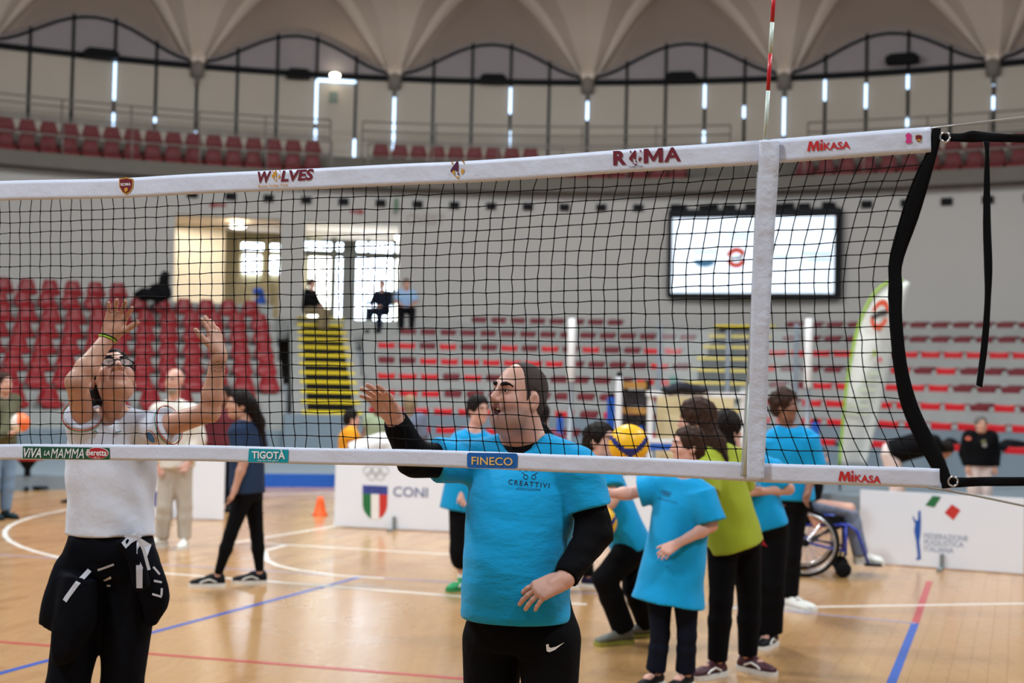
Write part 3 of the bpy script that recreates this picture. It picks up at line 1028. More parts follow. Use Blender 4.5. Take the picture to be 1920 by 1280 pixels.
def mesh_np(name, V, Fq, smooth_it=1):
    for _ in range(smooth_it):
        acc = np.zeros_like(V); cnt = np.zeros(len(V))
        for k in range(4):
            a, b = Fq[:, k], Fq[:, (k + 1) % 4]
            np.add.at(acc, a, V[b]); np.add.at(cnt, a, 1)
        V = V * 0.5 + 0.5 * acc / np.maximum(cnt, 1)[:, None]
    me = bpy.data.meshes.new(name)
    me.vertices.add(len(V)); me.vertices.foreach_set('co', V.astype(F32).ravel())
    me.loops.add(len(Fq) * 4); me.loops.foreach_set('vertex_index', Fq.astype(np.int32).ravel())
    me.polygons.add(len(Fq)); me.polygons.foreach_set('loop_start', np.arange(len(Fq), dtype=np.int32) * 4)
    me.polygons.foreach_set('use_smooth', np.ones(len(Fq), bool))
    me.update(calc_edges=True); me.validate()
    return me
# ---- primitives: (function, box low, box high)
def rc(a, b, ra, rb=None):
    a = np.array(a, float); b = np.array(b, float); rb = ra if rb is None else rb
    v = b - a; L = max(1e-9, v @ v)
    R = max(ra, rb)
    def fn(X, Y, Z):
        t = ((X - a[0]) * v[0] + (Y - a[1]) * v[1] + (Z - a[2]) * v[2]) / L
        t = np.clip(t, 0, 1)
        return (np.sqrt((X - a[0] - t * v[0]) ** 2 + (Y - a[1] - t * v[1]) ** 2 + (Z - a[2] - t * v[2]) ** 2) - (ra + (rb - ra) * t)).astype(F32)
    return fn, np.minimum(a, b) - R, np.maximum(a, b) + R
def cone(a, b, ra, rb, fl=0.0):
    """flat-ended cone; fl = how much it is flattened is not used here"""
    a = np.array(a, float); b = np.array(b, float)
    v = b - a; L = np.linalg.norm(v); v = v / L
    R = max(ra, rb)
    def fn(X, Y, Z):
        t = (X - a[0]) * v[0] + (Y - a[1]) * v[1] + (Z - a[2]) * v[2]
        rad = np.sqrt(np.maximum((X - a[0]) ** 2 + (Y - a[1]) ** 2 + (Z - a[2]) ** 2 - t * t, 0))
        d1 = rad - (ra + (rb - ra) * np.clip(t / L, 0, 1))
        d2 = np.maximum(-t, t - L)
        return np.maximum(d1, d2).astype(F32)
    return fn, np.minimum(a, b) - R, np.maximum(a, b) + R
def ell(c, r, ax=None):
    c = np.array(c, float); r = np.array(r, float)
    A = np.eye(3) if ax is None else np.array(ax, float)      # rows are the axes
    R = r.max()
    def fn(X, Y, Z):
        x, y, z = X - c[0], Y - c[1], Z - c[2]
        u = [(A[i, 0] * x + A[i, 1] * y + A[i, 2] * z) / r[i] for i in range(3)]
        k0 = np.sqrt(u[0] ** 2 + u[1] ** 2 + u[2] ** 2)
        k1 = np.sqrt((u[0] / r[0]) ** 2 + (u[1] / r[1]) ** 2 + (u[2] / r[2]) ** 2)
        return (k0 * (k0 - 1) / np.maximum(k1, 1e-6)).astype(F32)
    return fn, c - R, c + R
def rbox(c, half, ax, rad):
    c = np.array(c, float); A = np.array(ax, float); half = np.array(half, float)
    R = np.linalg.norm(half)
    def fn(X, Y, Z):
        x, y, z = X - c[0], Y - c[1], Z - c[2]
        q = [np.abs(A[i, 0] * x + A[i, 1] * y + A[i, 2] * z) - (half[i] - rad) for i in range(3)]
        out = np.sqrt(np.maximum(q[0], 0) ** 2 + np.maximum(q[1], 0) ** 2 + np.maximum(q[2], 0) ** 2)
        return (out + np.minimum(np.maximum(q[0], np.maximum(q[1], q[2])), 0) - rad).astype(F32)
    return fn, c - R, c + R
def cubic(t, ys):
    """smooth interpolation of control values given at 0..n-1"""
    ys = np.array(ys, float); n = len(ys)
    i = min(int(t), n - 2); f = t - i
    p0, p1, p2, p3 = ys[max(i - 1, 0)], ys[i], ys[i + 1], ys[min(i + 2, n - 1)]
    return 0.5 * ((2 * p1) + (-p0 + p2) * f + (2 * p0 - 5 * p1 + 4 * p2 - p3) * f * f + (-p0 + 3 * p1 - 3 * p2 + p3) * f ** 3)
def loft(P, A, B, right, nseg=14, fb=None):
    """tube of elliptical rings: P centres, A half widths along right, B half depths; fb scales the depth on the front side"""
    P = np.array(P, float); n = len(P)
    ts = np.linspace(0, n - 1, nseg + 1)
    C = np.array([[cubic(t, P[:, k]) for k in range(3)] for t in ts])
    a = np.array([cubic(t, A) for t in ts]); b = np.array([cubic(t, B) for t in ts])
    R0 = np.array(right, float)
    if R0.ndim == 1: R0 = np.tile(R0, (n, 1))
    Rr = np.array([nrm([cubic(t, R0[:, k]) for k in range(3)]) for t in ts])
    m = max(a.max(), b.max())
    v = nrm(C[-1] - C[0]); T = (C - C[0]) @ v
    r = nrm(Rr.mean(0)); r = nrm(r - v * (r @ v)); f = np.cross(v, r)
    U, W = (C - C[0]) @ r, (C - C[0]) @ f
    o = C[0]; Lx = T[-1]
    def fn(X, Y, Z):
        x, y, z = X - F32(o[0]), Y - F32(o[1]), Z - F32(o[2])
        t = x * F32(v[0]) + y * F32(v[1]) + z * F32(v[2])
        tc = np.clip(t, 0, Lx)
        aa, bb = np.interp(tc, T, a), np.interp(tc, T, b)
        u = x * r[0] + y * r[1] + z * r[2] - np.interp(tc, T, U); w = x * f[0] + y * f[1] + z * f[2] - np.interp(tc, T, W)
        k0 = np.sqrt((u / aa) ** 2 + (w / bb) ** 2)
        k1 = np.sqrt((u / aa ** 2) ** 2 + (w / bb ** 2) ** 2)
        d = np.maximum(k0 * (k0 - 1) / np.maximum(k1, 1e-6), -0.5 * np.minimum(aa, bb))
        ext = np.abs(t - tc)
        return np.where(ext > 0, np.sqrt(np.maximum(d, 0) ** 2 + ext ** 2), d).astype(F32)
    return fn, C.min(0) - m, C.max(0) + m
def shell_mesh_bvh(o):
    me = o.data
    return BVHTree.FromPolygons([v.co[:] for v in me.vertices], [tuple(p.vertices) for p in me.polygons])

# ================================================================== people
def frame3(fwd, up):
    fwd = nrm(fwd); r = nrm(np.cross(fwd, up)); u = np.cross(r, fwd)
    return np.array([r, fwd, u])            # rows: right, forward, up
def head_sdf(S, c, A, hs=1.0, fat=0.0, mouth=0.0, ear=True, nose=1.0, slit=0.0062):
    """A rows right, forward, up of the head; c between the ears"""
    def L(x, y, z): return c + hs * (A[0] * x + A[1] * y + A[2] * z)
    S.add(ell(L(0, -0.012, 0.032), hs * np.array([0.075, 0.096, 0.088]), A), 0.02)
    S.add(ell(L(0, 0.018, -0.035), hs * np.array([0.062 + fat, 0.072, 0.082]), A), 0.03)
    S.add(rc(L(-0.03 - fat, 0.03, -0.085), L(0.03 + fat, 0.03, -0.085), hs * (0.034 + fat * 0.5)), 0.03)
    S.add(ell(L(0, 0.066, -0.096), hs * np.array([0.026, 0.022, 0.02]), A), 0.025)                # chin
    if fat > 0: S.add(ell(L(0, 0.02, -0.115), hs * np.array([0.055, 0.05, 0.03]), A), 0.03)
    S.add(rc(L(-0.036, 0.074, 0.026), L(0.036, 0.074, 0.026), hs * 0.013), 0.022)                 # brow
    for s in (-1, 1):
        S.add(ell(L(s * 0.043, 0.056, -0.028), hs * np.array([0.024, 0.022, 0.022]), A), 0.025)   # cheek
        S.sub(ell(L(s * 0.031, 0.097, 0.008), hs * np.array([0.020, 0.016, 0.013]), A), 0.016)    # eye socket
        S.add(ell(L(s * 0.031, 0.0735, 0.007), hs * np.array([0.0150, 0.0135, 0.0125]), A), 0.006)    # lids
        S.sub(rc(L(s * 0.031 - 0.010, 0.0890, 0.0055), L(s * 0.031 + 0.010, 0.0890, 0.0055), hs * slit), 0.002)
        if ear:
            S.add(ell(L(s * 0.079, -0.012, -0.014), hs * np.array([0.011, 0.021, 0.034]), A), 0.008)
            S.sub(ell(L(s * 0.090, -0.004, -0.012), hs * np.array([0.007, 0.010, 0.019]), A), 0.006)
    S.add(rc(L(0, 0.083, 0.018), L(0, 0.100 + 0.007 * nose, -0.024), hs * 0.009, hs * 0.0125), 0.016)    # nose
    for s in (-1, 1):
        S.add(ell(L(s * 0.0135, 0.093, -0.031), hs * np.array([0.0095, 0.013, 0.009]), A), 0.008)
        S.sub(rc(L(s * 0.024, 0.088, -0.030), L(s * 0.037, 0.075, -0.064), hs * 0.0035), 0.010)       # cheek fold
    S.sub(rc(L(-0.012, 0.090, -0.085), L(0.012, 0.090, -0.085), hs * 0.004), 0.010)
    if mouth <= 0:
        S.add(rc(L(-0.018, 0.083, -0.058), L(0.018, 0.083, -0.058), hs * 0.008), 0.012)
        S.add(rc(L(-0.015, 0.081, -0.070), L(0.015, 0.081, -0.070), hs * 0.009), 0.012)
        S.sub(rc(L(-0.022, 0.097, -0.064), L(0.022, 0.097, -0.064), hs * 0.006), 0.006)
    else:
        S.add(rc(L(-0.02, 0.084, -0.053), L(0.02, 0.084, -0.053), hs * 0.008), 0.012)
        S.add(rc(L(-0.017, 0.078, -0.078 - mouth * 0.4), L(0.017, 0.078, -0.078 - mouth * 0.4), hs * 0.010), 0.012)
        S.sub(ell(L(0, 0.096, -0.064 - mouth * 0.2), hs * np.array([0.024, 0.026, 0.006 + mouth * 0.5]), A), 0.006)
    return L
FINGERS = ((0.030, 0.082, 0.068, 0.0088), (0.010, 0.088, 0.076, 0.0090), (-0.010, 0.085, 0.070, 0.0085), (-0.028, 0.076, 0.054, 0.0075))
def hand_sdf(S, w, f, n, side, hs=1.0, curl=(0.3, 0.3, 0.3, 0.3), spread=0.12, thumb=(0.7, 0.3), k=0.012, bend=None, lens=None):
    """w wrist, f finger direction, n palm normal (the side the palm faces), side = +1 puts the thumb on f x n"""
    f = nrm(f); n = nrm(np.array(n) - f * (np.array(n) @ f)); t = np.cross(f, n) * side
    def L(x, y, z): return w + hs * (t * x + f * y + n * z)
    S.add(rc(L(0.0, -0.01, 0), L(0, 0.03, 0), hs * 0.024, hs * 0.024), 0.02)
    for (x, y, ln, r) in FINGERS:
        S.add(rc(L(x * 0.75, 0.02, 0), L(x, y, 0), hs * 0.0145, hs * 0.0125), k)
    S.add(ell(L(0.027, 0.035, 0.006), hs * np.array([0.016, 0.03, 0.016]), np.array([t, f, n])), 0.015)   # ball of the thumb
    tips = []
    for i, (x, y, ln, r) in enumerate(FINGERS):
        if lens: ln = ln * lens[i]
        c = curl[i]; a0 = spread * (1.5 - i) 
        d = nrm(f * math.cos(a0) + t * math.sin(a0))
        p = L(x, y - 0.004, 0); ang_ = 0.0
        segs = (0.46, 0.30, 0.24)
        b = bend if bend is not None else c
        for q, sg in enumerate(segs):
            ang_ += (b if q == 0 else c)
            dd_ = d * math.cos(ang_) + n * math.sin(ang_)
            e = p + dd_ * ln * hs * sg
            r0 = hs * (r - 0.0006 * q); r1 = hs * (r - 0.0006 * (q + 1))
            S.add(rc(p, e, r0, r1), 0.004)
            p = e
        tips.append((p, dd_, d))
    a0, c = thumb
    d = nrm(f * math.cos(a0) + t * math.sin(a0) + n * 0.25)
    p = L(0.024, 0.02, 0.004)
    for q, ln in enumerate((0.042, 0.032, 0.026)):
        e = p + d * ln * hs
        S.add(rc(p, e, hs * (0.0125 - 0.0012 * q), hs * (0.0115 - 0.0012 * q)), 0.008)
        p = e
        d = nrm(d + f * c * 0.8 + n * c * 0.3)
    return tips
SKINS = {'a': M('skin_light', (204, 156, 138), 0.5, 0.06, 30, sss=0.05, attr='tint'), 'b': M('skin_tan', (192, 144, 122), 0.5, 0.06, 30, sss=0.05, attr='tint'),
         'c': M('skin_brown', (136, 92, 72), 0.5, 0.06, 30, sss=0.05, attr='tint'), 'p': M('skin_pink', (212, 162, 146), 0.5, 0.05, 30, sss=0.05, attr='tint')}
EYEW = M('eye_white', (228, 222, 216), 0.25, 0.02); EYED = M('eye_iris', (38, 26, 20), 0.15, 0.1)
LIPM = M('lip_skin', (168, 96, 88), 0.45, 0.05)
def bounds(pts, m):
    P = np.array(pts)
    return P.min(0) - m, P.max(0) + m
def mix(a, b, t): return np.array(a) * (1 - t) + np.array(b) * t
SHOE_P = ((0.0, 0.03, 0.055), (0.06, 0.037, 0.085), (0.2, 0.038, 0.092), (0.42, 0.036, 0.082), (0.62, 0.043, 0.058), (0.82, 0.046, 0.046), (0.95, 0.034, 0.036), (1.0, 0.016, 0.024))
def shoe(parent, heel, d, L, mat, sole, lean=0.0, label=None, stripe=None, fl=1.0):
    """heel = floor point under the heel; d horizontal toe direction"""
    d = nrm([d[0], d[1], d[2] if lean else 0]); up = np.array([0, 0, 1.0])
    if lean: up = nrm(np.cross(np.cross(d, up), d))
    r = nrm(np.cross(d, up))
    mb = MB(); vs = []; n = 12
    for (t, w, hgt) in SHOE_P:
        w *= L / 0.27; hgt *= L / 0.27
        for k in range(n):
            a = 2 * PI * k / n
            x = math.cos(a) * w; z = 0.018 + max(0.0, (math.sin(a) * 0.5 + 0.5)) * hgt
            vs.append(heel + d * t * L + r * x * (1.0 if math.sin(a) < 0.3 else 0.8) + up * z)
    fs = []
    for i in range(len(SHOE_P) - 1):
        for k in range(n):
            a = i * n + k; b = i * n + (k + 1) % n
            fs.append((a, b, b + n, a + n))
    fs += [tuple(range(n)), tuple(range((len(SHOE_P) - 1) * n, len(SHOE_P) * n))]
    o = mb.add(vs, fs).build('shoe', mat, parent, True)
    if label: o['label'] = label
    out = [(t * L - 0.004 if t == 0 else t * L + (0.006 if t > 0.9 else 0), w * L / 0.27 + 0.003) for t, w, _ in SHOE_P]
    pts = [(w, t) for t, w in out] + [(-w, t) for t, w in reversed(out)]
    MB().prism(pts, heel, r, d, up, 0.026 * L / 0.27).build('sole', sole, o)
    if stripe is not None:
        for s in (-1, 1):
            q = [heel + d * t * L + r * s * (w * L / 0.27 * 0.97 + 0.004) + up * z for t, w, z in ((0.25, 0.037, 0.04), (0.45, 0.039, 0.062), (0.62, 0.043, 0.05), (0.72, 0.045, 0.034))]
            MB().tube(q, 0.006, 6).build('side_stripe', stripe, o)
    return o
def hair_cap(parent, c, A, hs, mat, h, style='short', grow=0.012, extra=()):
    def L(x, y, z): return c + hs * (A[0] * x + A[1] * y + A[2] * z)
    pts = [c + A[i] * s * 0.15 * hs for i in range(3) for s in (-1, 1)] + [p for e in extra for p in e[:2]]
    lo, hi = bounds(pts, 0.05)
    S = SDF(lo, hi, h)
    S.add(ell(L(0, -0.016, 0.034), hs * np.array([0.075 + grow, 0.096 + grow, 0.088 + grow]), A), 0.0)
    S.add(ell(L(0, -0.05, -0.02), hs * np.array([0.066 + grow * 0.7, 0.06 + grow, 0.07]), A), 0.02)
    S.sub(ell(L(0, 0.10, -0.05), hs * np.array([0.085, 0.085, 0.125]), A), 0.01)
    S.sub(ell(L(0, 0.03, -0.10), hs * np.array([0.12, 0.075, 0.085]), A), 0.01)
    if style == 'curly':
        rr_ = random.Random(5)
        for _ in range(60):
            th, ph = rr_.uniform(0, 2 * PI), rr_.uniform(-0.1, 1.5)
            v = np.array([math.cos(th) * math.cos(ph), math.sin(th) * math.cos(ph), math.sin(ph)])
            if v[1] > 0.55 and v[2] < 0.45: continue
            S.add(ell(L(v[0] * 0.085, -0.016 + v[1] * 0.105, 0.034 + v[2] * 0.10), [0.024] * 3), 0.012)
    for e in extra:
        S.add(rc(e[0], e[1], e[2], e[3]), e[4] if len(e) > 4 else 0.02)
    w_ = (0.0035 if h < 0.007 else 0.006)
    S.warp(lambda X, Y, Z: w_ * np.sin(95 * X + 60 * Y + 3 * np.sin(40 * Z)) * np.cos(70 * Y - 50 * X + 12 * Z))
    return S.build('hair', mat, parent, 1)
def limb(S, pts, rad, k=0.02):
    for i in range(len(pts) - 1):
        S.add(rc(pts[i], pts[i + 1], rad[i], rad[i + 1]), k)
def person(label, J, front, face, skin='a', h=0.013, hs=1.0, g=1.0, top=None, bottom=None, hair=None, shoes=None, hands=None, fat=0.0, mouth=0.0,
           headup=(0, 0, 1), group=None, paint=None, headkw=None, eyes=True, tors=None, brow=None, browk=1.0, base=None, fine=None, hfine=0.003, neckr=0.056):
    """J: 3D joints hd nk sa sb ea eb wa wb pl ha hb ka kb fa fb (a = left in the picture); front = way the chest faces"""
    base = np.array([J['pl'][0], J['pl'][1], min(J['fa'][2], J['fb'][2])]) if base is None else base
    T = thing('person', label, 'person', base, group)
    up = nrm(J['nk'] - J['pl'])
    right = nrm(J['sb'] - J['sa']); front = nrm(front)
    right = nrm(right - up * (right @ up))
    A = frame3(face, headup)
    c = J['hd']
    allp = [J[k] for k in J if k not in ('ta', 'tb')]
    lo, hi = bounds(allp, 0.2)
    S = SDF(lo, hi, h, fine or (), hfine)
    fig = tors or dict(w=(0.12, 0.155, 0.135, 0.155, 0.13), d=(0.09, 0.105, 0.095, 0.105, 0.075))
    P = [mix(J['pl'], J['nk'], t) for t in (-0.12, 0.05, 0.38, 0.72, 0.93)]
    S.add(loft(P, [g * w for w in fig['w']], [g * w for w in fig['d']], right, 10), 0.02)
    S.add(rc(J['nk'] - up * 0.02, c - A[2] * 0.06 * hs - A[1] * 0.012, neckr * hs, (neckr - 0.004) * hs), 0.03)
    for s in 'ab':
        S.add(rc(mix(J['nk'], J['s' + s], 0.35), J['s' + s], 0.05 * g, 0.052 * g), 0.03)
        S.add(rc(J['s' + s], J['e' + s], 0.046 * g, 0.038 * g), 0.03)
        S.add(rc(J['e' + s], mix(J['e' + s], J['w' + s], 0.3), 0.038 * g, 0.039 * g), 0.02)
        S.add(rc(mix(J['e' + s], J['w' + s], 0.3), J['w' + s], 0.039 * g, 0.026 * g), 0.02)
        S.add(rc(J['h' + s], J['k' + s], 0.07 * g, 0.048 * g), 0.03)
        S.add(rc(J['k' + s], mix(J['k' + s], J['f' + s], 0.3), 0.046 * g, 0.048 * g), 0.02)
        S.add(rc(mix(J['k' + s], J['f' + s], 0.3), J['f' + s], 0.048 * g, 0.032), 0.02)
        toe = J['f' + s] + nrm(J.get('t' + s, front)) * 0.1 - ZUP * 0.03
        S.add(rc(J['f' + s] - ZUP * 0.03, toe, 0.03, 0.025), 0.02)
        hd = (hands or {}).get(s, {})
        if hd is not None:
            fdir = hd.get('f', J['w' + s] - J['e' + s])
            hand_sdf(S, J['w' + s], fdir, hd.get('n', front), hd.get('side', 1), hd.get('hs', hs * 0.98), hd.get('curl', (0.35,) * 4), hd.get('spread', 0.1), hd.get('thumb', (0.6, 0.3)), bend=hd.get('bend'), lens=hd.get('lens'))
    head_sdf(S, c, A, hs, fat, mouth, **(headkw or {}))
    body = S.build('body', SKINS[skin], T, 1, paint or (lambda V: np.ones((len(V), 3))))
    def L(x, y, z): return c + hs * (A[0] * x + A[1] * y + A[2] * z)
    if eyes:
        for s in (-1, 1):
            e = MB().lathe(L(s * 0.031, 0.0735, 0.007), [(0.004 * hs, -0.0115 * hs), (0.009 * hs, -0.008 * hs), (0.012 * hs, 0.0), (0.0095 * hs, 0.0075 * hs), (0.006 * hs, 0.0105 * hs)], 10, A[1]).build('eye', EYEW, T, True)
            MB().lathe(L(s * 0.031, 0.0735, 0.007), [(0.0062 * hs, 0.0103 * hs), (0.0055 * hs, 0.0115 * hs), (0.002 * hs, 0.0122 * hs)], 10, A[1]).build('iris', EYED, e, True)
    bm_ = brow or (hair or {}).get('mat')
    if bm_ is not None:
        for s in (-1, 1):
            MB().tube([L(s * 0.011, 0.0895, 0.026), L(s * 0.021, 0.0905, 0.0295), L(s * 0.033, 0.0875, 0.0315), L(s * 0.045, 0.0795, 0.0295), L(s * 0.054, 0.0695, 0.024)], [v * hs * browk for v in (0.0045, 0.0062, 0.0060, 0.0045, 0.002)], 6).build('eyebrow', bm_, T, True)
    if top:
        lo_, hi_ = bounds([J[k] for k in ('nk', 'sa', 'sb', 'ea', 'eb', 'wa', 'wb', 'pl', 'ha', 'hb')], 0.25 + top.get('loose', 0.02) + top.get('low', 0) * 1.0)
        S = SDF(lo_, hi_, top.get('h', h))
        lo_t = top.get('hem', -0.1)
        ls = top.get('loose', 0.022)
        fl = top.get('flare', 0.0)
        ts = (lo_t - 0.04, lo_t * 0.4 + 0.06, 0.38, 0.72, 0.93)
        P = [mix(J['pl'], J['nk'], t) for t in ts]
        bel = top.get('belly', 0.0)
        P = [p + front * bel * q for p, q in zip(P, (0.35, 0.75, 0.9, 0.35, 0))]
        w = [g * fig['w'][1] + ls + fl, g * fig['w'][1] + ls + fl * 0.6, g * fig['w'][2] + ls + fl * 0.3 + 0.01, g * fig['w'][3] + ls, g * fig['w'][4] + ls * 0.6]
        d = [g * fig['d'][1] + ls + fl + bel * 0.5, g * fig['d'][1] + ls + fl * 0.6 + bel * 0.8, g * fig['d'][2] + ls + fl * 0.3 + 0.01 + bel, g * fig['d'][3] + ls + bel * 0.5, g * fig['d'][4] + ls * 0.6]
        S.add(loft(P, w, d, right, 12), 0.02)
        for s in 'ab':
            S.add(rc(mix(J['nk'], J['s' + s], 0.3) - up * 0.01, J['s' + s], 0.055 * g + ls * 0.4, 0.056 * g + ls * 0.5), 0.05)
            sv = top.get('sleeve', 0.55)
            sv = sv if not isinstance(sv, dict) else sv[s]
            rs = top.get('sl_r', 0.012) + ls * 0.5
            if sv <= 1:
                e = mix(J['s' + s], J['e' + s], sv)
                S.add(cone(J['s' + s], e, 0.050 * g + rs, 0.046 * g + rs + top.get('sl_fl', 0.008)), 0.03)
            else:
                S.add(rc(J['s' + s], J['e' + s], 0.05 * g + rs, 0.041 * g + rs), 0.03)
                S.add(cone(J['e' + s], mix(J['e' + s], J['w' + s], sv - 1), 0.041 * g + rs, 0.03 * g + rs * 0.7), 0.02)
        S.cut(mix(J['pl'], J['nk'], lo_t), -up + np.array(top.get('tilt', (0, 0, 0))))
        nkp = J['nk'] + up * top.get('neck', 0.005)
        nr = top.get('nr', 0.068 * hs)
        S.sub(rc(nkp + up * 0.03 + front * (0.028 + 0.03 * top.get('vneck', 0.0)), nkp + up * 0.22 + front * 0.03, nr, nr + 0.03), 0.008)
        S.sub(rc(nkp + up * 0.045, nkp + up * 0.22, nr, nr + 0.03), 0.008)
        if top.get('folds'):
            am_, fq = top['folds'][:2]
            S.warp(lambda X, Y, Z: am_ * np.sin(fq * (Z * 1.0 + 0.35 * X + 0.2 * Y) + 2.5 * np.sin(X * 9 + Y * 7)) * np.cos(X * 11 - Z * 5))
        sh = S.build(top.get('name', 'shirt'), top['mat'], T, 2)
    else: sh = None
    if bottom:
        lo_, hi_ = bounds([J[k] for k in ('pl', 'ha', 'hb', 'ka', 'kb', 'fa', 'fb')], 0.27)
        S = SDF(lo_, hi_, bottom.get('h', h))
        ls = bottom.get('loose', 0.02); ln = bottom.get('len', 2.0)
        wl = bottom.get('waist', 0.22)
        P = [mix(J['pl'], J['nk'], t) for t in (-0.12, 0.02, wl)]
        S.add(loft(P, [g * 0.15 + ls * 0.6, g * 0.165 + ls * 0.5, g * 0.145 + ls * 0.4], [g * 0.10 + ls * 0.6, g * 0.115 + ls * 0.5, g * 0.1 + ls * 0.4], right, 6), 0.03)
        for s in 'ab':
            h_, k_, f_ = J['h' + s], J['k' + s], J['f' + s]
            S.add(rc(h_, k_, 0.082 * g + ls, 0.054 * g + ls) if ln > 1 else cone(h_, mix(h_, k_, ln), 0.082 * g + ls, 0.075 * g + ls), 0.03)
            if ln > 1:
                S.add(rc(k_, mix(k_, f_, 0.35), 0.054 * g + ls, 0.054 * g + ls), 0.02)
                S.add(cone(mix(k_, f_, 0.3), mix(k_, f_, ln - 1), 0.054 * g + ls, bottom.get('ank', 0.038) + ls), 0.02)
        S.cut(mix(J['pl'], J['nk'], wl), up)
        S.build(bottom.get('name', 'trousers'), bottom['mat'], T, 2)
    if hair:
        hair_cap(T, c, A, hs, hair['mat'], hair.get('h', min(h, 0.01)), hair.get('style', 'short'), hair.get('grow', 0.012), hair.get('extra', ()))
    if shoes:
        for s in 'ab':
            td = nrm(J.get('t' + s, front)); td = nrm([td[0], td[1], 0])
            an = J['f' + s]
            if shoes.get('air'):
                hl = an - ZUP * 0.085 - td * 0.06
            else:
                hl = np.array([an[0], an[1], shoes.get('z', 0.0)]) - td * 0.06
            shoe(T, hl, td, shoes.get('L', 0.27) * shoes.get('k', 1.0), shoes['mat'], shoes['sole'], stripe=shoes.get('stripe'), label=shoes.get('label'))
    return T, body, sh, L, A
# ================================================================== the volleyball net
def foot(px, d, z=0.09):
    p0, p1 = at(px, 900, d), at(px, 1000, d)
    return p0 + (p1 - p0) * ((z - p0[2]) / (p1[2] - p0[2]))
NA, NB = at(0, 340, F / 520.0), at(1745, 238.5, F / 676.0)          # upper edge
MA, MB_ = at(0, 862, F / 520.0), at(1758, 916, F / 676.0)           # lower edge
nx = nrm(NB - NA); NL = np.linalg.norm(NB - NA)
ny = nrm((NA - MA) + (NB - MB_)); ny = nrm(ny - nx * (ny @ nx))
nz = np.cross(nx, ny)
if nz @ CF > 0: nz = -nz
VB = [0, .077, .15, .24, .36, .43, .54, .68, .77, .876, .98, 1.0]
SBW = [0, -.015, -.05, -.083, -.118, -.122, -.12, -.11, -.092, -.048, 0.0, 0.0]
def _tx(x): return ((plane_hit(x, 600, NA, nz) - NA) @ nx) / NL
ST_X = [_tx(x) for x in (0, 232, 561, 850, 1280, 1431, 1745)]
ST_Y = [0, .0130, .0158, .0218, .0126, .0077, 0]
SB_X = [_tx(x) for x in (0, 208, 540, 925, 1433, 1758)]
SB_Y = [0, .0130, .0185, .0199, .0046, 0]
def edge_top(t): return NA + (NB - NA) * t - ny * np.interp(t, ST_X, ST_Y)      # the slack net sags a little
def edge_bot(t): return MA + (MB_ - MA) * t + ny * np.interp(t, SB_X, SB_Y)
def NP(t, v):
    p = edge_top(t) * (1 - v) + edge_bot(t) * v
    bow = np.interp(v, VB, SBW) * max(0.0, t) ** 2.3
    return p + nx * bow
T0 = -0.5
net = thing('volleyball_net', 'black mesh volleyball net with white printed bands stretched across the picture', 'net', [NA[0] + 1.4, NA[1] - 0.5, 1.4])
CORD = M('net_cord', (12, 12, 14), 0.7)
vt, vbm = 0.066, 0.948
mb = MB()
nc = int(round(NL / 0.045)); rn = random.Random(11)
k0 = int(T0 * nc)
for k in range(k0, nc + 1):
    t = k / nc
    j = [rn.uniform(-0.0025, 0.0025) for _ in range(24)]
    hook = rn.choice((-1, 1)) * rn.uniform(0.0, 0.010)
    pts = []
    for i in range(23):
        v = vt + (vbm - vt) * i / 22
        p = NP(t, v) + nx * (j[i] if 0 < i < 22 else hook) + nz * 0.0008
        pts.append(p)
    mb.tube(pts, 0.0016, 5, False)
for i in range(1, 22):
    v = vt + (vbm - vt) * i / 22
    pts = []
    for k in range(k0, nc + 1):
        t = k / nc
        pts.append(NP(t, v) + ny * (rn.uniform(-0.0018, 0.0018) - 0.004 * math.sin(t * 9 + i)) - nz * 0.0008)
        mb.box(pts[-1] + nz * 0.0008, (0.0046, 0.0046, 0.0046), (nx, ny, nz))
    mb.tube(pts, 0.0016, 5, False)
o = mb.build('mesh_cords', CORD, net, True)
o['kind'] = 'stuff'
BANDM = M('net_band_white', (212, 219, 238), 0.45, 0.05, 6, 0.35, 9, spec=0.4)
def band(v0, v1, t1, name, wav):
    n = 160
    def f(u, w):
        t = T0 + (t1 - T0) * u
        p = edge_top(t) * (1 - (v0 + (v1 - v0) * w)) + edge_bot(t) * (v0 + (v1 - v0) * w)
        return p + nz * (0.004 + wav * math.sin(u * 55 + 4 * w) * math.sin(u * 23 + 1)) + ny * 0.0012 * math.sin(u * 40)
    return MB().grid(f, n, 5, thick=-nz * 0.008).build(name, BANDM, net, True)
tb = band(0.0, 0.070, 1.0, 'top_band', 0.0002)
bb_ = band(0.945, 1.0, 1.002, 'bottom_band', 0.0002)
def nl(px, py):
    q = plane_hit(px, py, NA, nz) - NA
    return q @ nx, q @ ny
def NW(u, v, lift=0.0): return NA + nx * u + ny * v + nz * lift
LIFT = 0.0022
SURF = {}
def surf_of(o):
    if o.name not in SURF: SURF[o.name] = shell_mesh_bvh(o)
    return SURF[o.name]
def nword(s, x0, yb0, x1, yb1, hpx0, mat, parent, **kw):
    """words on the net: foot line from (x0, yb0) to (x1, yb1), hpx0 tall at the left"""
    u0, v0 = nl(x0, yb0); u1, v1 = nl(x1, yb1); _, vt_ = nl(x0, yb0 - hpx0)
    d = np.array([u1 - u0, v1 - v0]); w = np.linalg.norm(d); d = d / w
    ex = nx * d[0] + ny * d[1]; ey = np.cross(nz, ex)
    if ey @ ny < 0: ey = -ey
    lettering(s, NW(u0, v0), ex, ey, nz, w, vt_ - v0, mat, parent, lift=kw.pop('lift', LIFT), surf=surf_of(parent), **kw)
def nshape(pxs, mat, parent, name, lift=LIFT):
    pts = np.array([nl(x, y) for x, y in pxs])
    flat(pts, [tuple(range(len(pts)))], NA, nx, ny, nz, mat, parent, name, lift, surf_of(parent))
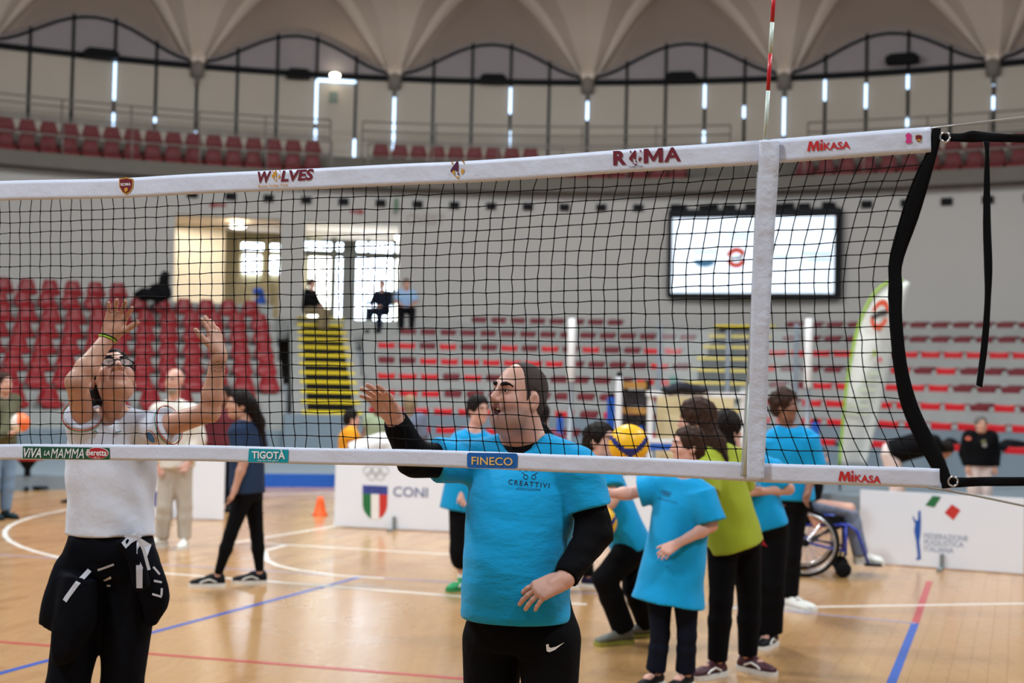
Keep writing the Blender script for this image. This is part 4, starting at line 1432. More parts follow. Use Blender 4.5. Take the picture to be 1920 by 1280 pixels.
MAROON = M('print_maroon', (112, 24, 44), 0.6); GOLD = M('print_gold', (206, 150, 54), 0.6); PRED = M('print_bright_red', (198, 38, 40), 0.6)
PWH = M('print_plain_white', (232, 232, 236), 0.6); PPUR = M('print_purple', (84, 22, 62), 0.6); PPINK = M('print_pink', (214, 60, 140), 0.6)
def shield(x, y, w, h, a, b, word_=None):
    def sh(s): return [(x - w * s, y - h * 0.42 * s), (x - w * 0.5 * s, y - h * 0.46 * s), (x, y - h * 0.52 * s), (x + w * 0.5 * s, y - h * 0.46 * s), (x + w * s, y - h * 0.42 * s), (x + w * 0.95 * s, y + h * 0.1 * s), (x + w * 0.55 * s, y + h * 0.42 * s), (x, y + h * 0.55 * s), (x - w * 0.55 * s, y + h * 0.42 * s), (x - w * 0.95 * s, y + h * 0.1 * s)]
    nshape(sh(1.0), b, tb, 'shield_rim'); nshape(sh(0.86), a, tb, 'shield', LIFT + .0012)
    if word_: nword(word_, x - w * 0.68, y + 1.0, x + w * 0.68, y + 0.2, 5.5, PWH, tb, bold=0.02, lift=LIFT + .0024)
    nshape([(x - 2.5, y + h * .16), (x + 3, y + h * .12), (x + 4, y + h * .3), (x, y + h * .42), (x - 3, y + h * .32)], GOLD, tb, 'shield_mark', LIFT + .0024)
def wolf(cx, cy, w, h, a, b, c):
    P = lambda pts: [(cx + x * w, cy + y * h) for x, y in pts]
    nshape(P([(-.8, -.15), (-.45, -.55), (-.1, -.95), (.12, -.95), (.14, -.2), (.1, .25), (-.1, .2), (-.3, .0), (-.55, .25), (-.45, .55), (-.75, .3), (-.95, .15)]), a, tb, 'wolf_head')
    nshape(P([(-.62, .08), (-.38, .12), (-.3, .4), (-.42, .62), (-.66, .4)]), b, tb, 'wolf_cheek', LIFT + .0010)
    nshape(P([(.45, .1), (.85, -.12), (.98, .1), (.62, .55), (.5, .35)]), b, tb, 'wolf_cheek')
    nshape(P([(-.45, .62), (-.1, .78), (.22, .78), (.5, .55), (.12, 1.0), (0, 1.0)]), b, tb, 'wolf_jaw')
    nshape(P([(-.02, .35), (.28, .4), (.2, .58), (.04, .58)]), a, tb, 'wolf_nose')
    nshape(P([(-.8, -.85), (-.62, -.95), (-.5, -.6), (-.62, -.68), (-.74, -.55)]), b, tb, 'wolf_ear')
    nshape(P([(.55, -.95), (.95, -1.0), (.9, -.62), (.8, -.8)]), b, tb, 'wolf_ear')
    nshape(P([(.38, -.1), (.7, -.2), (.62, -.05)]), c, tb, 'wolf_eye')
shield(238.5, 348, 13.5, 30, MAROON, GOLD, 'ROMA')
nword('W', 485, 343.5, 511, 342, 21.5, MAROON, tb, bold=0.035, shear=0.2)
wolf(519, 329.5, 9, 10.5, GOLD, GOLD, MAROON)
nword('LVES', 528, 341, 590, 337.5, 21, MAROON, tb, bold=0.035, shear=0.2)
nword('Roma Volley Club', 486, 353.5, 541, 350.5, 7, GOLD, tb, bold=0.008)
wolf(859, 318.5, 14, 16.5, PPUR, GOLD, GOLD)
nword('R', 1151, 310.5, 1176, 309, 27, MAROON, tb, bold=0.045)
wolf(1192, 296, 12.5, 14.5, MAROON, MAROON, MAROON)
nshape([(1208 + 36 * u, 306.5 - 2.05 * u - 27 * v) for u, v in ((0, 0), (0, 1), (.24, 1), (.5, .42), (.76, 1), (1, 1), (1, 0), (.77, 0), (.77, .58), (.56, .12), (.44, .12), (.23, .58), (.23, 0))], MAROON, tb, 'letter_stroke')
nword('A', 1246, 304.4, 1278, 302.5, 27, MAROON, tb, bold=0.03)
nword('Volley Club', 1180, 315.8, 1206, 314.4, 4.6, M('print_dark', (52, 30, 44), 0.6), tb, bold=0.01)
def mikasa(par, xm, ym, x1, x2, y1, y2, hh):
    w = x2 - x1; s = (y2 - y1) / w
    a = x1 + w * 0.285
    ml = [(0, 0), (.16, 1), (.40, 1), (.52, .48), (.72, 1), (.95, 1), (1, 0), (.78, 0), (.755, .62), (.56, 0), (.42, 0), (.31, .62), (.22, 0)]
    nshape([(x1 + (a - x1) * u, y1 + s * (a - x1) * u - hh * 1.02 * v) for u, v in ml], PRED, par, 'letter_stroke')
    b0, b1 = x1 + w * 0.30, x1 + w * 0.365
    nshape([(b0, y1 + s * (b0 - x1)), (b1, y1 + s * (b1 - x1)), (b1, y1 + s * (b1 - x1) - hh * 0.74), (b0, y1 + s * (b0 - x1) - hh * 0.74)], PRED, par, 'letter_stroke')
    c0 = x1 + w * 0.385
    nword('KASA', c0, y1 + s * (c0 - x1), x2, y2, hh * 0.78, PRED, par, bold=0.03)
    sx, sy = (b0 + b1) / 2, y1 + s * (b0 - x1) - hh * 1.0
    star = []
    for k in range(10):
        r = (4.2 if k % 2 == 0 else 1.7); an = PI / 2 + k * PI / 5
        star.append((sx + r * math.cos(an), sy - r * math.sin(an)))
    nshape(star, PRED, par, 'star')
mikasa(tb, 0, 0, 1514, 1595, 284, 279, 18)
nshape([(1698, 253), (1704, 249), (1710, 253), (1709, 262), (1711, 267), (1705, 270), (1698, 268), (1700, 261)], PPINK, tb, 'pink_emblem')
shield(1723, 259.5, 6.5, 13, MAROON, GOLD)
mikasa(bb_, 0, 0, 1572, 1652, 901, 906, 18)
# printed panels on the lower band
GRNP = M('panel_green', (24, 84, 58), 0.5); TEALP = M('panel_teal', (0, 152, 172), 0.5); BLUP = M('panel_blue', (14, 96, 178), 0.5); OVR = M('panel_red', (176, 28, 46), 0.5); FGOLD = M('print_pale_gold', (232, 190, 110), 0.5)
nshape([(46, 836), (208, 839), (208.5, 861), (46, 859)], GRNP, bb_, 'printed_panel')
nword('ViVA', 49, 857, 81, 857.5, 18, PWH, bb_, bold=0.015, shear=0.35, lift=LIFT + .0020)
nword('LA', 86, 853, 97, 853, 9, PWH, bb_, bold=0.015, shear=0.3, lift=LIFT + .0020)
nword('MAMMA', 99, 858, 161, 858.5, 18, PWH, bb_, bold=0.0, shear=0.3, lift=LIFT + .0020)
nshape(circ(185.5, 849, 21.5, 11.2, 28), PWH, bb_, 'oval_rim', LIFT + .0012)
nshape(circ(185.5, 849, 20.3, 10.2, 28), OVR, bb_, 'oval', LIFT + .0024)
nword('Beretta', 167, 853, 204, 854, 11.5, PWH, bb_, bold=0.02, lift=LIFT + .0036)
nword('1812', 180, 858.3, 191, 858.5, 3, PWH, bb_, lift=LIFT + .0036)
nshape([(469, 840.5), (543, 842.5), (542, 867), (467, 865.5)], TEALP, bb_, 'printed_panel')
nword('TIGOT\u00c0', 475, 859, 537, 860.5, 17.5, PWH, bb_, bold=0.03, lift=LIFT + .0020)
nword('play fair, feel good', 486, 864.6, 524, 865.4, 4.2, PWH, bb_, lift=LIFT + .0020)
nshape([(x, y) for x, y in [(881, 848), (968, 849.5), (971, 851), (972, 854), (971, 874), (969, 877), (965, 878), (881, 876.5), (878, 875), (877, 872), (877, 852), (878, 849.5)]], BLUP, bb_, 'printed_panel')
nword('FINECO', 886, 870.5, 963, 872.5, 15, FGOLD, bb_, bold=0.012, lift=LIFT + .0020)
# black side webbing, straps, cables
WEB = M('webbing_black', (10, 10, 12), 0.75, 0.2, 40)
def ribbon_net(name, left, right, mat, parent, off=0.0, th=0.004, dd=0.0):
    n = len(left)
    def f(u, w):
        i = w * (n - 1)
        a = (cubic(i, [q[0] for q in left]), cubic(i, [q[1] for q in left])); b = (cubic(i, [q[0] for q in right]), cubic(i, [q[1] for q in right]))
        p = plane_hit(a[0] + (b[0] - a[0]) * u, a[1] + (b[1] - a[1]) * u, NA + nz * off, nz)
        return p + nz * 0.004 * math.sin(w * 14) * u
    return MB().grid(f, 3, 40, thick=-nz * th).build(name, mat, parent, True)
ribbon_net('side_webbing', [(1748, 240), (1738, 286), (1712, 340), (1690, 400), (1668, 480), (1666, 530), (1667, 600), (1676, 690), (1690, 762), (1722, 835), (1760, 895), (1766, 916)],
           [(1764, 240), (1761, 272), (1744, 336), (1722, 408), (1692, 492), (1692, 540), (1692, 600), (1702, 690), (1722, 762), (1752, 826), (1780, 885), (1784, 914)], WEB, net, 0.0, 0.006)
ribbon_net('top_strap', [(1762, 249), (1800, 250), (1822, 245), (1842, 247), (1870, 250), (1930, 252), (2200, 258)], [(1762, 264), (1800, 266), (1822, 266), (1842, 266), (1870, 266), (1930, 267), (2200, 276)], WEB, net, -0.01)
ribbon_net('hanging_strap', [(1843, 264), (1847, 285), (1845, 330), (1843, 420), (1845, 500), (1846, 560), (1840, 640), (1830, 722)], [(1856, 264), (1855, 285), (1856, 330), (1858, 420), (1861, 500), (1858, 560), (1853, 640), (1842, 727)], WEB, net, 0.006)
ribbon_net('bottom_strap', [(1778, 894), (1810, 895), (1850, 894), (1930, 894), (2200, 890)], [(1778, 914), (1810, 913), (1850, 911), (1930, 911), (2200, 908)], WEB, net, -0.01)
def ncable(name, pxs, r, mat, off=0.0):
    MB().tube([plane_hit(x, y, NA + nz * off, nz) for x, y in pxs], r, 6).build(name, mat, net, True)
ncable('top_cable', [(1746, 240), (1800, 233), (1930, 218), (2200, 188)], 0.0022, M('cable_steel', (190, 192, 196), 0.35, metal=0.5))
ncable('bottom_rope', [(1740, 914), (1770, 918), (1830, 929), (1930, 950), (2200, 1010)], 0.0035, M('rope_grey', (150, 146, 138), 0.8))
STEEL = M('buckle_steel', (200, 200, 205), 0.2, metal=1.0)
for cx, cy in ((1772, 257), (1787, 902)):
    MB().tube([plane_hit(cx + 9 * math.cos(a), cy + 9 * math.sin(a), NA + nz * 0.006, nz) for a in [2 * PI * k / 16 for k in range(17)]], 0.003, 6).build('buckle_ring', STEEL, net, True)
# white side tape sleeve and antenna
tape_l = [(1424, 263), (1422, 310), (1416, 420), (1409, 560), (1406, 680), (1402, 800), (1400, 900)]
tape_r = [(1461, 262), (1460, 310), (1452, 420), (1445, 560), (1440, 680), (1436, 800), (1432, 903)]
ribbon_net('side_tape', tape_l, tape_r, M('tape_white', (204, 211, 228), 0.5, 0.06, 8, 0.5, 14), net, 0.018, 0.006)
ribbon_net('tape_pocket', [(1419, 322), (1414, 420), (1408, 560), (1400, 700), (1394, 800), (1388, 893)], [(1440, 322), (1432, 420), (1426, 560), (1420, 700), (1416, 800), (1412, 893)], M('pocket_clear', (178, 182, 184), 0.3, alpha=0.6), net, 0.012, 0.003)
ant = thing('net_antenna', 'thin red and white striped antenna rising above the net tape', 'antenna', plane_hit(1410, 700, NA, nz))
ARED = M('antenna_red', (190, 26, 40), 0.35); AWH = M('antenna_white', (196, 210, 202), 0.35)
def apt(y): return plane_hit(1450.5 - 0.0605 * y, y, NA + nz * 0.010, nz)
ys = [-214, -150, -86, -22, 42, 101, 170, 262, 330, 420, 560, 720, 890]
cols = [AWH, ARED, AWH, ARED, AWH, ARED, AWH, AWH, ARED, AWH, AWH, AWH]
cols[3] = ARED; cols[8] = AWH
for i in range(len(ys) - 1):
    MB().tube([apt(ys[i]), apt(ys[i + 1])], 0.0058, 10).build('rod_section', cols[i], ant, True)

# ================================================================== things on and around the court
def board(label, x0, y0, x1, y1, H, parts=None, name='advertising_board'):
    p0, p1 = ground(x0, y0), ground(x1, y1)
    p0[2] = p1[2] = 0
    ex = nrm(p1 - p0); en = np.cross(ex, ZUP)
    if en @ CF > 0: en = -en
    W = np.linalg.norm(p1 - p0)
    t = thing(name, label, 'board', (p0 + p1) / 2)
    pan = MB().prism([(0, 0.012), (W, 0.012), (W, H), (0, H)], p0 - en * 0.025, ex, ZUP, en, 0.025).build('panel', M('board_white', (230, 237, 248), 0.5, 0.02, 2), t)
    def P(px, py):
        q = plane_hit(px, py, p0, en) - p0
        return q @ ex, q @ ZUP
    FT = M('board_foot', (120, 128, 130), 0.5)
    return t, pan, p0, ex, en, W, P, FT
def bword(s, x0, yb0, x1, yb1, hpx, mat, B, **kw):
    t, pan, p0, ex, en, W, P, FT = B
    u0, v0 = P(x0, yb0); u1, v1 = P(x1, yb1); _, v2 = P(x0, yb0 - hpx)
    lettering(s, p0 + ex * u0 + ZUP * v0, ex, ZUP, en, u1 - u0, v2 - v0, mat, pan, lift=0.004, **kw)
def bshape(pxs, mat, B, name, lift=0.004):
    t, pan, p0, ex, en, W, P, FT = B
    pts = np.array([P(x, y) for x, y in pxs])
    flat(pts, [tuple(range(len(pts)))], p0, ex, ZUP, en, mat, pan, name, lift)
def bfoot(x, ya, yb, B):
    t, pan, p0, ex, en, W, P, FT = B
    u, v = P(x, ya)
    c = p0 + ex * u
    MB().box(c + en * 0.02 + ZUP * v / 2, (0.035, 0.02, v), (ex, en, ZUP)).box(c + en * 0.12 + ZUP * 0.012, (0.035, 0.24, 0.024), (ex, en, ZUP)).build('stand_foot', FT, t)
GR = M('print_pale_grey', (186, 190, 192), 0.6); SLATE = M('print_slate', (110, 122, 160), 0.6); IG = M('print_green', (34, 112, 66), 0.6); IRED = M('print_flag_red', (200, 52, 46), 0.6); IBL = M('print_blue', (54, 72, 150), 0.6)
B = board('low white board printed with Olympic rings and an Italian shield', 626, 988, 850, 998, 0.735)
for (x, y) in ((690, 882), (705, 882), (720, 882), (697, 891), (713, 891)):
    t, pan, p0, ex, en, W, P, FT = B
    u, v = P(x, y); r = 9.5 * np.linalg.norm(p0 - CAM) / F
    pts, fs = ringpoly(u, v, r * 0.78, r, n=24)
    flat(pts, fs, p0, ex, ZUP, en, GR, pan, 'olympic_ring', 0.004)
bshape([(680, 909), (727, 911), (727, 927), (680, 925)], IBL, B, 'shield_top')
bword('ITALIA', 685, 922, 722, 923.5, 8, M('print_mid_blue', (120, 132, 190), 0.6), B, bold=0.01)
bshape([(680, 925), (696, 925.7), (696, 972), (690, 968), (683, 958), (680, 948)], IG, B, 'shield_green')
bshape([(696, 925.7), (711, 926.3), (711, 972), (704, 976), (696, 972)], M('print_shield_white', (236, 236, 236), 0.6), B, 'shield_white')
bshape([(711, 926.3), (727, 927), (726, 950), (723, 960), (717, 968), (711, 972)], IRED, B, 'shield_red')
bword('CONI', 737, 930.5, 802, 932.5, 19, SLATE, B, bold=0.015)
bfoot(740, 968, 996, B)
B = board('plain white board behind the man in the off-white tracksuit', 284, 971, 418, 976, 0.75)
bshape([(286, 920), (294, 921), (292, 950), (286, 948)], IBL, B, 'blue_print')
bfoot(321, 950, 976, B)
B = board('white board half hidden between the man and the crouching girl', 1040, 1018, 1222, 1027, 0.74)
B = board('white board with boxing figure and Italian colours on the right', 1611, 1055, 1919, 1078, 0.715)
bshape([(1749, 929), (1765, 931), (1752, 951), (1735, 947)], IG, B, 'colour_patch')
bshape([(1785, 945), (1801, 956), (1788, 975), (1771, 961)], IRED, B, 'colour_patch')
BX = M('print_royal_blue', (32, 88, 176), 0.6)
bshape([(1712, 966), (1716, 974), (1721, 976), (1722, 958), (1726, 956), (1727, 978), (1726, 1000), (1724, 1015), (1727, 1048), (1719, 1050), (1718, 1046), (1721, 1044), (1718, 1015), (1714, 995), (1716, 982), (1711, 970)], BX, B, 'boxer_figure')
for k, wd in enumerate(('FEDERAZIONE', 'PUGILISTICA', 'ITALIANA')):
    bword(wd, 1733, 1009 + 12 * k, (1815, 1807, 1788)[k], 1011.5 + 12.4 * k, 10, M('print_mist_blue', (150, 166, 190), 0.6), B, bold=0.005)
bfoot(1767, 1038, 1070, B)

# orange marker cone
c = ground(600, 966); c[2] = 0
tag(MB().lathe(c, [(0.10, 0), (0.10, 0.012), (0.075, 0.03), (0.05, 0.16), (0.035, 0.225), (0.02, 0.23)], 18).build('marker_cone', M('cone_orange', (246, 96, 30), 0.5), None, True), 'small orange marker cone alone on the floor', 'cone')

# volleyballs
def ball(label, c, r, colors, fn):
    me = MB()
    n, m = 40, 26
    vs = [];
    for j in range(m + 1):
        th = PI * j / m
        for i in range(n):
            ph = 2 * PI * i / n
            vs.append(np.array(c) + r * (CR * math.sin(th) * math.cos(ph) + CF * math.sin(th) * math.sin(ph) + CU * math.cos(th)))
    fs = []
    for j in range(m):
        for i in range(n):
            a, b = j * n + i, j * n + (i + 1) % n
            fs.append((a, b, b + n, a + n))
    o = me.add(vs, fs).build('volleyball', colors[0], None, True, loc=c)
    for m_ in colors[1:]: o.data.materials.append(m_)
    for p in o.data.polygons:
        q = np.array(p.center) / r
        p.material_index = fn(q @ CR, q @ CU, q @ -CF)
    return tag(o, label, 'ball')
BY = M('ball_yellow', (244, 186, 18), 0.4, 0.04); BB = M('ball_blue', (28, 44, 120), 0.4, 0.06); BWH = M('ball_white', (236, 228, 220), 0.4); BOR = M('ball_orange', (236, 112, 60), 0.4)
def swirl(u, v, w):
    if w < 0: u, v = -v, u
    if abs(v + 0.30 - 0.85 * u * u) < 0.19: return 1
    if abs(u + 0.08 + 0.1 * v) < 0.15 and v < -0.25: return 1
    return 0
ball('yellow and blue volleyball in the air beside the boy\'s face', at(1179, 833, 7.45), 0.106, [BY, BB], swirl)
ball('yellow and blue volleyball held low by the crouching girl', at(1126, 979, 9.12), 0.106, [BY, BB], swirl)
ball('white and orange ball held at the left edge', at(38, 792, 15.6), 0.105, [BWH, BOR], lambda u, v, w: 1 if u + 0.3 * v > 0.05 else 0)

# feather flag
fd = 21.0
Lf = [(1693, 524), (1664, 529), (1635, 556), (1612, 605), (1597, 665), (1586, 736), (1579, 811), (1574, 872)]
Rf = [(1706, 530), (1704, 540), (1697, 567), (1688, 605), (1674, 662), (1658, 736), (1640, 811), (1624, 872)]
base = at(1576, 940, fd); base[2] = 0.0
fl = thing('feather_flag', 'tall white feather flag with green edge and an orange round emblem', 'flag', base)
def ff(u, w, L_=Lf, R_=Rf):
    i = w * (len(L_) - 1)
    x = cubic(i, [q[0] for q in L_]) * (1 - u) + cubic(i, [q[0] for q in R_]) * u
    y = cubic(i, [q[1] for q in L_]) * (1 - u) + cubic(i, [q[1] for q in R_]) * u
    return at(x, y, fd + 0.05 * math.sin(u * 5 + w * 4))
sail = MB().grid(ff, 8, 30, thick=np.array([0, 0.012, 0])).build('sail', M('flag_white', (212, 214, 208), 0.7, 0.04, 1.5), fl, True)
MB().tube([ff(0, w / 20.0) for w in range(21)], 0.022, 6).build('edge_sleeve', M('flag_green', (150, 190, 60), 0.7), fl, True)
MB().tube([ff(0, 1.0), base], 0.014, 6).build('pole', BLACK, fl, True)
MB().lathe(base, [(0.22, 0), (0.22, 0.03), (0.04, 0.05), (0.03, 0.12)], 14).build('base', BLACK, fl)
def fdecal(pts, fs, cx, cy, mat, name):
    k = (fd - 0.12) / F
    flat(np.array(pts) * np.array([k, -k]), fs, at(cx, cy, fd - 0.12), CR, CU, -CF, mat, sail, name, 0.0)
for (a0_, a1_) in ((0.1 * PI, 0.95 * PI), (1.08 * PI, 1.95 * PI)):
    pts, fs = ringpoly(0, 0, 14, 23, a0_, a1_)
    pts = [(x * 0.75 - 0.25 * y, y * 1.25) for x, y in pts]
    fdecal(pts, fs, 1650, 590, M('flag_orange', (214, 84, 52), 0.7), 'emblem_arc')
fdecal([(-17, 2), (2, -8), (16, -10), (14, 0), (0, 4), (-12, 10)], [(0, 1, 2, 3, 4, 5)], 1649, 590, M('flag_dark', (70, 70, 66), 0.7), 'emblem_swoosh')
fdecal(circ(0, 0, 4, 6, 10), [tuple(range(10))], 1640, 662, M('flag_leaf', (160, 180, 60), 0.7), 'emblem_leaf')
fdecal(circ(0, 0, 4, 5, 10), [tuple(range(10))], 1650, 674, M('flag_pink', (204, 90, 100), 0.7), 'emblem_flower')
for k in range(6):
    w = 16 + k * 2.2
    fdecal([(-w, -2), (w * 0.7, -2), (w * 0.65, 2), (-w, 2)], [(0, 1, 2, 3)], 1640 - 6.5 * k, 700 + 15 * k, M('flag_print_sage', (190, 204, 170), 0.7), 'printed_line')

# volleyball posts of the court behind, with white sleeves
def vpost(label, x, yt, ym, d):
    top = at(x, yt, d); b = foot(x, d, 0.0); b = np.array([top[0], top[1], 0.0])
    mid = at(x, ym, d)[2]
    t = thing('net_post', label, 'post', b)
    MB().lathe(b, [(0.12, 0), (0.12, 0.02), (0.04, 0.04), (0.04, mid), (0.04, top[2] - 0.05)], 12).build('steel_tube', M('post_steel', (150, 156, 164), 0.35, metal=0.4), t, True)
    MB().lathe([b[0], b[1], mid], [(0.045, 0), (0.058, 0.02), (0.058, top[2] - mid - 0.02), (0.045, top[2] - mid)], 12).build('white_sleeve', M('post_white', (222, 222, 222), 0.5), t, True)
vpost('white sleeved steel post behind the man at the net', 1073, 597, 715, 20.5)
vpost('white sleeved steel post behind the curly haired youth', 1517, 597, 728, 20.5)
def pad(label, x, w, y0, d, mat, H=None):
    b = foot(x, d, 0.0); top = at(x, y0, d)[2]
    k = d / F
    t = thing('padded_post', label, 'post', b)
    MB().box((b[0], b[1], top * 0.5), (w * k, w * k, top)).build('foam_pad', mat, t, bevel=0.02)
    MB().lathe((b[0], b[1], top), [(0.035, 0), (0.035, 0.05), (0.02, 0.07)], 10).build('cap', DARK, t)
PBL = M('pad_blue', (18, 82, 178), 0.5); PWT = M('pad_white', (214, 218, 224), 0.5)
pad('blue padded post left of the equipment rack', 1142, 15, 745, 20.3, PBL)
pad('blue padded post behind the maroon shirt', 1047, 12, 782, 20.8, PBL)
pad('blue padded post beside the curly haired youth', 1526, 14, 792, 20.2, PBL)
pad('white padded post next to the equipment rack', 1156, 12, 706, 19.6, PWT)
pad('short blue padded post by the white frame', 1200, 8, 797, 18.9, PBL)
# equipment rack with boxes
rk = thing('equipment_rack', 'equipment rack with timber shelves and dark crates', 'rack', foot(1188, 20.0, 0.0))
TIM = M('shelf_timber', (168, 124, 60), 0.6, 0.15, 8, stretch=(1, 6, 6)); CRT = M('crate_dark', (52, 48, 50), 0.6)
rd = 20.0; k_ = rd / F
for x in (1168, 1209):
    b = foot(x, rd, 0.0); top = at(x, 712, rd)[2]
    MB().box((b[0], b[1], top / 2), (0.04, 0.5, top)).build('upright', DARK, rk)
for y in (722, 769, 815, 860):
    a_, b_ = at(1168, y, rd), at(1209, y, rd)
    MB().box((a_ + b_) / 2, (abs(b_[0] - a_[0]), 0.5, 0.09)).build('shelf', TIM, rk)
for i, y in enumerate((746, 792, 838)):
    for j, x in enumerate((1178, 1199)):
        c = at(x, y, rd - 0.02)
        o = MB().box(c, (0.145, 0.42, 0.22)).box(c + np.array([0, -0.215, 0.06]), (0.06, 0.02, 0.025)).build('crate', CRT)
        tag(o, f'dark crate on the {("top", "middle", "bottom")[i]} shelf of the rack, {("left", "right")[j]} one', 'crate', 'dark crates on the rack')
# white framed shelter with beige back and a bench
sh_d = 18.7
st = thing('team_shelter', 'white framed shelter with a beige back panel', 'shelter', foot(1300, sh_d, 0.0))
WFR = M('frame_white', (216, 220, 224), 0.45)
for x in (1215, 1389):
    b = foot(x, sh_d, 0.0); top = at(x, 734, sh_d)[2]
    MB().box((b[0], b[1], top / 2), (0.07, 0.07, top)).build('frame_post', WFR, st)
a_, b_ = at(1212, 738, sh_d), at(1392, 740, sh_d)
MB().box((a_ + b_) / 2, (b_[0] - a_[0], 0.08, 0.07)).build('top_rail', WFR, st)
a_, b_ = at(1218, 833, sh_d - 0.02), at(1386, 836, sh_d - 0.02)
MB().box((a_ + b_) / 2 + ZUP * 0.05, (b_[0] - a_[0], 0.05, 0.06)).build('lower_rail', WFR, st)
MB().box((a_ + b_) / 2 - ZUP * 0.03, (b_[0] - a_[0], 0.05, 0.09)).build('blue_strip', PBL, st)
a_, b_ = at(1232, 742, sh_d + 0.5), at(1376, 742, sh_d + 0.5)
MB().box(((a_ + b_) / 2)[:2].tolist() + [a_[2] / 2 + 0.05], (b_[0] - a_[0], 0.03, a_[2] - 0.1)).build('back_panel', M('panel_beige', (204, 190, 150), 0.6, 0.04, 3), st)
S = SDF(*bounds([at(1240, 740, sh_d), at(1326, 715, sh_d)], 0.2), 0.02)
for (x, y, rx, rz) in ((1256, 731, .13, .06), (1276, 727, .15, .085), (1298, 729, .14, .07), (1316, 732, .08, .05)):
    S.add(ell(at(x, y, sh_d), np.array([rx, 0.14, rz])), 0.04)
S.warp(lambda X, Y, Z: 0.012 * np.sin(40 * X) * np.cos(35 * Z + 20 * X))
o = S.build('dark_coat', M('coat_charcoal', (40, 40, 46), 0.9), None, 1)
tag(o, 'charcoal coat heaped on top of the white framed shelter', 'coat')
# glass screens in front of the second stair
gl = thing('glass_screen', 'clear glass screen with grey steel posts before the second stairs', 'screen', foot(1320, 20.6, 0.0))
GPO = M('post_grey_blue', (128, 138, 150), 0.5)
gd = 21.2
for x, y in ((1231, 606), (1360, 618), (1428, 606), (1488, 606)):
    b = foot(x, gd, 0.0); top = at(x, y, gd)[2]
    MB().box((b[0], b[1], top / 2), (0.06, 0.06, top)).build('post', GPO, gl)
GLA = M('glass_clear', (212, 222, 224), 0.08, 0.02, alpha=0.10, spec=0.5)
for xa, xb in ((1235, 1356), (1364, 1424), (1432, 1485)):
    a_, b_ = foot(xa, gd, 0.0), foot(xb, gd, 0.0); top = at(xa, 612, gd)[2]
    MB().box([(a_[0] + b_[0]) / 2, (a_[1] + b_[1]) / 2, top / 2 + 0.1], (b_[0] - a_[0], 0.02, top - 0.3)).build('pane', GLA, gl)
o = wall_shape([(1255, 704), (1270, 704), (1270, 722), (1255, 722)], M('sign_teal', (64, 120, 104), 0.6), 'exit_sign', 15.4, None)
tag(o, 'small green sign on the plinth above the shelter', 'sign')
# therapy stool and pole at the left
sd = 20.2
b = foot(50, sd, 0.0)
so = thing('work_stool', 'black work stool with a red seat by the left stand', 'stool', b)
MB().box(b + ZUP * 0.46, (0.38, 0.36, 0.07)).build('seat', M('stool_red', (166, 40, 36), 0.5), so, bevel=0.02)
MB().lathe(b, [(0.05, 0.05), (0.045, 0.3), (0.12, 0.40), (0.14, 0.43)], 12).build('column', BLACK, so)
for k in range(5):
    a = 2 * PI * k / 5
    MB().box(b + np.array([math.cos(a) * 0.15, math.sin(a) * 0.15, 0.04]), (0.3, 0.05, 0.04), (np.array([math.cos(a), math.sin(a), 0]), np.array([-math.sin(a), math.cos(a), 0]), ZUP)).build('foot', BLACK, so)
b = foot(134, 18.5, 0.0); tp = at(141, 800, 18.5)
po = thing('cable_stand', 'thin black stand with a loose cable behind the woman', 'stand', b)
MB().tube([b, tp], 0.02, 6).build('pole', BLACK, po, True)
MB().tube([at(140, 845, 18.4), at(133, 862, 18.4), at(131, 878, 18.4), at(134, 892, 18.4), at(141, 900, 18.4)], 0.006, 6).build('cable', BLACK, po, True)
MB().lathe(b, [(0.14, 0), (0.14, 0.02), (0.03, 0.05)], 12).build('base', BLACK, po)
# covered camera at the top of the left stand
S = SDF(*bounds([at(255, 565, 31.5), at(322, 515, 31.5)], 0.35), 0.03)
for (x, y, rx, rz) in ((277, 553, .32, .14), (300, 548, .27, .22), (308, 522, .11, .17), (306, 536, .1, .15), (268, 549, .14, .1)):
    S.add(ell(at(x, y, 31.5), np.array([rx, 0.2, rz])), 0.06)
S.warp(lambda X, Y, Z: 0.02 * np.sin(18 * X + 9 * Z) * np.cos(16 * Z))
o = S.build('covered_camera', M('cover_black', (14, 14, 16), 0.8), None, 1)
tag(o, 'camera under a black cover above the left chairs', 'camera')
cb = at(292, 566, 31.5)
tp_ = thing('camera_tripod', 'dark tripod carrying the covered camera', 'tripod', [cb[0], cb[1], 2.9])
for k in range(3):
    a = 2 * PI * k / 3 + 0.4
    MB().tube([cb, cb + np.array([math.cos(a) * 0.3, math.sin(a) * 0.3, 3.03 - cb[2]])], 0.02, 6).build('leg', BLACK, tp_, True)
# small things in the lobby
lb = cyl_hit(486, 562, 24.6)
S = SDF(*bounds([lb, cyl_hit(486, 540, 24.6)], 0.3), 0.03)
S.add(ell(cyl_hit(484, 546, 24.6), np.array([0.15, 0.12, 0.1])), 0.03).add(ell(cyl_hit(488, 566, 24.6), np.array([0.16, 0.12, 0.12])), 0.03).add(ell(cyl_hit(492, 555, 24.6), np.array([0.06, 0.06, 0.16])), 0.03)
o = S.build('blue_bag', M('bag_blue', (30, 74, 160), 0.7), None, 1)
tag(o, 'blue bag on a ledge in the left doorway', 'bag')
MB().box(np.array([lb[0], lb[1], (cyl_hit(488, 570, 24.6)[2] + 3.08) / 2]), (0.5, 0.4, max(0.1, cyl_hit(488, 572, 24.6)[2] - 3.08))).box(np.array([lb[0], lb[1] + 0.18, cyl_hit(488, 560, 24.6)[2]]), (0.5, 0.04, 0.3)).build('lobby_bench', M('bench_pale', (196, 186, 170), 0.7))
tag(bpy.data.objects['lobby_bench'], 'pale bench in the left doorway', 'bench')
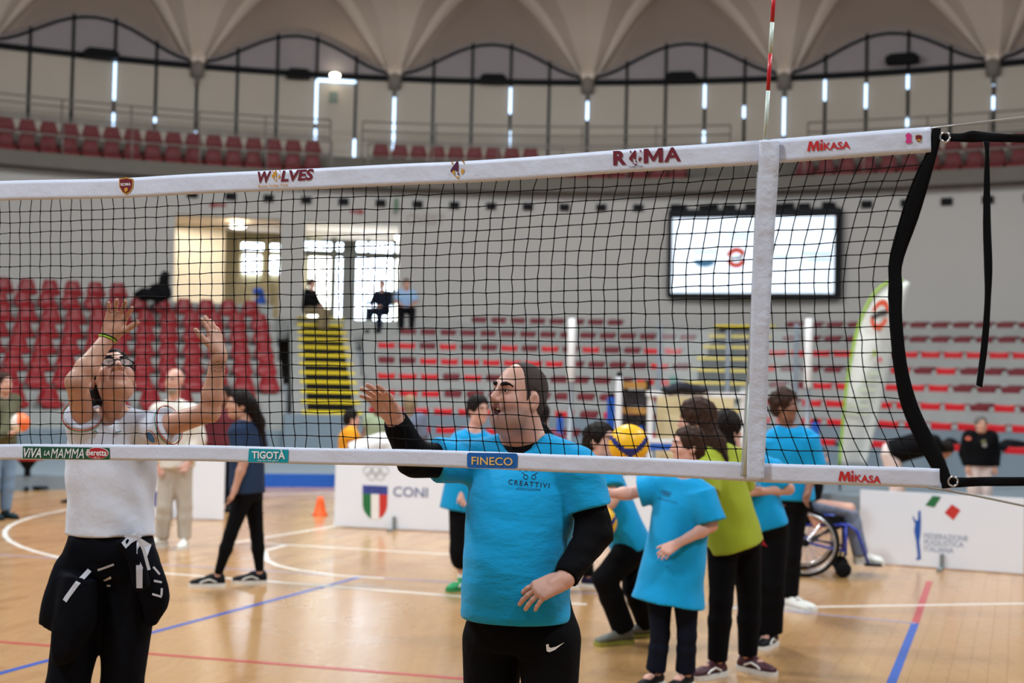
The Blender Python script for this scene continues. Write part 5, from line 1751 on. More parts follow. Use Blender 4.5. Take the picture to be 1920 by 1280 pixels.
# bags on the lowest seats at the right
for (x, y, rx, rz, lab) in ((1784, 838, .17, .17, 'black bag on a red seat left of the person in black'), (1897, 836, .27, .12, 'wide black bag on a red seat at the right edge'), (1570, 840, .15, .10, 'black bag on a red seat behind the wheelchair'), (1712, 846, .3, .2, 'large black bag on the lowest seats behind the net edge')):
    p = cyl_hit(x, y, SR(7) - 0.08)
    S = SDF(*bounds([p], 0.42), 0.025)
    S.add(ell(p, np.array([rx, 0.15, rz])), 0).add(ell(p + np.array([rx * 0.4, 0, -rz * 0.5]), np.array([rx * 0.7, 0.15, rz * 0.5])), 0.05)
    S.warp(lambda X, Y, Z: 0.015 * np.sin(22 * X + 14 * Z) * np.cos(19 * Z))
    o = S.build('sports_bag', M('bag_black', (20, 20, 24), 0.8), None, 1)
    tag(o, lab, 'bag', 'bags on the lowest seats')
# wheelchair
wd_ = 13.1
WB = M('chair_blue', (26, 54, 170), 0.35, spec=0.6); TYR = M('tyre_black', (18, 18, 20), 0.7); RIMM = M('rim_steel', (186, 188, 192), 0.25, metal=0.8)
wb_ = foot(1530, wd_, 0.0)
wc = thing('wheelchair', 'blue framed wheelchair with large spoked wheels', 'wheelchair', wb_)
wfx = nrm([0.985, -0.17, 0]); wfy = np.array([-wfx[1], wfx[0], 0])
hub = foot(1508, wd_, 0.305)
def WQ(x, y, z): return hub * np.array([1, 1, 0]) + wfx * x + wfy * y + ZUP * z
for s in (-1, 1):
    cc = WQ(0, s * 0.28, 0.305)
    wh = MB().tube([cc + (wfx * math.cos(a) + ZUP * math.sin(a)) * 0.29 for a in [2 * PI * k / 36 for k in range(37)]], 0.017, 8, False).build('tyre', TYR, wc, True)
    MB().tube([cc + wfy * s * 0.03 + (wfx * math.cos(a) + ZUP * math.sin(a)) * 0.262 for a in [2 * PI * k / 36 for k in range(37)]], 0.010, 8, False).build('push_rim', RIMM, wh, True)
    for k in range(16):
        a = 2 * PI * k / 16
        MB().tube([cc + wfy * s * 0.02, cc + (wfx * math.cos(a + 0.15) + ZUP * math.sin(a + 0.15)) * 0.275], 0.0022, 4).build('spoke', RIMM, wh)
    MB().lathe(cc - wfy * 0.03, [(0.03, 0), (0.035, 0.01), (0.035, 0.05), (0.02, 0.06)], 12, wfy).build('hub', TYR, wh)
    y = s * 0.22
    fr_ = MB()
    fr_.tube([WQ(-0.06, y, 0.9), WQ(-0.04, y, 0.5), WQ(-0.02, y, 0.3)], 0.013, 8).tube([WQ(-0.02, y, 0.46), WQ(0.38, y, 0.48), WQ(0.46, y, 0.42), WQ(0.56, y, 0.14)], 0.014, 8)
    fr_.tube([WQ(0, y, 0.305), WQ(0.36, y, 0.24)], 0.012, 8).tube([WQ(0.36, y, 0.48), WQ(0.36, y, 0.2)], 0.014, 8).tube([WQ(-0.02, y, 0.555), WQ(0.25, y, 0.555), WQ(0.3, y, 0.48)], 0.012, 8)
    fr_.build('side_frame', WB, wc, True)
    MB().tube([WQ(-0.06, y, 0.9), WQ(-0.16, y, 0.91)], 0.017, 8).build('push_handle', TYR, wc, True)
    cw = MB().lathe(WQ(0.34, y - 0.015, 0.075), [(0.02, -0.005), (0.065, 0), (0.075, 0.008), (0.075, 0.024), (0.065, 0.032), (0.02, 0.036)], 16, wfy).build('caster_wheel', TYR, wc, True)
    MB().tube([WQ(0.36, y, 0.24), WQ(0.34, y, 0.16), WQ(0.34, y, 0.075)], 0.012, 6).build('caster_fork', TYR, cw, True)
    MB().box(WQ(0.61, s * 0.1, 0.115), (0.15, 0.16, 0.015), (wfx, wfy, ZUP)).build('footplate', TYR, wc)
MB().box(WQ(0.17, 0, 0.475), (0.42, 0.42, 0.06), (wfx, wfy, ZUP)).build('seat_cushion', TYR, wc, bevel=0.015)
MB().box(WQ(-0.045, 0, 0.7), (0.03, 0.42, 0.38), (wfx, wfy, ZUP)).build('backrest', TYR, wc, bevel=0.01)
MB().box(WQ(0.12, -0.235, 0.525), (0.36, 0.015, 0.06), (wfx, wfy, ZUP)).build('side_guard', TYR, wc)
MB().tube([WQ(0.02, -0.22, 0.28), WQ(0.3, 0.22, 0.45)], 0.012, 8).tube([WQ(0.02, 0.22, 0.28), WQ(0.3, -0.22, 0.45)], 0.012, 8).build('cross_brace', TYR, wc, True)
# ================================================================== the people
def JP(d, **k):
    return {n: at(v[0], v[1], d + (v[2] if len(v) > 2 else 0)) for n, v in k.items()}
def foot(px, d, z=0.09):
    p0, p1 = at(px, 900, d), at(px, 1000, d)
    t = (z - p0[2]) / (p1[2] - p0[2])
    return p0 + (p1 - p0) * t
def V3(*a): return np.array(a, float)
CYAN = M('tee_cyan', (8, 152, 208), 0.85, 0.05, 14, 0.7, 7, sheen=0.1, spec=0.2, stretch=(1.0, 1.0, 2.4))
CYANB = M('tee_cyan_soft', (8, 148, 205), 0.85, 0.08, 8, 0.2, 16, sheen=0.1, spec=0.2)
BLK = M('cloth_black', (9, 9, 12), 0.85, 0.15, 10, 0.3, 30, spec=0.12)
BLKN = M('cloth_black_navy', (7, 9, 17), 0.85, 0.15, 10, 0.25, 24, spec=0.12)
WHT = M('polo_white', (214, 220, 234), 0.85, 0.03, 10, 0.2, 22, spec=0.2)
HAIRD = M('hair_dark', (28, 21, 19), 0.55, 0.3, 60, 0.5, 90, stretch=(1, 1, 0.3))
HAIRB = M('hair_brown', (58, 40, 32), 0.55, 0.3, 60, 0.5, 90, stretch=(1, 1, 0.3))
HAIRBZ = M('hair_cropped', (66, 54, 50), 0.8, 0.35, 260, 0.6, 400)
SOLEW = M('sole_white', (220, 218, 212), 0.6); SHB = M('shoe_black', (22, 22, 26), 0.6); SHW = M('shoe_white', (222, 220, 212), 0.6)
def sstep(x, a, b):
    t = np.clip((x - a) / (b - a), 0, 1)
    return t * t * (3 - 2 * t)
def face_paint(c, A, hs, stubble=0.0, lipz=(-0.052, -0.076), lipc=(0.80, 0.54, 0.54), cavity=None, extra=None):
    def fn(V):
        q = (V - c) @ A.T / hs
        x, y, z = q.T
        col = np.ones((len(V), 3))
        if stubble:
            m = sstep(y, -0.02, 0.02) * sstep(-z, 0.03, 0.055) * sstep(z, -0.15, -0.12) * (np.abs(x) < 0.09)
            up = sstep(y, 0.07, 0.085) * sstep(-z, 0.036, 0.042) * (np.abs(x) < 0.035)
            m = np.maximum(m, up) * stubble
            col *= 1 - m[:, None] * np.array([0.56, 0.50, 0.44])
        near = (np.abs(x) < 0.1) & (np.abs(y) < 0.14) & (np.abs(z) < 0.16)
        lip = sstep(y, 0.070, 0.080) * sstep(-z, -lipz[0] - 0.004, -lipz[0] + 0.001) * sstep(z, lipz[1] - 0.005, lipz[1]) * sstep(-np.abs(x), -0.028, -0.021)
        col *= 1 - lip[:, None] * (1 - np.array(lipc))
        ck = np.exp(-(((np.abs(x) - 0.045) / 0.025) ** 2 + ((z + 0.03) / 0.025) ** 2)) * (y > 0.03) + 0.7 * np.exp(-((x / 0.02) ** 2 + ((z + 0.028) / 0.018) ** 2)) * (y > 0.08)
        col *= 1 - np.clip(ck, 0, 1)[:, None] * np.array([0.0, 0.10, 0.09])
        ey_ = np.sqrt(((np.abs(x) - 0.031) / 0.0165) ** 2 + ((z - 0.006) / 0.010) ** 2)
        lash_shade = np.exp(-((ey_ - 0.85) / 0.28) ** 2) * (y > 0.06) * np.where(z > 0.006, 0.75, 0.3)  # lash line together with the lid's shadow, painted into the skin tint
        col *= 1 - lash_shade[:, None] * np.array([0.8, 0.82, 0.8])
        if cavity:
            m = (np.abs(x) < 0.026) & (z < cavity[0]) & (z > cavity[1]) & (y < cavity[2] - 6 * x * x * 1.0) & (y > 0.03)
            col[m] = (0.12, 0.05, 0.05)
        col[~near] = 1
        if extra: col = extra(V, col)
        return col
    return fn
def FINE(J, *hands):
    return [(J['hd'] - 0.16, J['hd'] + 0.16)] + [(J[q] - 0.14, J[q] + 0.16) for q in hands]
def glove(S, J, s, r0, r1, r2, f=0.93):
    S.add(rc(J['s' + s], J['e' + s], r0, r1), 0.02)
    S.add(cone(J['e' + s], mix(J['e' + s], J['w' + s], f), r1, r2), 0.02)

# ---------------------------------------------------------------- the man in the cyan tee shirt at the net
d0 = 4.95
J = JP(d0, hd=(972, 743, 0), nk=(987, 826, .05), sa=(893, 864, .09), sb=(1083, 874, -.07), ea=(778, 862, -.03), wa=(738, 782, -.15),
       eb=(1117, 996, -.10), wb=(1056, 1088, -.24), pl=(977, 1176, .02), ha=(925, 1200, .07), hb=(1030, 1200, -.04), ka=(915, 1425, .06), kb=(1032, 1430, -.06))
J['fa'] = V3(J['ka'][0], J['ka'][1] + 0.05, 0.09); J['fb'] = V3(J['kb'][0] + 0.03, J['kb'][1] + 0.05, 0.09)
fr = nrm([-0.40, -0.92, 0]); fc = nrm([-0.79, -0.60, 0.17])
hsM = 0.985
Ahd = frame3(fc, (0.03, 0, 1))
man, body, shirt, L, A = person('man in a cyan tee over black long sleeves, one hand raised at the net', J, fr, fc, 'a', 0.008, hsM, 1.13, fine=FINE(J, 'wa', 'wb'),
    top=dict(mat=CYAN, loose=0.018, h=0.006, hem=0.055, sleeve=0.66, sl_r=0.010, sl_fl=0.010, belly=0.065, neck=0.0, vneck=0.35, nr=0.080, folds=(0.0016, 60)),
    bottom=dict(mat=BLK, loose=0.018, h=0.009, waist=0.2), headup=(0.03, 0, 1), fat=0.010, mouth=0.016, neckr=0.074, browk=1.3, headkw=dict(nose=1.2, slit=0.0068),
    hands={'a': dict(f=(-0.50, -0.45, 0.72), n=(-0.28, -0.75, -0.60), side=1, hs=1.10, curl=(0.12, 0.10, 0.10, 0.14), bend=0.32, spread=0.14, thumb=(0.42, 0.2)),
           'b': dict(f=(-0.86, -0.16, -0.36), n=(-0.15, 0.55, -0.80), side=-1, hs=1.08, curl=(0.18, 0.2, 0.2, 0.25), bend=0.42, spread=0.16, thumb=(0.45, 0.3))},
    shoes=dict(mat=SHB, sole=SOLEW), brow=HAIRD,
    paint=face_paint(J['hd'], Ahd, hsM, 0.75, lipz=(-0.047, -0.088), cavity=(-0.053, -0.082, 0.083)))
# cropped hair with a receding front
S = SDF(*bounds([J['hd']], 0.17), 0.004)
S.add(ell(L(0, -0.013, 0.033), hsM * V3(0.0785, 0.0985, 0.0905), A), 0)
S.add(ell(L(0, -0.045, -0.012), hsM * V3(0.071, 0.058, 0.065), A), 0.02)
S.sub(ell(L(0, 0.105, 0.0), hsM * V3(0.105, 0.100, 0.155), A), 0.006)
S.sub(ell(L(0, 0.03, -0.105), hsM * V3(0.12, 0.080, 0.085), A), 0.008)
for s in (-1, 1):
    S.sub(ell(L(s * 0.085, -0.006, -0.012), hsM * V3(0.03, 0.026, 0.040), A), 0.004)
    S.add(rc(L(s * 0.072, 0.012, 0.012), L(s * 0.068, 0.016, -0.022), 0.008, 0.006), 0.006)
S.build('hair', HAIRBZ, man)
# teeth
MB().grid(lambda u, v: L((u - 0.5) * 0.034, 0.083 - 0.012 * (abs(u - 0.5) * 2) ** 2, -0.0525 - 0.009 * v), 8, 2, thick=-A[1] * 0.006).build('teeth', M('teeth_white', (226, 216, 202), 0.3), man, True)
# black under-shirt: sleeves and round collar
S = SDF(*bounds([J[k] for k in ('nk', 'sa', 'sb', 'ea', 'eb', 'wa', 'wb')], 0.14), 0.006)
for s in 'ab':
    glove(S, J, s, 0.064, 0.061, 0.044, 0.94)
S.warp(lambda X, Y, Z: 0.0022 * np.sin(95 * (Z + 0.45 * X) + 3 * np.sin(X * 13)) * np.cos(Y * 20 + X * 12))
nk = J['nk']; upn = nrm(L(0, -0.01, -0.05) - nk)
cup = nrm(upn + fr * 0.35)
S.add(cone(nk - cup * 0.04 + fr * 0.020, nk + cup * 0.030 + fr * 0.012, 0.108, 0.090), 0.0)
S.build('undershirt', BLK, man, 2)
# printed chest emblem and words
bv = shell_mesh_bvh(shirt)
def decal_frame(px, py, d, n):
    n = nrm(n); ex = nrm(np.cross(ZUP, n)); ey = np.cross(n, ex)
    if ex @ CR < 0: ex = -ex
    return at(px, py, d), ex, ey, n
INK = M('print_ink', (18, 44, 66), 0.8)
def word(s, x0, y0, x1, y1, hpx, d, n, bvh, mat, parent, **kw):
    """text from pixel (x0, y0) to (x1, y1) along its foot line, hpx tall"""
    p0, p1 = at(x0, y0, d), at(x1, y1, d)
    ex = p1 - p0; w = np.linalg.norm(ex); ex = ex / w
    n = nrm(n); n = nrm(n - ex * (n @ ex)); ey = np.cross(n, ex)
    if ey[2] < 0: ey = -ey
    lettering(s, p0, ex, ey, n, w, hpx * d / F, mat, parent, surf=bvh, **kw)
    return p0, ex, ey, n, d / F
pd_ = 4.80
word('CREATTIVI', 953, 909, 1030, 916, 9, pd_, -CF + CR * 0.15, bv, INK, shirt, bold=0.012, spacing=1.35)
word('ASSOCIAZIONE', 968, 919, 1013, 921, 4.5, pd_, -CF + CR * 0.15, bv, INK, shirt, spacing=1.2)
p0 = at(993, 890, pd_); ex, ey, en = CR, CU, -CF
kx = pd_ / F
for (cx, cy, r, a0, a1) in ((-13, 5, 5.5, -0.3, PI + 0.3), (0, 5, 5.5, -0.3, PI + 0.3), (13, 5, 5.5, -0.3, PI + 0.3), (-7, -6, 4.5, 0, 2 * PI), (8, -6, 4.5, 0, 2 * PI), (-14, -4, 6, 0.3, 1.6), (15, -4, 6, 1.5, 2.9)):
    pts, fs = ringpoly(cx * kx, cy * kx, (r - 1.3) * kx, r * kx, a0, a1, 18)
    flat(pts, fs, p0, ex, ey, en, INK, shirt, 'emblem_ring', surf=bv)
# white tick mark on the thigh
tr = [o for o in man.children if o.name.startswith('trousers')][0]
sw = [(1024, 1208), (1025, 1220), (1030, 1222), (1040, 1218), (1058, 1205), (1042, 1212), (1033, 1214), (1029, 1212), (1029, 1207)]
q0 = at(1040, 1214, 4.8)
pts, fs = poly([((x - 1040) * 4.8 / F, -(y - 1214) * 4.8 / F) for x, y in sw])
flat(pts, fs, q0, CR, CU, -CF, M('print_white', (235, 235, 238), 0.6), tr, 'tick_mark', surf=shell_mesh_bvh(tr), lift=0.003)

# ---------------------------------------------------------------- the woman in the white polo with both arms up
d0 = 5.36
J = JP(d0, hd=(211, 709, 0), nk=(210, 782, .07), sa=(160, 800, .02), sb=(288, 806, .0), ea=(143, 716, -.20), wa=(205, 630, -.10), eb=(393, 772, -.10), wb=(411, 664, -.15),
       pl=(206, 1046, .05), ha=(165, 1066, .05), hb=(248, 1068, .05), ka=(126, 1290, .02), kb=(228, 1292, .06))
J['fa'] = V3(J['ka'][0] - 0.05, J['ka'][1] + 0.16, 0.09); J['fb'] = V3(J['kb'][0], J['kb'][1] + 0.1, 0.09)
fr = nrm([0.12, -0.99, 0]); fc = nrm([0.36, -0.66, 0.66]); hup = (0, 0, 1)
hsW = 0.98
Ahd = frame3(fc, hup)
def tattoo(V, col):
    c = at(412, 688, 5.2)
    q = V - c
    r = np.sqrt((q ** 2).sum(1))
    m = (r < 0.035) & (np.abs(q[:, 2]) < 0.022) & (np.sin(q[:, 2] * 520 + 3 * np.sin(q[:, 0] * 260)) > 0.15)
    col[m] *= 0.42
    return col
wom, body, polo, L, A = person('woman in a white polo and glasses looking up with both hands raised', J, fr, fc, 'b', 0.008, hsW, 0.98, fine=FINE(J, 'wa', 'wb'),
    top=dict(mat=WHT, loose=0.024, h=0.006, hem=0.165, sleeve=dict(a=0.30, b=0.30), sl_r=0.004, sl_fl=0.006, neck=-0.01, vneck=0.6, flare=-0.004, folds=(0.0022, 46)),
    bottom=dict(mat=BLKN, loose=0.026, h=0.009, waist=0.2), headup=hup, fat=-0.003, neckr=0.048, headkw=dict(nose=0.5), brow=HAIRD,
    hands={'a': dict(f=(0.36, -0.18, 0.9), n=(0.05, -1, -0.1), side=1, hs=1.0, curl=(0.2, 0.22, 0.22, 0.12), bend=0.25, spread=0.17, thumb=(0.75, 0.25)),
           'b': dict(f=(-0.26, 0.20, 0.93), n=(-0.86, 0.42, 0.0), side=1, hs=0.95, curl=(0.12, 0.15, 0.2, 0.25), bend=0.12, spread=0.16, thumb=(0.65, 0.2))},
    shoes=dict(mat=SHB, sole=SOLEW), paint=face_paint(J['hd'], Ahd, hsW, 0, extra=tattoo),
    hair=dict(mat=HAIRD, h=0.005, grow=0.008, extra=[(at(196, 712, 5.5), at(178, 752, 5.5), 0.035, 0.03), (at(178, 745, 5.5), at(180, 772, 5.52), 0.034, 0.016)]))
# glasses
GLS = M('spectacle_frame', (26, 22, 24), 0.3)
g = thing('spectacles', 'dark framed spectacles worn by the woman in the white polo', 'spectacles', L(0, 0.1, 0.005))
for s in (-1, 1):
    rim = [L(s * 0.034 + 0.026 * math.cos(a), 0.099 - 0.006 * abs(s * 0.034 + 0.026 * math.cos(a)) / 0.03, 0.002 + 0.019 * math.sin(a)) for a in [2 * PI * k / 20 for k in range(21)]]
    MB().tube(rim, 0.0028, 6).build('rim', GLS, g, True)
    MB().tube([L(s * 0.060, 0.092, 0.008), L(s * 0.078, 0.06, 0.008), L(s * 0.083, -0.01, 0.004)], 0.002, 6).build('temple', GLS, g, True)
    pts = [L(s * 0.034 + 0.025 * math.cos(a), 0.099 - 0.006 * abs(s * 0.034 + 0.025 * math.cos(a)) / 0.03, 0.002 + 0.018 * math.sin(a)) for a in [2 * PI * k / 20 for k in range(20)]]
    mb = MB().add(pts + [p + A[1] * 0.001 for p in pts], [tuple(range(20)), tuple(range(39, 19, -1))])
    lens = mb.build('lens', M('spectacle_lens', (255, 255, 255), 0.05, 0.0, alpha=0.12, spec=0.6), g)
MB().tube([L(-0.009, 0.1, 0.006), L(0, 0.102, 0.009), L(0.009, 0.1, 0.006)], 0.0022, 6).build('bridge', GLS, g, True)
for s in (-1, 1):
    MB().lathe(L(s * 0.083, -0.004, -0.038), [(0.001, -0.004), (0.0045, 0), (0.001, 0.004)], 8).build('earring', M('silver', (225, 225, 230), 0.15, metal=1.0), wom, True)
# wrist band
w_ = mix(J['wa'], J['ea'], 0.06); ax = nrm(J['wa'] - J['ea'])
e1 = nrm(np.cross(ax, ZUP)); e2 = np.cross(ax, e1)
for k_, (off, m) in enumerate(((0.0, 'band_green'), (0.006, 'band_black'))):
    MB().tube([w_ + ax * (off + 0.008 * math.sin(a)) + (e1 * math.cos(a) + e2 * math.sin(a)) * 0.031 for a in [2 * PI * k / 24 for k in range(25)]], 0.0032, 6).build('wristband', M(m, (150, 190, 40) if k_ == 0 else (22, 30, 18), 0.5), wom, True)
# polo collar, crest and trim
cx_ = nrm(np.cross(fr, ZUP)); cz_ = np.cross(cx_, fr)
nk_ = J['nk'] + fr * 0.012
def collar(u, v):
    a = 0.30 + (2 * PI - 0.60) * u            # angle from the front, open in front
    r = 0.076 + 0.034 * v
    lean = 0.055 * math.cos(a) * (1 if math.cos(a) > 0 else 0.35)
    return nk_ + (fr * math.cos(a) + cx_ * math.sin(a)) * r + ZUP * (0.034 - 0.036 * v - lean * (0.8 + 0.2 * v))
MB().grid(collar, 40, 4, thick=np.array([0, 0, -0.005])).build('collar', WHT, wom, True)
MB().tube([collar(u / 20.0, 1.0) + np.array([0, -0.001, 0.002]) for u in range(21)], 0.0016, 5).build('collar_trim', M('trim_green', (34, 120, 84), 0.7), wom, True)
bvp = shell_mesh_bvh(polo)
GRN = M('trim_green', (34, 120, 84), 0.7); REDT = M('trim_red', (196, 50, 48), 0.7)
def ribbon(pxs, d, w, mat, parent, bvh, name='trim_stripe', lift=0.002):
    P = [at(x, y, d) for x, y in pxs]; k = d / F
    pts = []; 
    for i, (x, y) in enumerate(pxs):
        a = pxs[max(i - 1, 0)]; b = pxs[min(i + 1, len(pxs) - 1)]
        t = nrm([b[0] - a[0], b[1] - a[1]]); n = (-t[1], t[0])
        pts += [((x + n[0] * w / 2) * k, -(y + n[1] * w / 2) * k), ((x - n[0] * w / 2) * k, -(y - n[1] * w / 2) * k)]
    fs = [(2 * i, 2 * i + 1, 2 * i + 3, 2 * i + 2) for i in range(len(pxs) - 1)]
    o = at(0, 0, d)
    return flat(np.array(pts), fs, o, CR, CU, -CF, mat, parent, name, lift, bvh)
for s_ in 'ab':
    e_ = mix(J['s' + s_], J['e' + s_], 0.29); ax = nrm(J['e' + s_] - J['s' + s_]); e1 = nrm(np.cross(ax, ZUP)); e2 = np.cross(ax, e1)
    for off, m in ((0.0, REDT), (-0.008, GRN)):
        MB().tube([e_ + ax * off + (e1 * math.cos(a) + e2 * math.sin(a)) * 0.0745 for a in [2 * PI * k / 30 for k in range(31)]], 0.0018, 5).build('sleeve_trim', m, polo, True)
k_ = 5.2 / F
for (rx, ry, col, lift) in ((9.5, 14.5, (214, 120, 50), 0.002), (8, 13, (226, 230, 236), 0.003), (6.4, 11, (70, 120, 176), 0.004)):
    ca, sa_ = math.cos(0.45), math.sin(0.45)
    pts = [((x * ca - y * sa_) * k_, (x * sa_ + y * ca) * k_) for x, y in circ(0, 0, rx, ry, 24)]
    flat(np.array(pts), [tuple(range(24))], at(272, 822, 5.2), CR, CU, -CF, M('crest_%d' % rx, col, 0.7), polo, 'chest_crest', lift, bvp)
# track jacket tied round the waist
S = SDF(*bounds([at(60, 1000, 5.2), at(330, 1250, 5.5)], 0.16), 0.008)
kk = 5.36 / F
right = CR
wa_, wb_ = at(133, 1010, 5.40), at(278, 1015, 5.40)
S.add(loft([at(206, 988, 5.42), at(206, 1015, 5.42), at(207, 1045, 5.42)], [0.148, 0.162, 0.172], [0.115, 0.128, 0.135], right, 6), 0)
S.add(loft([at(165, 1020, 5.36), at(135, 1085, 5.34), at(112, 1150, 5.33), at(100, 1180, 5.33)], [0.07, 0.082, 0.078, 0.065], [0.05, 0.055, 0.05, 0.03], right, 8), 0.03)
S.add(loft([at(150, 1080, 5.30), at(140, 1160, 5.28), at(122, 1225, 5.28), at(112, 1246, 5.28)], [0.07, 0.08, 0.05, 0.02], [0.05, 0.05, 0.04, 0.015], right, 8), 0.02)
S.add(loft([at(262, 1022, 5.36), at(280, 1080, 5.34), at(292, 1130, 5.34), at(286, 1172, 5.34)], [0.05, 0.06, 0.052, 0.02], [0.05, 0.055, 0.045, 0.02], right, 8), 0.03)
S.add(loft([at(228, 1015, 5.26), at(252, 1040, 5.23), at(262, 1085, 5.23), at(268, 1104, 5.23)], [0.03, 0.036, 0.034, 0.03], [0.028, 0.03, 0.028, 0.024], right, 8), 0.012)
S.add(ell(at(244, 1018, 5.25), V3(0.04, 0.035, 0.03)), 0.015)
S.warp(lambda X, Y, Z: 0.004 * np.sin(70 * X + 14 * Z) * np.cos(9 * Z))
jk = S.build('tied_jacket', BLKN, wom, 2)
twm = [o for o in wom.children if o.name.startswith('trousers')][0]
vv = [v.co[:] for v in jk.data.vertices]; n0 = len(vv)
bvj = BVHTree.FromPolygons(vv + [v.co[:] for v in twm.data.vertices], [tuple(p.vertices) for p in jk.data.polygons] + [tuple(i + n0 for i in p.vertices) for p in twm.data.polygons])
SILV = M('stripe_silver', (196, 200, 212), 0.5)
ribbon([(242, 1019), (246, 1040), (247, 1075), (247, 1111)], 5.1, 10, SILV, jk, bvj, 'jacket_stripe', 0.004)
ribbon([(234, 1004), (258, 1006), (270, 1030), (280, 1068)], 5.1, 6, SILV, jk, bvj, 'jacket_stripe', 0.004)
ribbon([(246, 1009), (226, 1022), (216, 1032)], 5.1, 14, SILV, jk, bvj, 'jacket_stripe', 0.005)
ribbon([(139, 1084), (121, 1107), (103, 1133), (99, 1140)], 5.1, 9, SILV, jk, bvj, 'jacket_stripe', 0.004)
for q in ([(155, 1084), (186, 1073)], [(162, 1106), (180, 1098)], [(167, 1118), (176, 1117)], [(288, 1062), (300, 1076)], [(289, 1088), (304, 1091)], [(304, 1102), (303, 1118), (286, 1113)]):
    ribbon([(q[0][0] + (q[1][0] - q[0][0]) * t / 4, q[0][1] + (q[1][1] - q[0][1]) * t / 4) for t in range(5)] + q[2:], 5.1, 4, SILV, jk, bvj, 'jacket_stripe', 0.004)

# ---------------------------------------------------------------- boy in the long cyan tee
d0 = 8.0
J = JP(d0, hd=(1289, 836, 0), nk=(1288, 893, .03), sa=(1228, 914, .08), sb=(1314, 922, -.06), ea=(1180, 925, .10), wa=(1143, 925, .06), eb=(1334, 985, -.10), wb=(1268, 1020, -.20),
       pl=(1258, 1090, 0), ha=(1236, 1100, .03), hb=(1286, 1100, -.03), ka=(1238, 1190, .0), kb=(1288, 1192, -.03))
J['fa'] = V3(J['ka'][0] - 0.02, J['ka'][1] + 0.02, 0.09); J['fb'] = V3(J['kb'][0], J['kb'][1] + 0.04, 0.09)
fr = nrm([-0.55, -0.83, 0]); fc = nrm([-0.93, -0.15, 0.0])
NAV = M('cloth_navy', (16, 20, 34), 0.8, 0.12, 10, 0.2, 20, spec=0.25)
boy, body, tee, L, A = person('boy in an oversized cyan tee reaching his arm out to the left', J, fr, fc, 'p', 0.008, 0.87, 0.88,
    top=dict(mat=CYANB, loose=0.030, hem=-0.20, sleeve=dict(a=0.62, b=0.92), sl_r=0.020, sl_fl=0.014, flare=0.05, neck=0.0, folds=(0.004, 26)),
    bottom=dict(mat=NAV, loose=0.006, ank=0.052), hair=dict(mat=HAIRB, grow=0.014, h=0.007),
    hands={'a': dict(n=(0, -1, -0.2)), 'b': dict(f=(-0.8, -0.3, -0.5), n=(0.2, 0.7, -0.5), side=-1, curl=(0.25,) * 4, bend=0.5)}, shoes=dict(mat=SHB, sole=SOLEW, L=0.25))
bvt = shell_mesh_bvh(tee)
k_ = 7.8 / F
for (cx, cy, r) in ((1250, 928, 3), (1256, 929, 3), (1262, 930, 3), (1253, 934, 3), (1259, 935, 3)):
    pts, fs = ringpoly(0, 0, (r - 1) * k_, r * k_, n=10)
    flat(pts, fs, at(cx, cy, 7.8), CR, CU, -CF, INK, tee, 'emblem_ring', surf=bvt)
word('CREATTIVI', 1240, 943, 1273, 950, 4.5, 7.8, -CF, bvt, INK, tee, spacing=1.3)

# ---------------------------------------------------------------- woman in the lime green shirt, seen from behind
d0 = 8.43
GREEN = M('shirt_lime', (152, 164, 40), 0.85, 0.06, 8, 0.2, 14, sheen=0.1, spec=0.2)
J = JP(d0, hd=(1305, 787, 0), nk=(1332, 838, .0), sa=(1322, 868, -.12), sb=(1384, 862, .16), ea=(1318, 940, -.20), wa=(1292, 985, -.22), eb=(1388, 930, .26), wb=(1360, 985, .22),
       pl=(1378, 1012, .0), ha=(1356, 1030, -.04), hb=(1398, 1028, .08), ka=(1352, 1125, -.08), kb=(1405, 1125, .1))
J['fa'] = foot(1345, d0 - 0.08); J['fb'] = foot(1402, d0 + 0.1)
fr = nrm([-0.9, -0.1, -0.2]); fc = nrm([-0.96, 0.12, -0.1])
J['ta'] = V3(-0.7, -0.6, 0); J['tb'] = V3(0.6, -0.7, 0)
tl = lambda *p: [at(x, y, d0 + dd) for x, y, dd in p]
q = tl((1320, 800, -.02), (1345, 830, -.06), (1362, 862, -.10))
VAN = M('shoe_burgundy', (70, 26, 36), 0.6)
grw, body, gs, L, A = person('woman in a lime green shirt with long brown hair, back to the camera', J, fr, fc, 'a', 0.009, 0.97, 0.98,
    top=dict(mat=GREEN, loose=0.034, hem=-0.08, sleeve=0.75, sl_r=0.025, flare=0.02, neck=0.01, folds=(0.004, 24), name='shirt'),
    bottom=dict(mat=BLK, loose=0.016, ank=0.042), hair=dict(mat=HAIRB, grow=0.020, h=0.008, extra=[(q[0], q[1], 0.06, 0.05, 0.03), (q[1], q[2], 0.05, 0.018, 0.03), (q[0], at(1330, 850, d0 - .08), 0.05, 0.02, 0.03), (at(1300, 775, d0), at(1318, 812, d0), 0.075, 0.06, 0.03)]),
    shoes=dict(mat=VAN, sole=SOLEW, stripe=SOLEW, L=0.27))

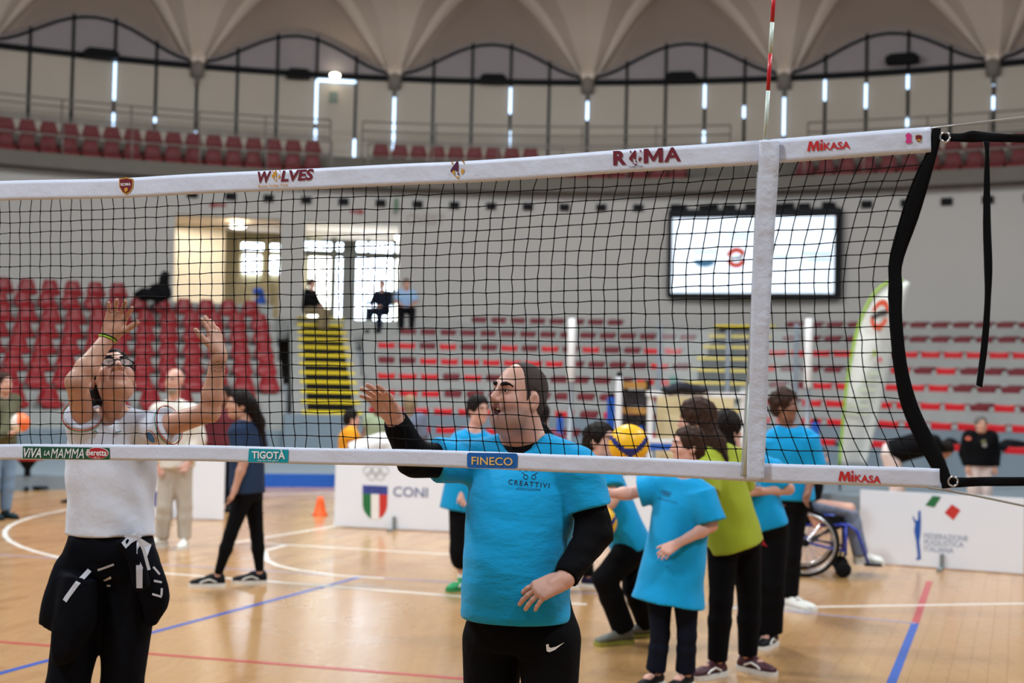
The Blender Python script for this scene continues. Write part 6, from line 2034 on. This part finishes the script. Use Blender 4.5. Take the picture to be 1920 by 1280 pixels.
# ---------------------------------------------------------------- dark haired woman in cyan tee with folded arms
d0 = 9.36
J = JP(d0, hd=(1364, 806, 0), nk=(1388, 856, .0), sa=(1372, 880, .12), sb=(1442, 878, -.06), ea=(1400, 930, .1), wa=(1412, 922, -.10), eb=(1478, 916, -.06), wb=(1408, 922, -.18),
       pl=(1430, 985, 0), ha=(1412, 1000, .02), hb=(1448, 1000, -.02), ka=(1420, 1095, .0), kb=(1448, 1095, -.05))
J['fa'] = foot(1428, d0 + (0.0)); J['fb'] = foot(1446, d0 + (0.0))
fr = nrm([0.15, -0.98, 0]); fc = nrm([0.8, 0.5, 0])
J['ta'] = V3(-0.6, -0.7, 0); J['tb'] = V3(-0.5, -0.8, 0)
q = tl((1352, 800, -.02), (1366, 835, -.05))
jw, body, js, L, A = person('dark haired woman in a cyan tee and black trousers, arms folded', J, fr, fc, 'a', 0.010, 0.98, 1.0,
    top=dict(mat=CYANB, loose=0.03, hem=-0.04, sleeve=0.8, sl_r=0.02, neck=0.01, folds=(0.004, 22)),
    bottom=dict(mat=BLK, loose=0.026, ank=0.05), hair=dict(mat=HAIRD, grow=0.022, h=0.009, extra=[(q[0], q[1], 0.055, 0.05, 0.03)]), shoes=dict(mat=SHB, sole=SOLEW, L=0.26, stripe=SOLEW),
    hands={'a': dict(n=(0, 1, 0)), 'b': dict(f=(-0.95, -0.1, 0.0), n=(0, 1, 0))})
trj = [o for o in jw.children if o.name.startswith('trousers')][0]
k_ = 9.1 / F
pts, fs = poly([(x * k_, y * k_) for x, y in ((-6, -6), (-2, -1), (-2, 5), (0, 9), (1, 5), (3, 0), (8, -5), (2, -3), (0, -1), (-3, -4))])
flat(pts, fs, at(1440, 1026, 9.1), CR, CU, -CF, M('print_red', (170, 26, 40), 0.7), trj, 'leg_emblem', surf=shell_mesh_bvh(trj), lift=0.004)

# ---------------------------------------------------------------- curly haired youth in cyan
d0 = 10.97
J = JP(d0, hd=(1472, 762, 0), nk=(1478, 802, .02), sa=(1450, 822, .05), sb=(1512, 820, -.05), ea=(1452, 880, .1), wa=(1470, 930, .0), eb=(1524, 880, -.05), wb=(1514, 925, -.18),
       pl=(1482, 938, 0), ha=(1470, 948, .02), hb=(1494, 948, -.02), ka=(1474, 1040, .0), kb=(1486, 1042, -.05))
J['fa'] = foot(1474, d0 + (0.0)); J['fb'] = foot(1484, d0 + (0.0))
fr = nrm([0.6, -0.8, 0]); fc = nrm([0.86, -0.5, 0])
J['ta'] = V3(0.6, -0.8, 0); J['tb'] = V3(0.7, -0.7, 0)
person('tall youth with a mop of curly brown hair in a cyan tee', J, fr, fc, 'c', 0.011, 0.95, 0.98,
    top=dict(mat=CYANB, loose=0.035, hem=0.0, sleeve=0.95, sl_r=0.03, sl_fl=0.02, neck=0.01, folds=(0.005, 20)),
    bottom=dict(mat=BLK, loose=0.012, ank=0.042), hair=dict(mat=HAIRB, style='curly', grow=0.02, h=0.009), shoes=dict(mat=SHW, sole=SOLEW, L=0.28))

# ---------------------------------------------------------------- crouching girl in cyan holding a ball
d0 = 9.45
J = JP(d0, hd=(1128, 826, 0), nk=(1112, 864, .02), sa=(1100, 880, .14), sb=(1140, 890, -.14), ea=(1115, 945, .1), wa=(1135, 975, -.05), eb=(1150, 935, -.22), wb=(1128, 965, -.26),
       pl=(1185, 1026, 0), ha=(1188, 1032, .12), hb=(1176, 1040, -.08), ka=(1190, 1100, .0), kb=(1134, 1085, -.18))
J['fa'] = foot(1215, d0 + 0.15); J['fb'] = foot(1170, d0 - 0.12)
J['ta'] = V3(-0.8, -0.3, 0); J['tb'] = V3(-0.85, -0.5, 0)
fr = nrm([-0.6, -0.4, -0.5]); fc = nrm([0.72, -0.66, 0.05])
q = tl((1108, 815, .06), (1100, 850, .08))
SHG = M('shoe_grey', (112, 112, 104), 0.7); SOLEY = M('sole_olive', (150, 148, 62), 0.6)
person('crouching girl in cyan tee and black trousers with dark hair', J, fr, fc, 'a', 0.011, 0.95, 0.96,
    top=dict(mat=CYANB, loose=0.03, hem=-0.04, sleeve=0.55, sl_r=0.02, neck=0.01, folds=(0.004, 22)),
    bottom=dict(mat=BLK, loose=0.028, ank=0.05), hair=dict(mat=HAIRD, grow=0.016, h=0.009, extra=[(q[0], q[1], 0.06, 0.03, 0.03), (at(1118, 820, d0 + .05), at(1128, 868, d0 - .02), 0.05, 0.02)]), shoes=dict(mat=SHG, sole=SOLEY, L=0.28))

# ---------------------------------------------------------------- person in maroon behind the man
d0 = 11.9
MAR = M('tee_maroon', (106, 34, 66), 0.85, 0.06, 8)
J = JP(d0, hd=(1012, 780, 0), nk=(1018, 812, 0), sa=(990, 828, .0), sb=(1048, 830, .0), ea=(985, 880, 0), wa=(1000, 920, -.1), eb=(1062, 885, 0), wb=(1056, 930, -.1),
       pl=(1040, 930, 0), ha=(1030, 940, 0), hb=(1052, 940, 0), ka=(1040, 1015, 0), kb=(1092, 1010, 0))
J['fa'] = foot(1040, d0 + (0.0)); J['fb'] = foot(1104, d0 + (0.0))
J['ta'] = V3(0.9, -0.3, 0); J['tb'] = V3(0.9, -0.4, 0)
person('dark haired person in a maroon tee half hidden behind the man at the net', J, (0.1, 1, 0), (0.2, 1, 0), 'a', 0.013, 0.95, 0.98, top=dict(mat=MAR, loose=0.03, hem=-0.05),
       bottom=dict(mat=BLK, loose=0.012), hair=dict(mat=HAIRD, grow=0.018, h=0.012, extra=[(at(1008, 780, d0 - .1), at(1018, 812, d0 - .12), 0.05, 0.03)]), shoes=dict(mat=M('shoe_navy_pink', (38, 34, 58), 0.6), sole=SOLEW), eyes=False)

# ---------------------------------------------------------------- boy behind the man's shoulder
d0 = 11.6
J = JP(d0, hd=(897, 768, 0), nk=(888, 808, 0), sa=(862, 826, .0), sb=(912, 828, .0), ea=(858, 880, -.05), wa=(866, 925, -.12), eb=(918, 885, 0), wb=(905, 930, -.1),
       pl=(872, 938, 0), ha=(866, 948, 0), hb=(890, 948, 0), ka=(862, 1030, -.05), kb=(895, 1030, 0))
J['fa'] = foot(868, d0 + (0.0)); J['fb'] = foot(900, d0 + (0.0))
J['ta'] = V3(-0.5, -0.85, 0); J['tb'] = V3(0.4, -0.9, 0)
bb = person('black haired boy in cyan tee and black shorts behind the man', J, (0.3, -0.95, 0), (0.6, -0.75, -0.1), 'p', 0.013, 0.92, 0.96, top=dict(mat=CYANB, loose=0.035, hem=-0.14, sleeve=0.8, sl_r=0.03, flare=0.02),
       bottom=dict(mat=BLK, loose=0.03, len=1.1, ank=0.05), hair=dict(mat=HAIRD, grow=0.018, h=0.011), shoes=dict(mat=M('shoe_green', (38, 150, 92), 0.5), sole=M('sole_green', (40, 130, 70), 0.5), stripe=SOLEW, L=0.27))[0]
for s in 'ab':
    S = SDF(*bounds([J['f' + s]], 0.16), 0.012)
    S.add(cone(J['f' + s] - ZUP * 0.04, J['f' + s] + ZUP * 0.07 + (J['k' + s] - J['f' + s]) * 0.02, 0.045, 0.044), 0)
    S.build('sock', M('sock_white', (226, 224, 220), 0.9), bb)

# ---------------------------------------------------------------- man in off-white tracksuit
d0 = 13.95
OFFW = M('tracksuit_offwhite', (214, 208, 198), 0.9, 0.05, 6, 0.2, 14); PALE = M('trousers_pale_grey', (182, 176, 166), 0.9, 0.06, 6, 0.2, 14)
J = JP(d0, hd=(327, 714, 0), nk=(326, 752, .03), sa=(297, 772, .0), sb=(358, 774, .0), ea=(290, 825, .02), wa=(300, 872, -.08), eb=(372, 825, .0), wb=(352, 868, -.12),
       pl=(328, 868, 0), ha=(315, 880, 0), hb=(341, 880, 0), ka=(308, 950, -.05), kb=(346, 948, 0))
J['fa'] = foot(304, d0 + (0.0)); J['fb'] = foot(346, d0 + (0.0))
J['ta'] = V3(-0.75, -0.65, 0); J['tb'] = V3(0.05, -1, 0)
gm = person('bald bearded man in an off-white tracksuit and white trainers', J, (-0.1, -1, 0), (-0.35, -0.93, 0), 'a', 0.014, 1.0, 1.0, top=dict(mat=OFFW, loose=0.04, hem=-0.08, sleeve=1.9, sl_r=0.02, neck=0.03, name='hoodie', folds=(0.005, 18)),
       bottom=dict(mat=PALE, loose=0.022, ank=0.045), shoes=dict(mat=SHW, sole=SOLEW, L=0.28), brow=HAIRB)[0]
A = frame3((-0.35, -0.93, 0), ZUP)
S = SDF(*bounds([J['hd']], 0.16), 0.011)
S.add(ell(J['hd'] + A[1] * 0.035 - A[2] * 0.085, V3(0.062, 0.058, 0.05), A), 0); S.sub(ell(J['hd'] + A[1] * 0.06 - A[2] * 0.01, V3(0.08, 0.09, 0.05), A), 0.01)
S.build('beard', M('beard_grey', (150, 140, 130), 0.8), gm)

# ---------------------------------------------------------------- woman in navy tee and black leggings walking left
d0 = 11.56
NVT = M('tee_navy', (22, 44, 74), 0.85, 0.06, 6, 0.2, 14)
J = JP(d0, hd=(448, 758, 0), nk=(462, 792, .02), sa=(446, 806, -.10), sb=(478, 808, .12), ea=(456, 868, -.16), wa=(440, 918, -.2), eb=(488, 870, .14), wb=(482, 918, .1),
       pl=(464, 922, 0), ha=(456, 932, -.06), hb=(474, 932, .08), ka=(432, 1002, -.1), kb=(482, 1005, .1))
J['fa'] = foot(408, d0 - 0.12); J['fb'] = foot(487, d0 + 0.1)
J['ta'] = V3(-0.95, -0.25, 0); J['tb'] = V3(-0.95, -0.2, 0)
q = tl((470, 755, .0), (486, 790, .03), (493, 835, .03))
person('woman in navy tee and black leggings with a long dark ponytail', J, (-0.95, -0.25, 0), (-0.88, -0.46, 0), 'b', 0.012, 0.96, 0.93, top=dict(mat=NVT, loose=0.03, hem=-0.02, sleeve=0.6, sl_r=0.02, folds=(0.004, 20)),
       bottom=dict(mat=BLK, loose=0.004, ank=0.03), hair=dict(mat=HAIRD, grow=0.016, h=0.011, extra=[(q[0], q[1], 0.055, 0.045, 0.03), (q[1], q[2], 0.045, 0.025, 0.03)]), shoes=dict(mat=SHB, sole=SOLEW, stripe=SOLEW, L=0.28))

# ---------------------------------------------------------------- plain standing and seated figures further back
def skel(o, yaw, H=1.7, pose='stand', lean=0.0):
    """o = floor (or seat) point; yaw 0 faces the camera, positive turns to the right of the picture"""
    k = H / 1.7
    f = np.array([math.sin(yaw), -math.cos(yaw), 0]); r = np.array([f[1], -f[0], 0])
    def W(x, y, z): return np.array(o, float) + k * (r * x + f * y + ZUP * z)
    if pose == 'stand':
        J = dict(hd=W(0, .03, 1.57), nk=W(0, 0, 1.41), sa=W(.17, 0, 1.36), sb=W(-.17, 0, 1.36), ea=W(.23, -.02, 1.1), eb=W(-.23, -.02, 1.1), wa=W(.22, .08, .87), wb=W(-.22, .08, .87),
                 pl=W(0, 0, .93), ha=W(.09, 0, .9), hb=W(-.09, 0, .9), ka=W(.1, .02, .5), kb=W(-.1, .02, .5), fa=W(.1, 0, .09), fb=W(-.1, 0, .09))
    elif pose == 'sit':
        J = dict(hd=W(0, .10, .74), nk=W(0, .05, .58), sa=W(.17, .05, .53), sb=W(-.17, .05, .53), ea=W(.24, .14, .30), eb=W(-.24, .14, .30), wa=W(.10, .34, .20), wb=W(-.10, .34, .20),
                 pl=W(0, 0, .12), ha=W(.09, .03, .10), hb=W(-.09, .03, .10), ka=W(.13, .42, .10), kb=W(-.13, .42, .10), fa=W(.12, .40, -.33), fb=W(-.12, .40, -.33))
    else:  # bending forward
        J = dict(hd=W(0, .62, 1.0), nk=W(0, .48, 1.08), sa=W(.17, .46, 1.05), sb=W(-.17, .46, 1.05), ea=W(.22, .52, .8), eb=W(-.22, .52, .8), wa=W(.14, .6, .58), wb=W(-.14, .6, .58),
                 pl=W(0, -.05, .9), ha=W(.09, -.05, .88), hb=W(-.09, -.05, .88), ka=W(.1, .04, .48), kb=W(-.1, .04, .48), fa=W(.1, -.02, .09), fb=W(-.1, -.02, .09))
    return J, f
OLIVE = M('jacket_olive', (78, 76, 54), 0.9); JEAN = M('jeans_blue', (110, 134, 160), 0.9)
J, f = skel(ground(-4, 972), 1.0, 1.68)
f6 = f
q = at(33, 796, 15.6)
J['wb'] = at(22, 812, 15.75); J['eb'] = at(2, 822, 15.9); J['wa'] = at(18, 800, 16.2); J['ea'] = at(-2, 826, 16.3)
person('person in an olive jacket and jeans holding a ball at the left edge', J, f, f, 'a', 0.016, 1.0, 1.05, top=dict(mat=OLIVE, loose=0.04, hem=-0.15, sleeve=1.9, name='jacket'), bottom=dict(mat=JEAN, loose=0.025), hair=dict(mat=HAIRB, h=0.014), shoes=dict(mat=M('shoe_dark_teal', (30, 50, 56), 0.6), sole=SHB))
J, f = skel(ground(414, 958), 0.2, 1.56)
person('person in a maroon top and dark trousers behind the ponytailed woman', J, f, (-0.3, -0.95, 0), 'c', 0.016, 1.0, 1.0, top=dict(mat=M('top_maroon', (96, 34, 42), 0.9), loose=0.03, sleeve=1.9), bottom=dict(mat=NAV, loose=0.02), hair=dict(mat=HAIRD, h=0.014), shoes=dict(mat=SHB, sole=SHB))
# seated spectators at the top of the stairs
KHAKI = M('trousers_khaki', (122, 108, 84), 0.9); LBL = M('shirt_light_blue', (140, 168, 200), 0.9); DNV = M('jacket_dark_navy', (20, 26, 40), 0.9)
def on_cyl(x, y, R): return cyl_hit(x, y, R)
def sitter(label, px, py, R, yaw, topm, botm, hairm, skin, H=1.72, **kw):
    o = on_cyl(px, py, R)
    J, f = skel(o, yaw, H, 'sit')
    T = person(label, J, f, kw.pop('face', f), skin, 0.02, 1.0, 1.05, top=dict(mat=topm, loose=0.035, hem=0.0, sleeve=kw.pop('sleeve', 1.9)), bottom=dict(mat=botm, loose=0.03), hair=dict(mat=hairm, h=0.016),
               shoes=dict(mat=SHB, sole=SHB, air=True), eyes=False, **kw)[0]
    return T
sitter('man in a black top seated side-on by the left door jamb', 577, 590, 21.2, 1.25, BLK, KHAKI, HAIRB, 'a')
sitter('man in a dark jacket seated beside the man in pale blue', 718, 592, 21.4, -0.4, DNV, DNV, HAIRB, 'a')
sitter('man in a pale blue shirt seated at the end of the top row', 760, 590, 21.4, 0.15, LBL, BLK, HAIRB, 'b', sleeve=0.9)
# crowd behind the white advertising board
J, f = skel(ground(672, 972), 1.5, 1.50, 'bend')
WTEE = M('tee_white', (216, 214, 212), 0.9)
person('person in white bending down behind the white board', J, f, (0.3, -0.3, -0.9), 'a', 0.016, 0.95, 1.0, top=dict(mat=WTEE, loose=0.04, hem=-0.1, sleeve=0.6), bottom=dict(mat=BLK, loose=0.03), hair=dict(mat=HAIRD, h=0.014), shoes=dict(mat=SHB, sole=SHB))
AMB = M('tee_amber', (226, 150, 22), 0.9)
J, f = skel(ground(652, 962), 1.8, 1.28)
person('child in an amber top behind the left end of the white board', J, f, f, 'a', 0.016, 0.95, 0.95, top=dict(mat=AMB, loose=0.04, hem=-0.1), bottom=dict(mat=BLK, loose=0.03), hair=dict(mat=HAIRD, h=0.014), shoes=dict(mat=SHB, sole=SHB))
SAGE = M('tee_sage', (140, 152, 124), 0.9); GRYB = M('jacket_blue_grey', (96, 104, 122), 0.9); BLOND = M('hair_blond', (128, 108, 84), 0.7, 0.2, 50)
J, f = skel(ground(706, 936), 0.2, 1.42)
person('person in a sage green tee standing behind the raised hand', J, f, f, 'c', 0.018, 1.0, 1.0, top=dict(mat=SAGE, loose=0.04, hem=-0.1), bottom=dict(mat=BLK, loose=0.03), hair=dict(mat=HAIRD, h=0.016, grow=0.02), shoes=dict(mat=SHB, sole=SHB))
J, f = skel(ground(764, 940), PI, 1.45)
qh = J['hd']
person('blond haired person in a blue-grey jacket, back to the camera', J, f, f, 'a', 0.018, 1.0, 1.0, top=dict(mat=GRYB, loose=0.04, hem=-0.1, sleeve=1.9), bottom=dict(mat=NAV, loose=0.03), hair=dict(mat=BLOND, h=0.016, grow=0.025, extra=[(qh - f * 0.06, qh - f * 0.08 - ZUP * 0.16, 0.07, 0.05)]), shoes=dict(mat=SHB, sole=SHB), eyes=False)
# person bending behind the boxing board, man seated in black
J, f = skel(ground(1676, 985), 1.25, 1.72, 'bend')
TROW = M('trousers_white', (206, 190, 186), 0.9)
J['hd'] = J['nk'] + f * 0.12 - ZUP * 0.12
person('person in a black jacket and pale trousers bending down behind the board', J, f, (0.3, -0.4, -0.9), 'a', 0.016, 0.95, 1.05, top=dict(mat=BLK, loose=0.05, hem=0.0, sleeve=1.9, name='jacket'), bottom=dict(mat=TROW, loose=0.03), hair=dict(mat=HAIRD, h=0.014), shoes=dict(mat=SHW, sole=SOLEW))
J, f = skel(foot(1836, 19.0, 0.0), 0.0, 1.37)
GREYH = M('hair_grey', (92, 88, 86), 0.8)
bm_ = person('grey haired person in a black jacket and pale trousers standing at the far right', J, f, f, 'b', 0.014, 0.93, 1.0, top=dict(mat=BLK, loose=0.05, hem=-0.1, sleeve=1.95, sl_r=0.03, name='jacket', neck=0.03), bottom=dict(mat=TROW, loose=0.03),
             hair=dict(mat=GREYH, h=0.012), shoes=dict(mat=SHB, sole=SOLEW))
jb = shell_mesh_bvh(bm_[2])
for x, y, c in ((1827, 824, (176, 90, 70)), (1853, 830, (86, 84, 50)), (1854, 836, (130, 128, 126))):
    k_ = 18.7 / F
    flat(np.array(circ(0, 0, 5 * k_, 4 * k_, 10)), [tuple(range(10))], at(x, y, 18.7), CR, CU, -CF, M('badge_%d' % x, c, 0.8), bm_[2], 'badge', 0.006, jb)
# wheelchair user
d0 = 13.1
CAMO = M('trousers_camo', (112, 122, 142), 0.9, 0.55, 16)
J = JP(d0, hd=(1532, 858, 0), nk=(1522, 888, 0), sa=(1502, 900, .14), sb=(1508, 902, -.16), ea=(1508, 940, .18), eb=(1508, 944, -.24), wa=(1520, 970, .2), wb=(1524, 972, -.26),
       pl=(1508, 948, 0), ha=(1512, 946, .1), hb=(1512, 946, -.1), ka=(1594, 952, .1), kb=(1592, 956, -.1), fa=(1612, 1036, .1), fb=(1614, 1040, -.1))
J['ta'] = V3(1, -0.1, 0); J['tb'] = V3(1, -0.25, 0)
person('person in a black top and camouflage trousers sitting in the wheelchair', J, (0.95, -0.2, 0), (0.95, -0.3, 0), 'a', 0.012, 0.92, 0.95, top=dict(mat=BLK, loose=0.03, hem=-0.05, sleeve=1.85), bottom=dict(mat=CAMO, loose=0.022, h=0.012, ank=0.05),
       hair=dict(mat=HAIRB, h=0.011), shoes=dict(mat=SHW, sole=SOLEW, air=True, L=0.27), hands={'a': dict(n=(0, 1, 0)), 'b': dict(n=(0, 1, 0), f=(0.5, -0.2, -0.8))})
